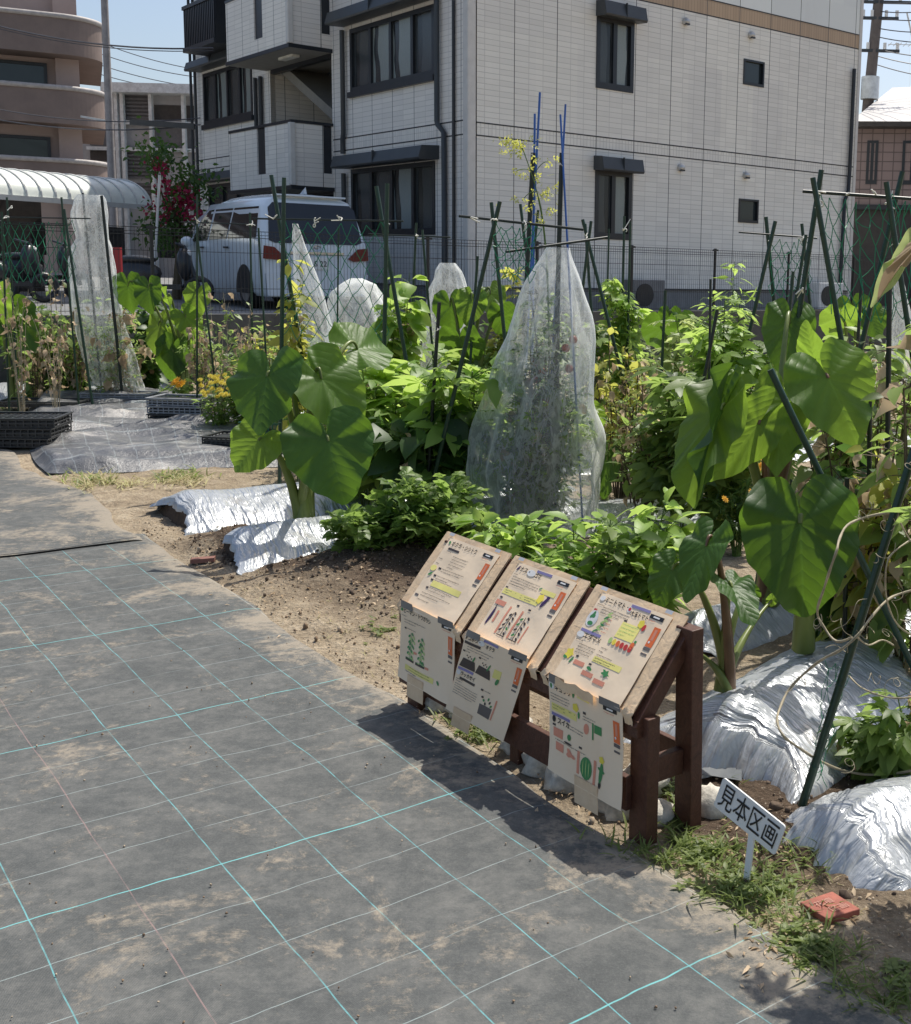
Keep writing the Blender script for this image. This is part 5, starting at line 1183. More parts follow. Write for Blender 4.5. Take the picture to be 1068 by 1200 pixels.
# ---------------------------------------------------------------- taro plants
HA = np.radians([0, 8, 18, 32, 50, 70, 90, 110, 130, 148, 160, 170, 176, 180])
HR = np.array([1, .93, .84, .755, .70, .675, .665, .66, .645, .60, .52, .38, .24, .14])
def taro_leaf(root, A, T, wf=1., hint=(0, -1, .3), mat='taro', fold=.10, droop=.12, wave=.035, seed=0, curl=0., nm='leaf', label=None):
    A = np.array(A, float); T = np.array(T, float); t_ = nrm(T-A); L_ = np.linalg.norm(T-A); h_ = nrm(hint); n_ = nrm(h_-t_*np.dot(h_, t_)); s_ = np.cross(t_, n_)
    q = np.random.default_rng(seed); nr, ns = 12, 88
    th = np.linspace(-PI, PI, ns, endpoint=True); R_ = np.interp(np.abs(th), HA, HR)
    rr = np.linspace(0, 1, nr+1)[:, None]
    r2 = rr*R_[None, :]*(1+.018*np.sin(th*9+seed)+.012*np.sin(th*17+seed*2))[None, :]
    x = r2*np.sin(th)[None, :]*wf; y = r2*np.cos(th)[None, :]
    ph = q.random(4)*6; sgn = np.sign(x+1e-9)
    z = fold*np.abs(x)-droop*np.clip(y, 0, 2)**2-droop*.9*np.clip(-y, 0, 1)**1.5
    z = z+wave*1.5*rr**2*(np.sin(th*5+ph[0])+.7*np.sin(th*8+ph[1])+.35*np.sin(th*13+ph[2]))[None, :]
    vein = np.abs(np.sin((y-.75*np.abs(x)-.35*x*x)*22))**.7; z = z+.0035*vein*np.clip(r2*3, 0, 1)
    z = z+curl*np.clip(sgn*x, 0, 2)**2*np.where(sgn > 0, 1., .2)
    P = A+L_*(s_*x[..., None]+t_*y[..., None]+n_*z[..., None])
    uv = np.stack([x/max(wf, .5), y], -1)
    mb = MB(); mb.grid(P, 0, uvs=uv); o = mb.build(nm, MAT[mat], root)
    at_ = o.data.attributes.new('rnd', 'FLOAT', 'POINT'); v0 = q.random()*.6+.2; at_.data.foreach_set('value', np.full(len(o.data.vertices), v0, np.float32))
    if label: o['label'] = label
    return o, n_, t_
def bez(p, n=14):
    p = np.array(p, float); t_ = np.linspace(0, 1, n)[:, None]; k = len(p)-1; r = 0
    for i in range(k+1): r = r+math.comb(k, i)*(1-t_)**(k-i)*t_**i*p[i]
    return r
def taro_plant(label, base, lv, group='taro plants', rb=.022, name='taro_plant'):
    base = np.array(base, float); r = empty(name, base, label, 'plant', group)
    for k, L_ in enumerate(lv):
        A, T = L_['A'], L_['T']; kw = {a: b for a, b in L_.items() if a in ('wf', 'hint', 'mat', 'fold', 'droop', 'wave', 'curl', 'label')}
        o, n_, t_ = taro_leaf(r, A, T, seed=k*7+int(abs(base[0])*10), **kw)
        az = 2*PI*k/max(1, len(lv)); b0 = base+V(math.cos(az), math.sin(az), 0)*rb*.8+V(0, 0, -.03); H = A[2]-base[2]
        hook = L_.get('hook', .12); ctl = [b0, b0+V(0, 0, H*.55)+(A-b0)*V(.10, .10, 0), b0+(A-b0)*V(.65, .65, 0)+V(0, 0, H*1.02+hook), A-n_*.0+V(0, 0, hook*.9)-t_*.03, A]
        pts = bez(ctl, 18); rs = L_.get('rs', 1.)*np.interp(np.linspace(0, 1, 18), [0, .15, .5, .9, 1], [rb, rb*.85, rb*.42, rb*.24, rb*.2])
        mb = MB(); mb.tube(pts, rs, 8); mb.build('stalk', MAT[L_.get('sm', 'stalk')], r)
    return r
def lf_(a, t, Ya, Yt, **k): return dict(A=AY(a[0], a[1], Ya), T=AY(t[0], t[1], Yt), **k)
CAMV = (0, -1, .15)
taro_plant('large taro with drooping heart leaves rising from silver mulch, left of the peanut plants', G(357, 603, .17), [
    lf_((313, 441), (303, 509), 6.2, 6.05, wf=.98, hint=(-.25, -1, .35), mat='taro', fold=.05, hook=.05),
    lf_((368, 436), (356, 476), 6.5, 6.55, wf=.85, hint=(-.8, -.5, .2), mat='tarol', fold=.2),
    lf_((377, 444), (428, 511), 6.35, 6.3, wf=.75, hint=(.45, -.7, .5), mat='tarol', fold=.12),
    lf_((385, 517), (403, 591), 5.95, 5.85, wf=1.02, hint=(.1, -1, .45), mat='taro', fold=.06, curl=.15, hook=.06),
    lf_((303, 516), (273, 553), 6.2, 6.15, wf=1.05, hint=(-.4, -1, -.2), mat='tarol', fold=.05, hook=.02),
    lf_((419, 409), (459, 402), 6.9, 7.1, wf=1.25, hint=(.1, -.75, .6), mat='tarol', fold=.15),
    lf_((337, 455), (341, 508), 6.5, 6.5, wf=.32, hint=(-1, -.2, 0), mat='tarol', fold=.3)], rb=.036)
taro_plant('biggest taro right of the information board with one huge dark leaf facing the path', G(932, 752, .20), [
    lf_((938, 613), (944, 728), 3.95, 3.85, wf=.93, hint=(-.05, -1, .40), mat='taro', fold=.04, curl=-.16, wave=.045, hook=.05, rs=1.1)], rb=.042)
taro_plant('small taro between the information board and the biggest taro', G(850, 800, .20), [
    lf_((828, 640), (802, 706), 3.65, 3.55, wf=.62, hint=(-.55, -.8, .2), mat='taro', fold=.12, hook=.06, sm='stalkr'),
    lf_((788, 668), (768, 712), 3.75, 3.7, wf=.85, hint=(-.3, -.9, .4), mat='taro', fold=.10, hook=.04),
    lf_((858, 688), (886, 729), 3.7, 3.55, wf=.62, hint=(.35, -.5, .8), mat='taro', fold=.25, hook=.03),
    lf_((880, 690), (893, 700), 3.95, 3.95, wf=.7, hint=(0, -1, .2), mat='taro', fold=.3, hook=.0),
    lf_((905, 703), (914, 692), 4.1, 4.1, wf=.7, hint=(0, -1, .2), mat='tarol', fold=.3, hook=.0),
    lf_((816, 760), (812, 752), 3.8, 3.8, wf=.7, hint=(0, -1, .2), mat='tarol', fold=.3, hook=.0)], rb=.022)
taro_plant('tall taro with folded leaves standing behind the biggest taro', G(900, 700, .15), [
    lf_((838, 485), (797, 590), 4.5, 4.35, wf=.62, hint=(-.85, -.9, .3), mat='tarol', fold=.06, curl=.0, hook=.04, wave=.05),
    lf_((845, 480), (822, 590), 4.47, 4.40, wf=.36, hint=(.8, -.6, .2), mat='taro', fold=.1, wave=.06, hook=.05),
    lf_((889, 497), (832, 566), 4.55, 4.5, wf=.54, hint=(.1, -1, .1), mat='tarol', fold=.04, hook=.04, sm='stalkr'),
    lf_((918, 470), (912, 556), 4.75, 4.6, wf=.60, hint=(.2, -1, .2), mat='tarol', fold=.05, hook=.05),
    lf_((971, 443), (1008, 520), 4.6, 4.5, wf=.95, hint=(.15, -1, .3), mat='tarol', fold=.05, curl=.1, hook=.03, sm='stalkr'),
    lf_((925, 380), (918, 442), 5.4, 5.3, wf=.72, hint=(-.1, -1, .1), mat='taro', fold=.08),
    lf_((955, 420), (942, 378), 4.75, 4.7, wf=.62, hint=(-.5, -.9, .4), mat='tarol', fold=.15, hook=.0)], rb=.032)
def small_taro(label, px, Y, specs, rb=.03):
    b = AY(px, 400, Y)*V(1, 1, 0)
    return taro_plant(label, b, [lf_(a, t_, Y-.1*(k % 3), Y-.15*(k % 2), **kw) for k, (a, t_, kw) in enumerate(specs)], rb=rb)

small_taro('taro with upright leaves left of the yellow flowers, right of the tall white net', 215, 12.6, [((150, 335), (154, 368), dict(wf=.8, mat='taro')), ((174, 338), (175, 368), dict(wf=.85, mat='taro')), ((197, 350), (196, 362), dict(wf=.8, mat='tarol')), ((186, 382), (181, 420), dict(wf=.7, mat='tarol', hint=(-.5, -1, .2))), ((203, 412), (198, 450), dict(wf=.75, mat='taro')), ((218, 372), (236, 398), dict(wf=.8, mat='tarol')), ((212, 395), (222, 425), dict(wf=.8, mat='tarol')), ((232, 345), (228, 375), dict(wf=.8, mat='tarol'))])
small_taro('taro at the far left edge behind the dried vines', 14, 12.2, [((10, 365), (2, 410), dict(wf=.8, mat='taro')), ((22, 372), (36, 418), dict(wf=.7, mat='taro')), ((-10, 350), (-18, 400), dict(wf=.9, mat='tarol'))])
small_taro('taro with scalloped leaves behind the lobed okra leaves, left of the netted tomato', 545, 8.6, [((528, 358), (531, 395), dict(wf=.85, mat='taro')), ((553, 352), (548, 383), dict(wf=.9, mat='tarol')), ((540, 400), (546, 433), dict(wf=.9, mat='taro')), ((575, 345), (583, 370), dict(wf=.8, mat='tarol')), ((590, 370), (596, 400), dict(wf=.8, mat='taro'))])
small_taro('single heart leaf taro showing at the right side of the netted tomato', 712, 7.5, [((689, 487), (703, 512), dict(wf=1.1, mat='tarol', hint=(.1, -1, .1))), ((712, 540), (704, 585), dict(wf=.7, mat='taro', hint=(-.6, -.8, 0)))], rb=.02)
small_taro('taro far behind the green trellis net on the right', 1005, 9.0, [((1000, 362), (1006, 396), dict(wf=1., mat='taro')), ((1022, 370), (1030, 398), dict(wf=.9, mat='taro')), ((985, 372), (980, 400), dict(wf=.9, mat='tarol'))])
small_taro('taro behind the viny tangle in the middle of the garden', 795, 9.4, [((785, 372), (783, 400), dict(wf=.8, mat='taro')), ((800, 378), (806, 405), dict(wf=.9, mat='taro')), ((775, 385), (770, 415), dict(wf=.8, mat='taro'))])

# ---------------------------------------------------------------- nets over plants
t = NT('white_insect_net'); v = t.obj()
n1 = t.noise(t.n('ShaderNodeMapping', i_Vector=v, i_Scale=(1, 1, .45)).outputs[0], 17, 4, .62, .7); n2 = t.noise(v, 60, 3, .7)
rdg = t.math('ABSOLUTE', t.math('SUBTRACT', n1, .5)); fo = t.step(rdg, .075, .0)
lw = t.n('ShaderNodeLayerWeight'); lw.inputs['Blend'].default_value = .35
f = t.math('ADD', t.math('ADD', .19, t.math('MULTIPLY', fo, .20)), t.math('MULTIPLY', t.math('SUBTRACT', n2, .5), .25)); f = t.math('ADD', f, t.math('MULTIPLY', lw.outputs['Facing'], .80), clamp=True)
df = t.n('ShaderNodeBsdfDiffuse'); df.inputs[0].default_value = (.90, .92, .90, 1); tr = t.n('ShaderNodeBsdfTranslucent'); tr.inputs[0].default_value = (.92, .94, .91, 1)
m1 = t.n('ShaderNodeMixShader'); m1.inputs[0].default_value = .4; t.t.links.new(df.outputs[0], m1.inputs[1]); t.t.links.new(tr.outputs[0], m1.inputs[2])
tp = t.n('ShaderNodeBsdfTransparent'); m2 = t.n('ShaderNodeMixShader'); t.t.links.new(f, m2.inputs[0]); t.t.links.new(tp.outputs[0], m2.inputs[1]); t.t.links.new(m1.outputs[0], m2.inputs[2])
MAT['net'] = t.fin(m2.outputs[0])
def net_cover(label, levels, Y, seed=0, depth=.8, fold=.05, name='insect_net'):
    ys_ = [l[0] for l in levels]; yy = np.linspace(ys_[0], ys_[-1], 46)
    xl = np.interp(yy, ys_, [l[1] for l in levels]); xr = np.interp(yy, ys_, [l[2] for l in levels]); ns = 72; P = np.zeros((len(yy), ns, 3)); q = np.random.default_rng(seed)
    for i, y in enumerate(yy):
        a, b = AY(xl[i], y, Y), AY(xr[i], y, Y); c = (a+b)/2; r = np.linalg.norm(b-a)/2
        for j in range(ns):
            th = 2*PI*j/ns; ff = 1+fold*(math.sin(th*5+i*.10+seed)+.7*math.sin(th*9-i*.16)+.45*math.sin(th*15+i*.3))*(.5+.5*i/len(yy))+.20*(float(vnoise(np.array(th*2.5), np.array(i*.18), seed+2))-.5)
            P[i, j] = c+V(r*math.cos(th)*ff, r*depth*math.sin(th)*ff, 0)
        P[i, :, 2] = np.maximum(P[i, :, 2], .005+.02*np.sin(np.arange(ns)))
    base = P[-1].mean(0)*V(1, 1, 0); mb = MB(); mb.grid(P, wrap=True); o = mb.build(name, MAT['net'], origin=base); tag(o, label, 'insect net'); return o, P
def stake(parent, x0, y0, x1, y1, Y, r=.010, mat='pole', name='stake', Y1=None, ground=True):
    a = AY(x0, y0, Y); b = AY(x1, y1, Y if Y1 is None else Y1)
    if ground and b[2] > .02:
        k = (a[2]+.02)/(a[2]-b[2]) if a[2] > b[2] else 1; b = a+(b-a)*k
    mb = MB(); mb.tube([a, a+(b-a)*.33, a+(b-a)*.66, b], r, 8)
    nb = int(np.linalg.norm(b-a)/.12); d_ = nrm(b-a)
    if Y < 9:
        for k in range(1, nb): p = a+(b-a)*k/nb; mb.tube([p-d_*.003, p, p+d_*.003], [r, r*1.14, r], 8, cap=False)
    return mb.build(name, MAT[mat], parent), a, b
def rootof(x, Y): return AY(x, 400, Y)*V(1, 1, 0)
net_cover('large white netting tied over a tomato plant in the middle of the garden', [(290, 641, 668), (300, 636, 670), (330, 617, 682), (365, 603, 691), (400, 592, 694), (440, 578, 694), (480, 566, 697), (515, 556, 703), (545, 551, 708), (575, 554, 706), (610, 556, 700), (640, 553, 690)], 6.9, 1, .85, .085)
net_cover('tall narrow white netting with a knotted waist behind the stacked trays', [(228, 92, 119), (233, 88, 122), (250, 84, 126), (262, 86, 125), (280, 90, 126), (290, 84, 130), (310, 82, 134), (350, 84, 141), (390, 87, 149), (420, 96, 157), (445, 108, 163), (460, 118, 168)], 12.6, 2, .6, .05)
net_cover('slanting white netting right behind the crossed poles by the van', [(262, 343, 349), (285, 343, 357), (320, 345, 371), (355, 348, 381), (390, 352, 391), (420, 352, 396)], 10.5, 3, .6, .07)
net_cover('low rounded netting between the slanting net and the small net', [(326, 412, 424), (333, 402, 440), (343, 391, 446), (362, 387, 456), (390, 384, 454), (430, 386, 452)], 11.5, 4, 1.2, .09)
net_cover('small white netting standing left of the scalloped taro leaves', [(308, 517, 534), (318, 510, 541), (340, 504, 547), (370, 499, 551), (410, 495, 549), (440, 494, 546)], 10.6, 5, .7, .07)
net_cover('narrow white netting at the right edge beyond the trellis', [(318, 1050, 1056), (345, 1046, 1063), (380, 1041, 1070), (420, 1038, 1076), (450, 1036, 1078)], 8.2, 6, .7, .06)
MAT['tomato'] = leafmat('tomato_leaf', (.018, .040, .012), (.09, .15, .04), .35, .5)
b = AY(628, 400, 6.9)*V(1, 1, 0)
tp_ = plant('tomato_plant', 'tomato plant with a few red fruits inside the large white netting', 'plant', b, .95, .36, nst=34, nodes=12, per=3, leaf=.15, tmpl=LTOM, mat=MAT['mid'], stem=MAT['dstem'], seed=3, lean=(.03, 0), t0=.06, stemr=.006, spread=.8, rosette=0, dried=MAT['dry'], dry=.03)
plant('tomato_plant', 'taller slim tomato stems reaching the tied top of the large white netting', 'plant', b+V(.03, 0, 0), 1.45, .15, nst=16, nodes=18, per=3, leaf=.12, tmpl=LTOM, mat=MAT['tomato'], stem=MAT['dstem'], seed=4, t0=.3, stemr=.005, rosette=0)
RT = flat('ripe_tomato', (.42, .08, .03), .3)
for (px, py) in ((628, 425), (636, 436), (630, 444), (620, 448), (667, 432), (663, 408), (672, 398), (640, 468)):
    mb = MB(); mb.blob(AY(px, py, 6.86), .026, n=8, m=12, rough=.02); mb.build('fruit', RT, tp_)
stake(tp_, 655, 292, 652, 560, 6.9, .012, 'poled')
b = AY(140, 400, 12.6)*V(1, 1, 0)
plant('tomato_plant', 'dry leafy plant inside the tall narrow netting on the left', 'plant', b, 1.1, .36, nst=12, nodes=9, per=3, leaf=.15, tmpl=LTOM, mat=MAT['mid'], seed=5, t0=.08, dried=MAT['dry'], dry=.3)
b = AY(420, 400, 11.5)*V(1, 1, 0); plant('tomato_plant', 'leafy plant inside the low rounded netting', 'plant', b, .95, .4, nst=20, nodes=10, per=3, leaf=.15, tmpl=LTOM, mat=MAT['mid'], seed=6)
b = AY(520, 400, 10.6)*V(1, 1, 0); plant('tomato_plant', 'leafy plant inside the small white netting', 'plant', b, 1.1, .25, nst=8, nodes=8, per=3, leaf=.12, tmpl=LTOM, mat=MAT['mid'], seed=7)
b = AY(372, 400, 10.5)*V(1, 1, 0); plant('tomato_plant', 'leafy plant inside the slanting white netting', 'plant', b, 1.0, .22, nst=8, nodes=8, per=3, leaf=.12, tmpl=LTOM, mat=MAT['mid'], seed=8)

# ---------------------------------------------------------------- pole trellises and nets of green twine
def green_net(parent, c, nx_, nz_, seed=0, r=.0016, sag=.03, name='net'):
    """c: four corner points (top-left, top-right, bottom-right, bottom-left)"""
    q = np.random.default_rng(seed); c = [np.array(k, float) for k in c]; mb = MB()
    def P(u, w_):
        t_ = c[0]*(1-u)+c[1]*u; b_ = c[3]*(1-u)+c[2]*u; p = t_*(1-w_)+b_*w_; return p-V(0, 0, sag*4*u*(1-u)*(1-w_*.5))
    N = [[P((i+.5*(j % 2))/nx_, j/nz_)+q.normal(0, .010, 3) for i in range(nx_+1)] for j in range(nz_+1)]
    for j in range(nz_):
        for i in range(nx_+1):
            k = i if j % 2 else i-1
            for m_ in (k, k+1):
                if 0 <= m_ <= nx_: mb.tube([N[j][i], (N[j][i]+N[j+1][m_])/2-V(0, 0, .006), N[j+1][m_]], r, 3, cap=False)
    return mb.build(name, MAT['gnet'], parent)
def tie(parent, x, y, Y, s=.012, seed=0):
    p = AY(x, y, Y-.02); mb = MB(); q = np.random.default_rng(seed+int(x)); pts = [p+q.normal(0, s, 3) for _ in range(7)]; mb.tube(bez(pts, 16), s*.22, 5); mb.tube([p, p+q.normal(0, s*2, 3)-V(0, 0, s)], s*.18, 4); return mb.build('tie', MAT['tie'], parent)
def trellis(label, Y, poles, bars=(), ties=(), nets=(), rx=None):
    r = empty('trellis', rootof(poles[0][0], Y), label, 'trellis', 'pole trellises in the garden')
    for k, p in enumerate(poles): stake(r, *p[:4], Y+.12*(-1)**k if len(p) < 6 else p[5], p[4] if len(p) > 4 else .010, 'pole', 'pole')
    for b_ in bars:
        mb = MB(); mb.tube([AY(b_[0], b_[1], Y), AY(b_[2], b_[3], b_[4] if len(b_) > 4 else Y)], .007 if Y > 7 else .0085, 6); mb.build('crossbar', MAT['poled'], r)
    for t_ in ties: tie(r, t_[0], t_[1], Y, .010+.0012*Y)
    for k, n_ in enumerate(nets): green_net(r, [AY(*q, Y) for q in n_[0]], n_[1], n_[2], seed=k+int(Y*10), r=.0012+.00016*Y*1.3)
    return r
trellis('leftmost crossed pole trellis carrying dried vines', 11.5, [(8, 231, 21, 463), (2, 248, 10, 463), (72, 231, 91, 458), (75, 245, 106, 458, .013)], [(-20, 254, 106, 256), (-20, 262, 80, 264)], [(8, 255), (78, 262), (12, 243)], [(([-20, 256], [84, 258], [84, 330], [-20, 330]), 12, 7)])
trellis('crossed pole trellis between the yellow flowers and the van', 11.0, [(231, 228, 231, 461), (232, 282, 255, 472), (293, 249, 296, 406), (303, 267, 311, 402)], [(212, 260, 300, 263)], [(231, 260), (295, 262)])
trellis('crossed pole trellis in front of the back of the van', 8.2, [(318, 205, 352, 406, .015), (333, 208, 330, 409, .015), (441, 218, 476, 422, .015), (454, 215, 451, 379, .015), (397, 265, 396, 345, .006)], [(297, 256, 473, 259)], [(320, 256), (369, 259), (400, 258), (452, 259)], [(([330, 257], [448, 259], [448, 400], [332, 395]), 7, 10)])
trellis('shorter crossed pole trellis right of the van', 9.5, [(488, 261, 481, 416), (495, 269, 507, 409)], [(432, 274, 528, 278)], [(490, 276)])
trellis('crossed pole trellis left of the netted tomato, with thin green net', 6.6, [(586, 236, 518, 521, .0125), (576, 237, 592, 400, .0125, 7.8), (610, 239, 621, 330, .010, 7.8), (631, 246, 622, 330, .009, 7.8)], [(538, 253, 684, 269), (593, 295, 712, 278, 6.9)], [(582, 256), (617, 262), (555, 255)], [(([580, 258], [628, 262], [622, 330], [578, 325]), 5, 8)])
trellis('crossed pole trellis right of the netted tomato', 8.0, [(683, 257, 727, 431, .012), (693, 259, 683, 338, .010), (686, 262, 698, 431, .010)], [], [(688, 278)])
trellis('group of short upright stakes in front of the lower narrow window', 9.8, [(732, 253, 730, 352, .010), (739, 259, 737, 352, .010), (714, 268, 712, 345, .008)], [], [(732, 268)])
trellis('crossed pole trellis in front of the small square windows', 8.4, [(898, 254, 909, 370, .014), (909, 259, 882, 375, .014), (940, 262, 950, 360, .012), (945, 275, 930, 370, .012)], [(866, 272, 958, 279)], [(902, 281), (942, 279)], [(([904, 276], [946, 279], [948, 345], [900, 345]), 5, 7)])
trellis('tallest crossed pole trellis with green twine net at the right', 5.3, [(963, 199, 928, 424, .0125), (953, 208, 987, 402, .0125), (1058, 201, 1015, 383, .0125), (1039, 213, 1066, 392, .0125)], [(941, 224, 1085, 234)], [(958, 226), (994, 226), (1026, 225), (1043, 240), (940, 340), (1050, 283), (963, 243)], [(([960, 228], [1046, 232], [1048, 375], [975, 370]), 6, 8), (([1046, 232], [1090, 235], [1090, 375], [1048, 375]), 4, 8)])
def lone(label, a, Y, r=.010, mat='pole', tag_='pole', Y1=None, name='garden_stake', group=None, clip=None):
    p = rootof(a[2], Y); o = empty(name, p, label, 'stake', group); stake(o, *a, Y, r, mat, 'shaft', Y1)
    if clip: tie(o, *clip, Y, .010)
    return o
lone('short black stake standing among the lobed okra leaves', (515, 354, 507, 478), 6.8, .011, 'poled', clip=(514, 385))
lone('thick dark green stake with a blue rod, left of the netted tomato top', (625, 179, 617, 332), 7.2, .014, 'poled', clip=(624, 182))
lone('tall blue rod rising beside the thick dark green stake', (633, 108, 622, 324), 7.2, .007, 'blue'); lone('short blue rod rising left of the tall blue rod', (627, 133, 625, 324), 7.25, .007, 'blue')
lone('dark stake standing in the top of the netted tomato', (658.6, 179, 655, 300), 6.9, .014, 'poled', clip=(657, 191))
lone('blue rod leaning right above the netted tomato', (663, 122, 654, 293), 6.95, .006, 'blue'); lone('blue rod leaning left above the netted tomato', (657, 134, 666, 300), 6.88, .006, 'blue')
lone('thick dark green pole leaning across the right foreground', (1090, 470, 940, 945), 3.45, .0135, Y1=3.31)
lone('dark green pole slanting in front of the tall folded taro leaves', (903, 433, 962, 556), 4.1, .0125)
lone('black stake standing left of the narrow net at the right edge', (1043, 329, 1041, 484), 4.9, .0115, 'poled')
lone('thin stake among the bright okra leaves', (833, 327, 832, 400), 7.2, .008, 'poled'); lone('short black stake leaning among the bright okra leaves', (841, 363, 832, 410), 7.0, .011, 'poled')
lone('black upright stake behind the large taro on the left', (443, 480, 442, 600), 7.2, .012, 'poled'); lone('green stake beside the green crate', (328, 495, 328, 560), 7.6, .010)
lone('tall thin stake behind the netted plant on the left', (119, 229, 133, 362), 12.4, .016, 'poled'); lone('thin stake inside the tall narrow net', (97, 226, 104, 300), 12.6, .012, 'poled')
lone('thin green stake in the okra right of the tomato tangle', (780, 340, 776, 430), 7.9, .010); lone('thin green stake between the okra and the tallest trellis', (930, 318, 922, 400), 7.0, .010); lone('thin dark stake under the twine net', (1010, 330, 1004, 430), 6.6, .010, 'poled'); lone('thin green stake rising behind the lobed okra leaves', (560, 300, 553, 400), 8.4, .010)
lone('dark stake behind the dried plants at the right', (1020, 470, 1018, 640), 4.6, .010, 'poled'); lone('dark stake right of the biggest taro', (993, 560, 991, 700), 4.4, .010, 'poled')
# ---------------------------------------------------------------- vegetable plants
def VP(name, label, px, Y, ytop, rpx, group=None, cat='plant', **k):
    b = AY(px, 400, Y)*V(1, 1, 0); h = max(.15, float(AY(px, ytop, Y)[2])); return plant(name, label, cat, b, h, rpx/FPX*Y, group=group, **k)
# peanuts
VP('peanut_plant', 'low bushy peanut plant, the nearer to the silver mulch', 428, 6.0, 592, 50, nst=22, nodes=8, per=3, leaf=.095, tmpl=LPEA, mat=MAT['pea'], seed=11, up=.5, rosette=5, curve=1.2, pet=.5)
VP('peanut_plant', 'taller bushy peanut plant against the netted tomato', 506, 6.05, 552, 56, nst=30, nodes=9, per=3, leaf=.098, tmpl=LPEA, mat=MAT['pea'], seed=12, up=.5, rosette=5, curve=1.2, pet=.5)
# bright pepper plants behind the board
PEP = [('bright pepper plant rising behind the left panel', 588, 5.05, 566, 36, 'bright', .105), ('bright pepper plant behind the gap between left and middle panels', 634, 5.0, 590, 36, 'bright', .10),
       ('bright pepper plant behind the middle panel', 682, 4.9, 592, 36, 'bright', .10), ('bright pepper plant behind the right panel', 728, 4.75, 612, 34, 'mid', .10), ('tall stemmed pepper plant nearest the small taro', 768, 4.9, 572, 30, 'bright', .12)]
for k, (lb, px, Y, yt, rp, m_, lf) in enumerate(PEP):
    VP('pepper_plant', lb, px, Y, yt, rp, nst=11, nodes=8, per=3, leaf=lf, tmpl=L4 if k % 2 == 0 else L3, mat=MAT[m_], seed=20+k, up=.45, rosette=6, pet=.45, curve=1.3, t0=.12, stemr=.005)
VP('basil_plant', 'feathery bright green plant in front of the middle of the pepper row', 655, 4.7, 640, 34, nst=18, nodes=9, per=4, leaf=.075, tmpl=LNAR, mat=MAT['bright'], seed=31, up=.4, rosette=6)
# okra / aubergine bushes in the middle
VP('okra_plant', 'leafy okra plant with lobed leaves left of the leaning pole', 458, 7.3, 388, 52, nst=9, nodes=9, per=2, leaf=.21, tmpl=LLOBE, mat=MAT['bright'], seed=40, up=.25, rosette=3, pet=.7, t0=.25, stemr=.009)
VP('okra_plant', 'leafy okra plant with lobed leaves touching the netted tomato', 535, 7.0, 392, 48, nst=9, nodes=9, per=2, leaf=.20, tmpl=LLOBE, mat=MAT['bright'], seed=41, up=.25, rosette=3, pet=.7, t0=.25, stemr=.009)
VP('aubergine_plant', 'dark leaved plant in the shade under the okra leaves', 495, 6.9, 455, 55, nst=9, nodes=7, per=3, leaf=.17, tmpl=LWIDE, mat=MAT['dark'], seed=42, up=.0, droop=.5, t0=.3, stemr=.008, dried=MAT['dry'], dry=.08)
VP('aubergine_plant', 'dark leaved plant directly behind the large taro on the left', 425, 7.3, 452, 38, nst=7, nodes=7, per=3, leaf=.15, tmpl=LWIDE, mat=MAT['mid'], seed=43, up=.0, droop=.4, t0=.35)
VP('tomato_plant', 'loose yellowish tomato plant behind the large taro leaves', 395, 9.0, 385, 44, nst=11, nodes=8, per=3, leaf=.15, tmpl=LTOM, mat=MAT['mid'], seed=44, dried=MAT['dry'], dry=.08)
VP('tomato_plant', 'loose tomato plant behind the slanting net', 345, 9.6, 400, 34, nst=9, nodes=8, per=3, leaf=.15, tmpl=LTOM, mat=MAT['bright'], seed=45)
VP('bitter_gourd_vine', 'yellow green vine behind the crossed poles left of the netted tomato', 600, 8.8, 322, 28, nst=12, nodes=12, per=3, leaf=.10, tmpl=LLOBE, mat=MAT['yel'], seed=46, t0=.1, spread=.8)
VP('bitter_gourd_vine', 'dense green vine right behind the netted tomato', 570, 8.6, 372, 34, nst=12, nodes=10, per=3, leaf=.12, tmpl=LLOBE, mat=MAT['mid'], seed=47, t0=.1)
VP('cucumber_vine', 'tall cucumber vine climbing the stakes below the narrow window', 728, 9.8, 284, 20, nst=10, nodes=14, per=3, leaf=.12, tmpl=LLOBE, mat=MAT['bright'], seed=48, t0=.12, spread=.9, up=.0)
VP('cucumber_vine', 'wider cucumber vine right of the netted tomato top', 694, 9.4, 345, 30, nst=12, nodes=10, per=3, leaf=.12, tmpl=LLOBE, mat=MAT['mid'], seed=49, t0=.1, up=.05)
for k, (lb, px, Y, yt, rp) in enumerate((('scraggly brown and green tomato tangle right of the netted tomato', 730, 8.0, 372, 38), ('scraggly tomato tangle above the single heart leaf', 752, 7.4, 425, 40), ('scraggly tomato tangle between the netting and the tall folded taro', 762, 7.0, 470, 30), ('scraggly tomato tangle close to the folded taro leaves', 788, 8.2, 395, 28))):
    VP('tomato_plant', lb, px, Y, yt, rp, nst=14, nodes=10, per=2, leaf=.095, tmpl=LTOM if k % 2 else L3, mat=MAT['mid' if k else 'yel'], stem=MAT['dstem'], seed=50+k, t0=.34, jitter=.6, dried=MAT['dry'], dry=.20, stemr=.006)
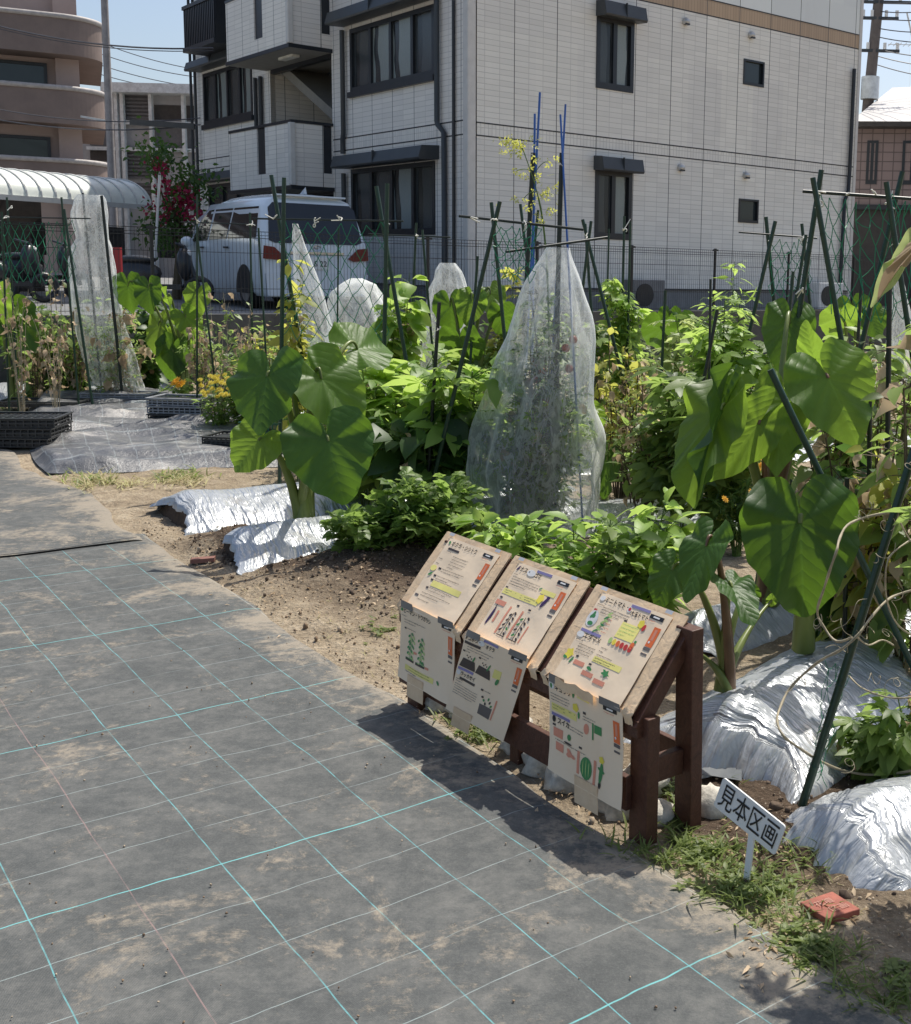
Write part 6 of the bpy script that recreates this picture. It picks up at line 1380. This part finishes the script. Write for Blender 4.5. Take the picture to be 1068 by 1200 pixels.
for k, (lb, px, Y, yt, rp, m_) in enumerate((('bright lobed okra left of the thin stake', 806, 8.6, 352, 32, 'pale'), ('bright lobed okra around the thin stake', 838, 8.0, 345, 36, 'bright'), ('bright lobed okra right of the thin stake', 872, 7.8, 362, 34, 'bright'),
        ('lobed okra below the two square windows', 905, 8.2, 385, 34, 'mid'), ('broad okra in front of the thin stake', 845, 6.6, 408, 42, 'mid'), ('broad okra left of the tall folded taro', 800, 6.9, 430, 30, 'mid'))):
    VP('okra_plant', lb, px, Y, yt, rp, nst=10, nodes=9, per=2, leaf=.16, tmpl=LLOBE, mat=MAT[m_], seed=60+k, up=.2, rosette=4, pet=.6, t0=.2, stemr=.008)
VP('sesame_plant', 'upright pale spiky plant standing tallest above the okra', 862, 8.8, 318, 14, nst=5, nodes=18, per=4, leaf=.13, tmpl=LNAR, mat=MAT['bright'], seed=67, up=.35, spread=.6)
VP('sesame_plant', 'shorter pale spiky plant beside the tallest one', 825, 8.9, 335, 22, nst=7, nodes=13, per=4, leaf=.12, tmpl=LNAR, mat=MAT['bright'], seed=68, up=.35, spread=.7)
# right-hand side, drying aubergines
for k, (lb, px, Y, yt, rp, m_, dr) in enumerate((('drying aubergine plant right of the dark slanting pole', 985, 5.3, 372, 40, 'mid', .12), ('drying aubergine plant behind the black stake', 1045, 5.2, 350, 44, 'mid', .18), ('withered aubergine plant right of the biggest taro', 1032, 4.5, 470, 50, 'yel', .30),
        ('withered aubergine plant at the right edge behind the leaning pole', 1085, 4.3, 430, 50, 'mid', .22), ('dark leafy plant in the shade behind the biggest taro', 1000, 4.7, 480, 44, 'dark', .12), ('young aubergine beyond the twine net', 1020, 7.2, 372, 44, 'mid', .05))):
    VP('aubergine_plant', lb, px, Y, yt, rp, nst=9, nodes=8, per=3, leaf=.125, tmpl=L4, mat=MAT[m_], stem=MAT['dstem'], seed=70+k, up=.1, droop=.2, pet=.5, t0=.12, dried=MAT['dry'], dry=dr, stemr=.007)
# left side: dried climbers, greens
for k, (lb, px, Y, yt, rp) in enumerate((('dried bean vine hanging on the leftmost trellis', 22, 11.4, 262, 18), ('dried bean vine between the leftmost trellis and the tall narrow net', 62, 11.5, 300, 20), ('dried pale bean vine left of the van wheel', 258, 11.0, 300, 18), ('dried pale bean vine in front of the van door', 285, 10.8, 325, 20))):
    VP('bean_vine', lb, px, Y, yt, rp, nst=9, nodes=11, per=1, rosette=1, leaf=.085, tmpl=L3, mat=MAT['mid'], stem=MAT['straw'], seed=80+k, up=-.3, jitter=.9, t0=.2, dried=MAT['dry'], dry=.62, spread=1.3)
for k, (lb, px, Y, yt, rp, m_, tm) in enumerate((('broad green plant at the left behind the dried vines', 45, 12.8, 352, 36, 'mid', LWIDE), ('leafy green plant left of the tall narrow net', 80, 12.9, 385, 26, 'dark', LWIDE), ('leafy green plant right of the tall narrow net', 172, 13.4, 345, 22, 'dark', LWIDE),
        ('green bean plant in front of the van wheel', 262, 12.2, 362, 30, 'mid', L3), ('green bean plant under the crossed poles by the van', 310, 11.6, 352, 26, 'mid', L3), ('low green plant right of the yellow flowers', 290, 10.6, 412, 24, 'mid', L3), ('yellow green bean vine on the poles in front of the van lamp', 347, 8.3, 268, 11, 'yel', L3),
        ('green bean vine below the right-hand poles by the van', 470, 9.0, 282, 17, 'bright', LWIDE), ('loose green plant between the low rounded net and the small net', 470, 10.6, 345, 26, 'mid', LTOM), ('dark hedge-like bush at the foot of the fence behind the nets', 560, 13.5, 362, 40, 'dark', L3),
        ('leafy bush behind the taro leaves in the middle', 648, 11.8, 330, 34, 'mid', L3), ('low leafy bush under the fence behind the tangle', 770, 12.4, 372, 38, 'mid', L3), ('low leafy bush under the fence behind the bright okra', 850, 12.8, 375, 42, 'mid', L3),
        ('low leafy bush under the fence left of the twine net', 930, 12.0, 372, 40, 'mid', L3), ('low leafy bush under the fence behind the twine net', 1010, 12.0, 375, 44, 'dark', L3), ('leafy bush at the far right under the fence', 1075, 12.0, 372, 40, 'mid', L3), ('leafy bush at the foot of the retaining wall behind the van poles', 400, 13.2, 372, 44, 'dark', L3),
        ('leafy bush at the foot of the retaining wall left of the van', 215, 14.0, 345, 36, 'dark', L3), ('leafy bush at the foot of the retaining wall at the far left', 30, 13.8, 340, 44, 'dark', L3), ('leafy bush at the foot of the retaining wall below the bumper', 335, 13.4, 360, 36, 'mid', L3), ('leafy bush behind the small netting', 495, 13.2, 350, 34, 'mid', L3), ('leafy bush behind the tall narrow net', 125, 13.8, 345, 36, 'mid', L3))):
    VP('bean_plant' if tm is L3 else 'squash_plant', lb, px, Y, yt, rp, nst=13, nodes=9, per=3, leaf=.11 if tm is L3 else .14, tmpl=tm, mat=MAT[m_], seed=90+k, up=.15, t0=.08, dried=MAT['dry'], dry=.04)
for k, (lb, px, Y, yt, rp, m_, dr) in enumerate((('half dried bean plant right behind the flat black tray', 40, 12.4, 330, 30, 'mid', .35), ('half dried bean plant left of the tall narrow net', 88, 12.6, 352, 24, 'mid', .4), ('half dried bean plant left of the yellow flowers', 235, 11.8, 350, 22, 'mid', .35),
        ('half dried bean plant right of the yellow flowers', 300, 11.2, 372, 24, 'yel', .3), ('fresh leafy plant at the foot of the poles by the van', 322, 10.4, 405, 26, 'bright', .05), ('dried plant between the large taro and the low rounded net', 400, 10.2, 392, 24, 'yel', .3), ('tangled plant right of the short black stake', 560, 7.9, 430, 26, 'mid', .1), ('tangled low plant behind the single heart leaf', 722, 8.8, 470, 30, 'mid', .25))):
    VP('bean_plant', lb, px, Y, yt, rp, nst=14, nodes=10, per=2, leaf=.10, tmpl=L3 if k % 2 else LTOM, mat=MAT[m_], stem=MAT['dstem'], seed=150+k, up=.1, jitter=.6, t0=.12, dried=MAT['dry'], dry=dr)
# tomato shoot beside the blue rods
b = AY(648, 400, 7.0)*V(1, 1, 0); r = empty('tomato_shoot', b, 'thin pale tomato shoot reaching up beside the blue rods', 'plant')
pts = [AY(646, 330, 7.0)*V(1, 1, 0)]+[AY(x, y, 7.0) for x, y in ((646, 292), (643, 262), (632, 225), (620, 195), (612, 172))]; mb = MB(); mb.tube(bez([pts[0], pts[1], pts[2], pts[3], pts[4], pts[5]], 20), [.006]*12+[.003]*8, 5); mb.build('stem', MAT['stem'], r)
q = np.random.default_rng(77); Pp, Dd, Uu = [], [], []
for (x, y, n_) in ((600, 170, 26), (612, 168, 16), (606, 200, 10), (630, 205, 8), (640, 228, 20), (612, 235, 12), (646, 248, 10), (635, 262, 6), (644, 190, 6)):
    c_ = AY(x, y, 7.0); mb = MB()
    for k in range(n_): Pp.append(c_+q.normal(0, .028, 3)*V(1.4, 1, .8)); Dd.append(q.normal(0, 1, 3)+V(0, 0, -.3)); Uu.append(q.normal(0, 1, 3))
leaves('foliage', np.array(Pp), np.array(Dd), np.array(Uu), q.uniform(.04, .075, len(Pp)), LTOM, MAT['yel'], r)
for (x0, y0, x1, y1) in ((616, 182, 600, 168), (622, 200, 606, 200), (632, 225, 612, 235), (634, 230, 648, 228), (640, 250, 646, 245), (626, 205, 645, 190)):
    mb = MB(); mb.tube(bez([AY(x0, y0, 7.0), AY((x0+x1)/2, min(y0, y1)-4, 7.0), AY(x1, y1, 7.0)], 8), .0022, 4); mb.build('twig', MAT['stem'], r)
# flowers
def flowers(root, pts, size, col, seed=0):
    q = np.random.default_rng(seed); mb = MB()
    for p in pts:
        n_ = nrm(V(q.normal(0, .4), -.6, .8)); a = nrm(np.cross(n_, V(0, 0, 1))); b_ = np.cross(n_, a)
        for ring, (rr, lift) in enumerate(((1., 0), (.62, .25), (.3, .4))):
            m_ = 9; P = [p+n_*size*lift*.6]+[p+n_*size*(lift*.6+.1*((k % 2)))+(a*math.cos(2*PI*k/(2*m_))+b_*math.sin(2*PI*k/(2*m_)))*size*rr*(1 if k % 2 else .68) for k in range(2*m_)]
            mb.add(P, [(0, 1+k, 1+(k+1) % (2*m_)) for k in range(2*m_)])
    return mb.build('flower_heads', col, root)
YF = leafmat('yellow_petal', (.62, .50, .05), (.80, .70, .14), .3, .6, tcol=(.9, .8, .2)); OF = leafmat('orange_petal', (.70, .38, .02), (.85, .58, .05), .3, .6, tcol=(.95, .6, .1))
r = VP('marigold_plant', 'low plant covered in pale yellow flowers behind the stacked trays', 254, 10.5, 446, 26, nst=14, nodes=6, per=3, leaf=.07, tmpl=L3, mat=MAT['mid'], seed=120)
q = np.random.default_rng(3); flowers(r, [AY(252+q.uniform(-21, 21), 450+q.uniform(-12, 17), 10.4-.25*q.random()-.1) for _ in range(44)], .028, YF, 2)
r = VP('marigold_plant', 'dark green marigold bush with orange yellow flowers behind the tall folded taro', 872, 6.4, 545, 34, nst=20, nodes=9, per=4, leaf=.05, tmpl=LNAR, mat=MAT['dark'], seed=121)
flowers(r, [AY(x, y, 6.2) for x, y in ((876, 521), (882, 530), (886, 524), (890, 536), (884, 543), (880, 536), (893, 545), (888, 550), (872, 533), (868, 540), (882, 576), (850, 585))], .026, OF, 4)
r = VP('zinnia_plant', 'small plant with one dull orange flower left of the yellow flowers', 212, 11.6, 432, 14, nst=8, nodes=5, per=3, leaf=.09, tmpl=L3, mat=MAT['mid'], seed=122)
flowers(r, [AY(212, 450, 11.4), AY(206, 447, 11.4)], .07, OF, 5)
# flowering tree beyond the fence
tb_ = AY(205, 300, 23.); tree = empty('flowering_tree', V(tb_[0], tb_[1], GROUNDP), 'tree with crimson blossom between the carport and the apartment block', 'tree')
mb = MB(); tz = V(tb_[0], tb_[1], 0)
mb.tube([tz+V(0, 0, GROUNDP), tz+V(.1, 0, 1.7), tz+V(.05, 0, 2.6)], [.10, .08, .05], 7)
q = np.random.default_rng(9); ends = []
for k in range(16):
    a = k*2.4; e_ = tz+V(.55*math.cos(a)*q.uniform(.3, 1.), .55*math.sin(a)*q.uniform(.3, 1.), q.uniform(2.0, 3.6)); ends.append(e_); mb.tube(bez([tz+V(.05, 0, 1.5+.06*k), tz+V(.1*math.cos(a), .1*math.sin(a), 2.4), e_], 8), np.linspace(.035, .008, 8), 5)
mb.build('trunk', MAT['dstem'], tree)
Pp = np.concatenate([e_+q.normal(0, .2, (95, 3)) for e_ in ends]); n_ = len(Pp); leaves('crown', Pp, q.normal(0, 1, (n_, 3))+V(0, 0, -.2), q.normal(0, 1, (n_, 3))+V(0, 0, 1), q.uniform(.08, .15, n_), L3, MAT['dark'], tree)
MAT['blossom'] = leafmat('crimson_blossom', (.22, .010, .035), (.42, .03, .09), .35, .6, tcol=(.5, .04, .12))
Pp = np.concatenate([AY(x, y, 22.6)+q.normal(0, .09, (k, 3)) for x, y, k in ((184, 194, 22), (187, 197, 16), (180, 245, 22), (213, 232, 60), (218, 228, 34), (209, 238, 26), (195, 250, 40), (222, 240, 40), (191, 222, 30), (192, 213, 20), (222, 255, 30), (207, 222, 30))]); n_ = len(Pp)
leaves('blossom', Pp, q.normal(0, 1, (n_, 3)), q.normal(0, 1, (n_, 3)), q.uniform(.05, .10, n_), LWIDE, MAT['blossom'], tree)
p = AY(178, 330, 20.5); tt = AY(187, 205, 20.5); o = empty('leaning_cane', V(p[0], p[1], GROUNDP), 'pale thin cane leaning beside the flowering tree', 'cane'); mb = MB(); mb.tube([V(p[0], p[1], GROUNDP), tt], .022, 6); mb.build('shaft', TRIM, o)

# dried gourd vines at the right front
vr = empty('gourd_vine', G(985, 902), 'leafless dried straw coloured vine looping over the right foreground', 'vine')
VN = [[(1085, 594), (1047, 600), (1015, 606), (993, 616), (984, 632), (981, 645), (974, 665), (966, 690), (958, 717), (966, 735), (981, 752), (1003, 745)], [(1085, 688), (1055, 696), (1038, 705), (1020, 725), (1005, 745), (985, 762), (962, 774), (940, 792), (925, 808), (915, 828), (911, 845), (918, 862), (936, 876), (958, 890), (985, 902), (1020, 908), (1060, 905), (1085, 898)],
      [(995, 792), (1010, 806), (1035, 816), (1060, 818), (1085, 812)], [(1075, 628), (1050, 645), (1040, 660), (1038, 690), (1043, 715), (1055, 735), (1075, 748)], [(1080, 560), (1060, 580), (1052, 600), (1062, 625), (1080, 650)], [(1003, 745), (1018, 756), (1035, 750), (1050, 758)]]
for k, v_ in enumerate(VN):
    pts = [AY(x, y, (3.35 if k != 4 else 3.6)+.10*math.sin(i*.9+k)) for i, (x, y) in enumerate(v_)]; P3 = []
    for i in range(len(pts)-1):
        a0_, a1_, a2_, a3_ = pts[max(0, i-1)], pts[i], pts[i+1], pts[min(len(pts)-1, i+2)]
        for t_ in np.linspace(0, 1, 5)[:-1]: P3.append(.5*((2*a1_)+(a2_-a0_)*t_+(2*a0_-5*a1_+4*a2_-a3_)*t_**2+(-a0_+3*a1_-3*a2_+a3_)*t_**3))
    P3 = np.array(P3); mb = MB(); mb.tube(P3, (.0040 if k < 2 else .0027)*(1+.15*np.sin(np.arange(len(P3))*1.3)), 7); mb.build('stem', MAT['straw'], vr)
q = np.random.default_rng(21)
for k in range(20):
    v_ = VN[k % 6]; x, y = v_[q.integers(0, len(v_))]; p = AY(x+q.normal(0, 6), y+q.normal(0, 6), 3.36); pts = [p]; d_ = q.normal(0, 1, 3); d_ /= np.linalg.norm(d_); a_ = q.normal(0, 1, 3); a_ /= np.linalg.norm(a_)
    for i in range(22): d_ = nrm(d_+np.cross(a_, d_)*(.12+.03*i)+q.normal(0, .06, 3)); pts.append(pts[-1]+d_*.0075)
    mb = MB(); mb.tube(pts, .0010, 4, cap=False); mb.build('tendril', MAT['straw'], vr)
green_net(vr, [AY(968, 775, 3.38), AY(985, 775, 3.38), AY(966, 915, 3.34), AY(950, 915, 3.34)], 2, 9, 4, .0012, 0, 'twine')
for (px, Y, yt, rp, sd_, m_) in ((1045, 3.55, 845, 34, 130, 'mid'), (1080, 3.5, 800, 34, 131, 'mid')):
    VP('pumpkin_plant', 'low pumpkin plant with hairy leaves beside the mulch at the right edge' if sd_ == 130 else 'pumpkin plant cut by the right edge above the lower mulch', px, Y, yt, rp, nst=8, nodes=4, per=2, leaf=.10, tmpl=LLOBE, mat=MAT[m_], seed=sd_, up=.1, dried=MAT['dry'], dry=.12)
VP('gourd_plant', 'leafy gourd vine overhanging from beyond the right edge', 1205, 3.0, 60, 120, nst=11, nodes=11, per=2, leaf=.10, tmpl=LLOBE, mat=MAT['mid'], stem=MAT['straw'], seed=140, t0=.35, up=.1, dried=MAT['dry'], dry=.25)
VP('gourd_plant', 'second leafy gourd vine beyond the right edge nearer the camera', 1225, 2.62, 60, 130, nst=13, nodes=14, per=3, leaf=.10, tmpl=LLOBE, mat=MAT['mid'], stem=MAT['straw'], seed=141, t0=.3, up=.1, dried=MAT['dry'], dry=.25)
# withered leaf hanging in at the right edge, cut rubber plate, small bits
wl = empty('withered_leaf', AY(1075, 300, 2.9), 'withered yellow and brown leaf hanging in from the right edge', 'leaf')
taro_leaf(wl, AY(1078, 285, 2.9), AY(1021, 342, 2.8), .26, (-.4, -1, .5), 'pale', .35, .25, .05, 4, nm='blade'); taro_leaf(wl, AY(1082, 280, 2.86), AY(1026, 336, 2.76), .16, (-.4, -1, .7), 'dry', .3, .2, .05, 5, nm='blade')
sc_ = G(845, 900); o = empty('plastic_scrap', sc_, 'grey flat plastic scrap lying at the foot of the silver mulch', 'scrap'); mb = MB(); P = np.array([[G(822+9.5*a, 893+2.0*a*.8+7*b-(b % 2), .03+.008*math.sin(a*1.3+b)) for b in range(3)] for a in range(6)]); mb.grid(P); mb.build('sheet', simple('scrap_grey', (.10, .11, .12), .6, var=.3), o)

# ---------------------------------------------------------------- black sheets and plastic trays
SHM = NT('black_woven_sheet'); uv = SHM.uv(); sp_ = SHM.n('ShaderNodeSeparateXYZ'); SHM.t.links.new(uv, sp_.inputs[0])
def _l(x, w_): fr = SHM.math('ABSOLUTE', SHM.math('SUBTRACT', SHM.math('FRACT', x), .5)); return SHM.step(fr, w_, w_*.4)
nz = SHM.noise(SHM.n('ShaderNodeMapping', i_Vector=uv, i_Scale=(.22, 1.3, 1)).outputs[0], 1.4, 6, .7, .6); cb = SHM.ramp(nz, [(.3, (.05, .052, .057)), (.52, (.13, .13, .132)), (.64, (.36, .34, .31))])  # pale bands put the light along the creases into the dusty colour
cb = SHM.mix(SHM.math('MULTIPLY', SHM.math('MAXIMUM', _l(sp_.outputs[0], .03), _l(sp_.outputs[1], .03)), .25), cb, (.45, .52, .52))
SHEET = SHM.fin(SHM.bsdf(cb, .38, 0, SHM.bump(SHM.noise(SHM.obj(), 22, 5, .7), .6, .02), .7))
def sheetpile(c, z0, amp, k, seed, name='folded_sheet', label='', nu=90, nv=60, skirt=.1):
    P = np.zeros((nu, nv, 3)); UV = np.zeros((nu, nv, 2)); c = [G(*q) for q in c]
    for i in range(nu):
        for j in range(nv):
            u, w_ = i/(nu-1), j/(nv-1); p = (c[0]*(1-u)+c[1]*u)*(1-w_)+(c[3]*(1-u)+c[2]*u)*w_; n_ = float(fbm(np.array(u*3.+seed), np.array(w_*5.+u), seed))
            n2_ = float(fbm(np.array(w_*6.5+.8*u+seed), np.array(u*1.6+.3), seed+3, 3)); z = z0+amp*(2.6*(1-abs(2*n2_-1))**2.5-1.2+(n_-.5)*1.2)+.004*math.sin(u*41+n_*16+w_*9); e = min(w_, 1-w_, u, 1-u)
            z *= min(1, e/skirt+.0) if z0 > 0 else 1
            P[i, j] = p+V(.02*math.sin(w_*9+seed), .05*math.sin(u*7+seed)*(1 if w_ < .1 else .3), max(.008, z)); UV[i, j] = (u*12, w_*6)
    mb = MB(); mb.grid(P, uvs=UV, flip=False); b_ = c[0]; o = mb.build(name, SHEET, origin=V(b_[0], b_[1], 0)); tag(o, label, 'ground sheet'); return o
sheetpile([(55, 556), (345, 548), (335, 492), (10, 500)], .07, .035, 6, 3, label='nearest layer of black woven sheet folded in long creases', skirt=.05)
sheetpile([(20, 520), (330, 505), (300, 468), (40, 470)], .10, .045, 6, 5, label='rear layer of black woven sheet bunched under the stacked trays', skirt=.06)
def tray(root, c, ax, ay, w_, d_, h, mat, nb=10, cells=False):
    ax = nrm(ax); ay = nrm(ay); c = np.array(c, float); mb = MB()
    for s in (-1, 1):
        for z in (0.008, h-.006, h*.5): mb.box(c+ay*s*d_/2+V(0, 0, z), ax*w_, ay*.008, V(0, 0, .010)); mb.box(c+ax*s*w_/2+V(0, 0, z), ax*.008, ay*d_, V(0, 0, .010))
        for k in range(nb+1): mb.box(c+ay*s*d_/2+ax*(-w_/2+w_*k/nb)+V(0, 0, h/2), ax*.010, ay*.006, V(0, 0, h))
        for k in range(int(nb*.6)+1): mb.box(c+ax*s*w_/2+ay*(-d_/2+d_*k/int(nb*.6))+V(0, 0, h/2), ax*.006, ay*.010, V(0, 0, h))
    mb.box(c+ay*d_/2+V(0, 0, h+.002), ax*(w_+.03), ay*.03, V(0, 0, .008)); mb.box(c-ay*d_/2+V(0, 0, h+.002), ax*(w_+.03), ay*.03, V(0, 0, .008)); mb.box(c+ax*w_/2+V(0, 0, h+.002), ax*.03, ay*d_, V(0, 0, .0075)); mb.box(c-ax*w_/2+V(0, 0, h+.002), ax*.03, ay*d_, V(0, 0, .0075))
    for k in range(1, 8): mb.box(c+ax*(-w_/2+w_*k/8)+V(0, 0, h-.012 if cells else .008), ax*.012, ay*d_, V(0, 0, .01))
    for k in range(1, 5): mb.box(c+ay*(-d_/2+d_*k/5)+V(0, 0, h-.013 if cells else .006), ax*w_, ay*.012, V(0, 0, .01))
    mb.box(c+V(0, 0, h*.45), ax*w_*.96, ay*d_*.96, V(0, 0, h*.5), 1)
    if cells: mb.box(c+V(0, 0, h*.80), ax*w_*.98, ay*d_*.98, V(0, 0, .004))
    o = mb.build('tray_body', [mat, MAT['black']], root); return o
TRM = simple('tray_black', (.028, .030, .033), .4, var=.3, spec=.6); TRG = simple('tray_grey', (.30, .31, .33), .45, var=.2); TRN = simple('tray_green', (.02, .12, .07), .4, var=.2)
def traything(label, px, py, z, ang, w_, d_, h, mat, cells=False, tilt=0., grp='plastic trays on the folded sheets'):
    c = G(px, py); r = empty('seedling_tray', c+V(0, 0, z), label, 'tray', grp); a = math.radians(ang); ax = V(math.cos(a), math.sin(a), tilt); ay = V(-math.sin(a), math.cos(a), 0); tray(r, c+V(0, 0, z), ax, ay, w_, d_, h, mat, cells=cells); return r
for k, l in enumerate(('bottom black tray of the stack at the far left', 'middle black tray of the stack at the far left', 'top black tray with square cells on the far left stack')): traything(l, 28+k*2, 524, .03+.082*k, 4+k*3, .58, .44, .074, TRM, cells=k == 2)
traything('flat black tray behind the far left stack', 52, 482, .06, 6, .78, .36, .055, TRM); traything('flat grey tray lying at the foot of the tall narrow net', 142, 476, .10, 3, .72, .30, .05, TRG)
for k, l in enumerate(('bottom black tray of the stack left of the yellow flowers', 'grey tray in the middle of the stack left of the yellow flowers', 'top grey tray of the stack left of the yellow flowers')): traything(l, 214, 500, .07+.076*k, 3-k*3, .50, .36, .066, TRM if k == 0 else TRG)
for k, l in enumerate(('bottom black tray half hidden by the hanging taro leaf', 'upper black tray half hidden by the hanging taro leaf')): traything(l, 277, 534, .05+.066*k, -6, .40, .34, .058, TRM)
traything('green tray behind the taro stalk', 316, 530, .12, -4, .34, .34, .15, TRN)
# clay shard and dry scraps by the mulch
for k, (px, py, lb) in enumerate(((238, 656, 'flat reddish shard lying on the soil before the silver mulch'), (305, 506, 'small brown clod lying near the taller mulch'))):
    p = G(px, py, .015); mb = MB(); mb.box(p, V(.12, .02, .01), V(-.01, .05, 0), V(0, 0, .022)); o = mb.build('clay_shard', simple('shard_red', (.26, .12, .09), .8) if k == 0 else bpy.data.materials['shard_red'], origin=p); tag(o, lb, 'shard')
# ---------------------------------------------------------------- grass and weeds (uncountable)
def grass(label, spots, seed, mat, hgt=(.03, .09)):
    q = np.random.default_rng(seed); P, D, U_, S = [], [], [], []
    for (x, y, rx, ry, n_) in spots:
        for k in range(int(n_*.30)):
            g_ = G(x+q.normal(0, rx*.62), y+q.normal(0, ry*.55)); m_ = q.integers(2, 5)
            for _ in range(m_): P.append(V(g_[0]+q.normal(0, .008), g_[1]+q.normal(0, .008), max(groundz(g_[0], g_[1]), 0)-.004)); a = q.uniform(0, 2*PI); D.append(V(math.cos(a)*.8, math.sin(a)*.8, q.uniform(.25, 1.6))); U_.append(V(0, 0, 1)+q.normal(0, .2, 3)); S.append(q.uniform(*hgt))
    o = leaves('grass', np.array(P), np.array(D), np.array(U_), np.array(S), tmpl_leaf(3, .10, .45, .1), mat, None); tag(o, label, 'grass', kind='stuff'); return o
GR = leafmat('grass_blade', (.05, .08, .018), (.20, .25, .07), .4, .5); GD = leafmat('dry_grass', (.24, .20, .09), (.48, .40, .22), .35, .6)
grass('green crabgrass growing around the board legs and the sign post', [(800, 985, 22, 16, 90), (835, 1000, 40, 18, 170), (870, 1050, 45, 22, 260), (915, 1020, 60, 34, 150), (930, 1075, 40, 26, 120), (850, 960, 20, 40, 60), (800, 930, 14, 30, 60), (955, 1125, 40, 14, 150), (1000, 1150, 30, 20, 60), (1040, 1180, 30, 14, 90), (950, 1000, 50, 24, 70), (575, 860, 36, 12, 150), (540, 845, 24, 10, 70), (600, 880, 30, 8, 50), (700, 985, 45, 14, 26), (745, 1000, 30, 10, 50), (770, 1010, 16, 8, 70), (760, 960, 16, 14, 40)], 5, GR, (.025, .075))
grass('sparse dry grass on the sandy soil beside the mat', [(440, 770, 40, 24, 70), (400, 740, 40, 20, 40), (300, 690, 50, 24, 26), (960, 1060, 60, 50, 90), (900, 1090, 30, 20, 60), (1000, 1130, 50, 50, 60), (460, 730, 30, 30, 30)], 6, GD, (.015, .045))
grass('tufts of grass in front of the folded black sheets', [(110, 568, 34, 9, 330), (210, 566, 26, 8, 260), (150, 572, 12, 5, 60)], 7, GD, (.05, .12)); grass('green tufts of grass among the dry ones before the folded black sheets', [(105, 564, 30, 6, 160), (215, 562, 24, 6, 190), (5, 478, 10, 6, 90)], 8, GR, (.05, .12))
# broad little weeds
q = np.random.default_rng(31); P, D, U_, S = [], [], [], []
for (x, y, rx, ry, n_) in ((880, 1040, 60, 26, 60), (945, 1120, 26, 16, 40), (965, 1115, 16, 10, 30), (820, 1000, 30, 16, 40), (790, 940, 14, 40, 30), (560, 860, 34, 10, 30), (445, 745, 20, 16, 16), (925, 1100, 20, 10, 16), (1050, 1150, 20, 20, 20)):
    for k in range(n_):
        g_ = G(x+q.normal(0, rx*.5), y+q.normal(0, ry*.5)); z = max(0, groundz(g_[0], g_[1]))
        for j in range(5): a = j*1.26+q.random(); P.append(V(g_[0], g_[1], z+.006)); D.append(V(math.cos(a), math.sin(a), q.uniform(.1, .7))); U_.append(V(0, 0, 1)); S.append(q.uniform(.012, .030))
o = leaves('weeds', np.array(P), np.array(D), np.array(U_), np.array(S), tmpl_leaf(3, .5, .3, .2), GR, None); tag(o, 'low broad leaved weeds scattered near the sign and the board', 'weeds', kind='stuff')
# fallen dry leaves and straw
P, D, U_, S = [], [], [], []
for (x, y, rx, ry, n_) in ((690, 930, 60, 26, 90), (640, 880, 40, 16, 40), (500, 830, 20, 6, 16), (1000, 1100, 70, 60, 110), (880, 980, 60, 30, 60), (350, 690, 80, 40, 110), (250, 650, 50, 30, 60), (430, 700, 50, 30, 110), (900, 1120, 40, 40, 40)):
    for k in range(n_): g_ = G(x+q.normal(0, rx*.5), y+q.normal(0, ry*.5)); P.append(V(g_[0], g_[1], max(.012, groundz(g_[0], g_[1])+.004))); a = q.uniform(0, 2*PI); D.append(V(math.cos(a), math.sin(a), q.normal(0, .15))); U_.append(V(0, 0, 1)+q.normal(0, .4, 3)); S.append(q.uniform(.008, .035))
o = leaves('leaf_litter', np.array(P), np.array(D), np.array(U_), np.array(S), tmpl_leaf(2, .35, .3, .5), MAT['dry'], None); tag(o, 'dry leaf litter and straw bits on the soil', 'litter', kind='stuff')
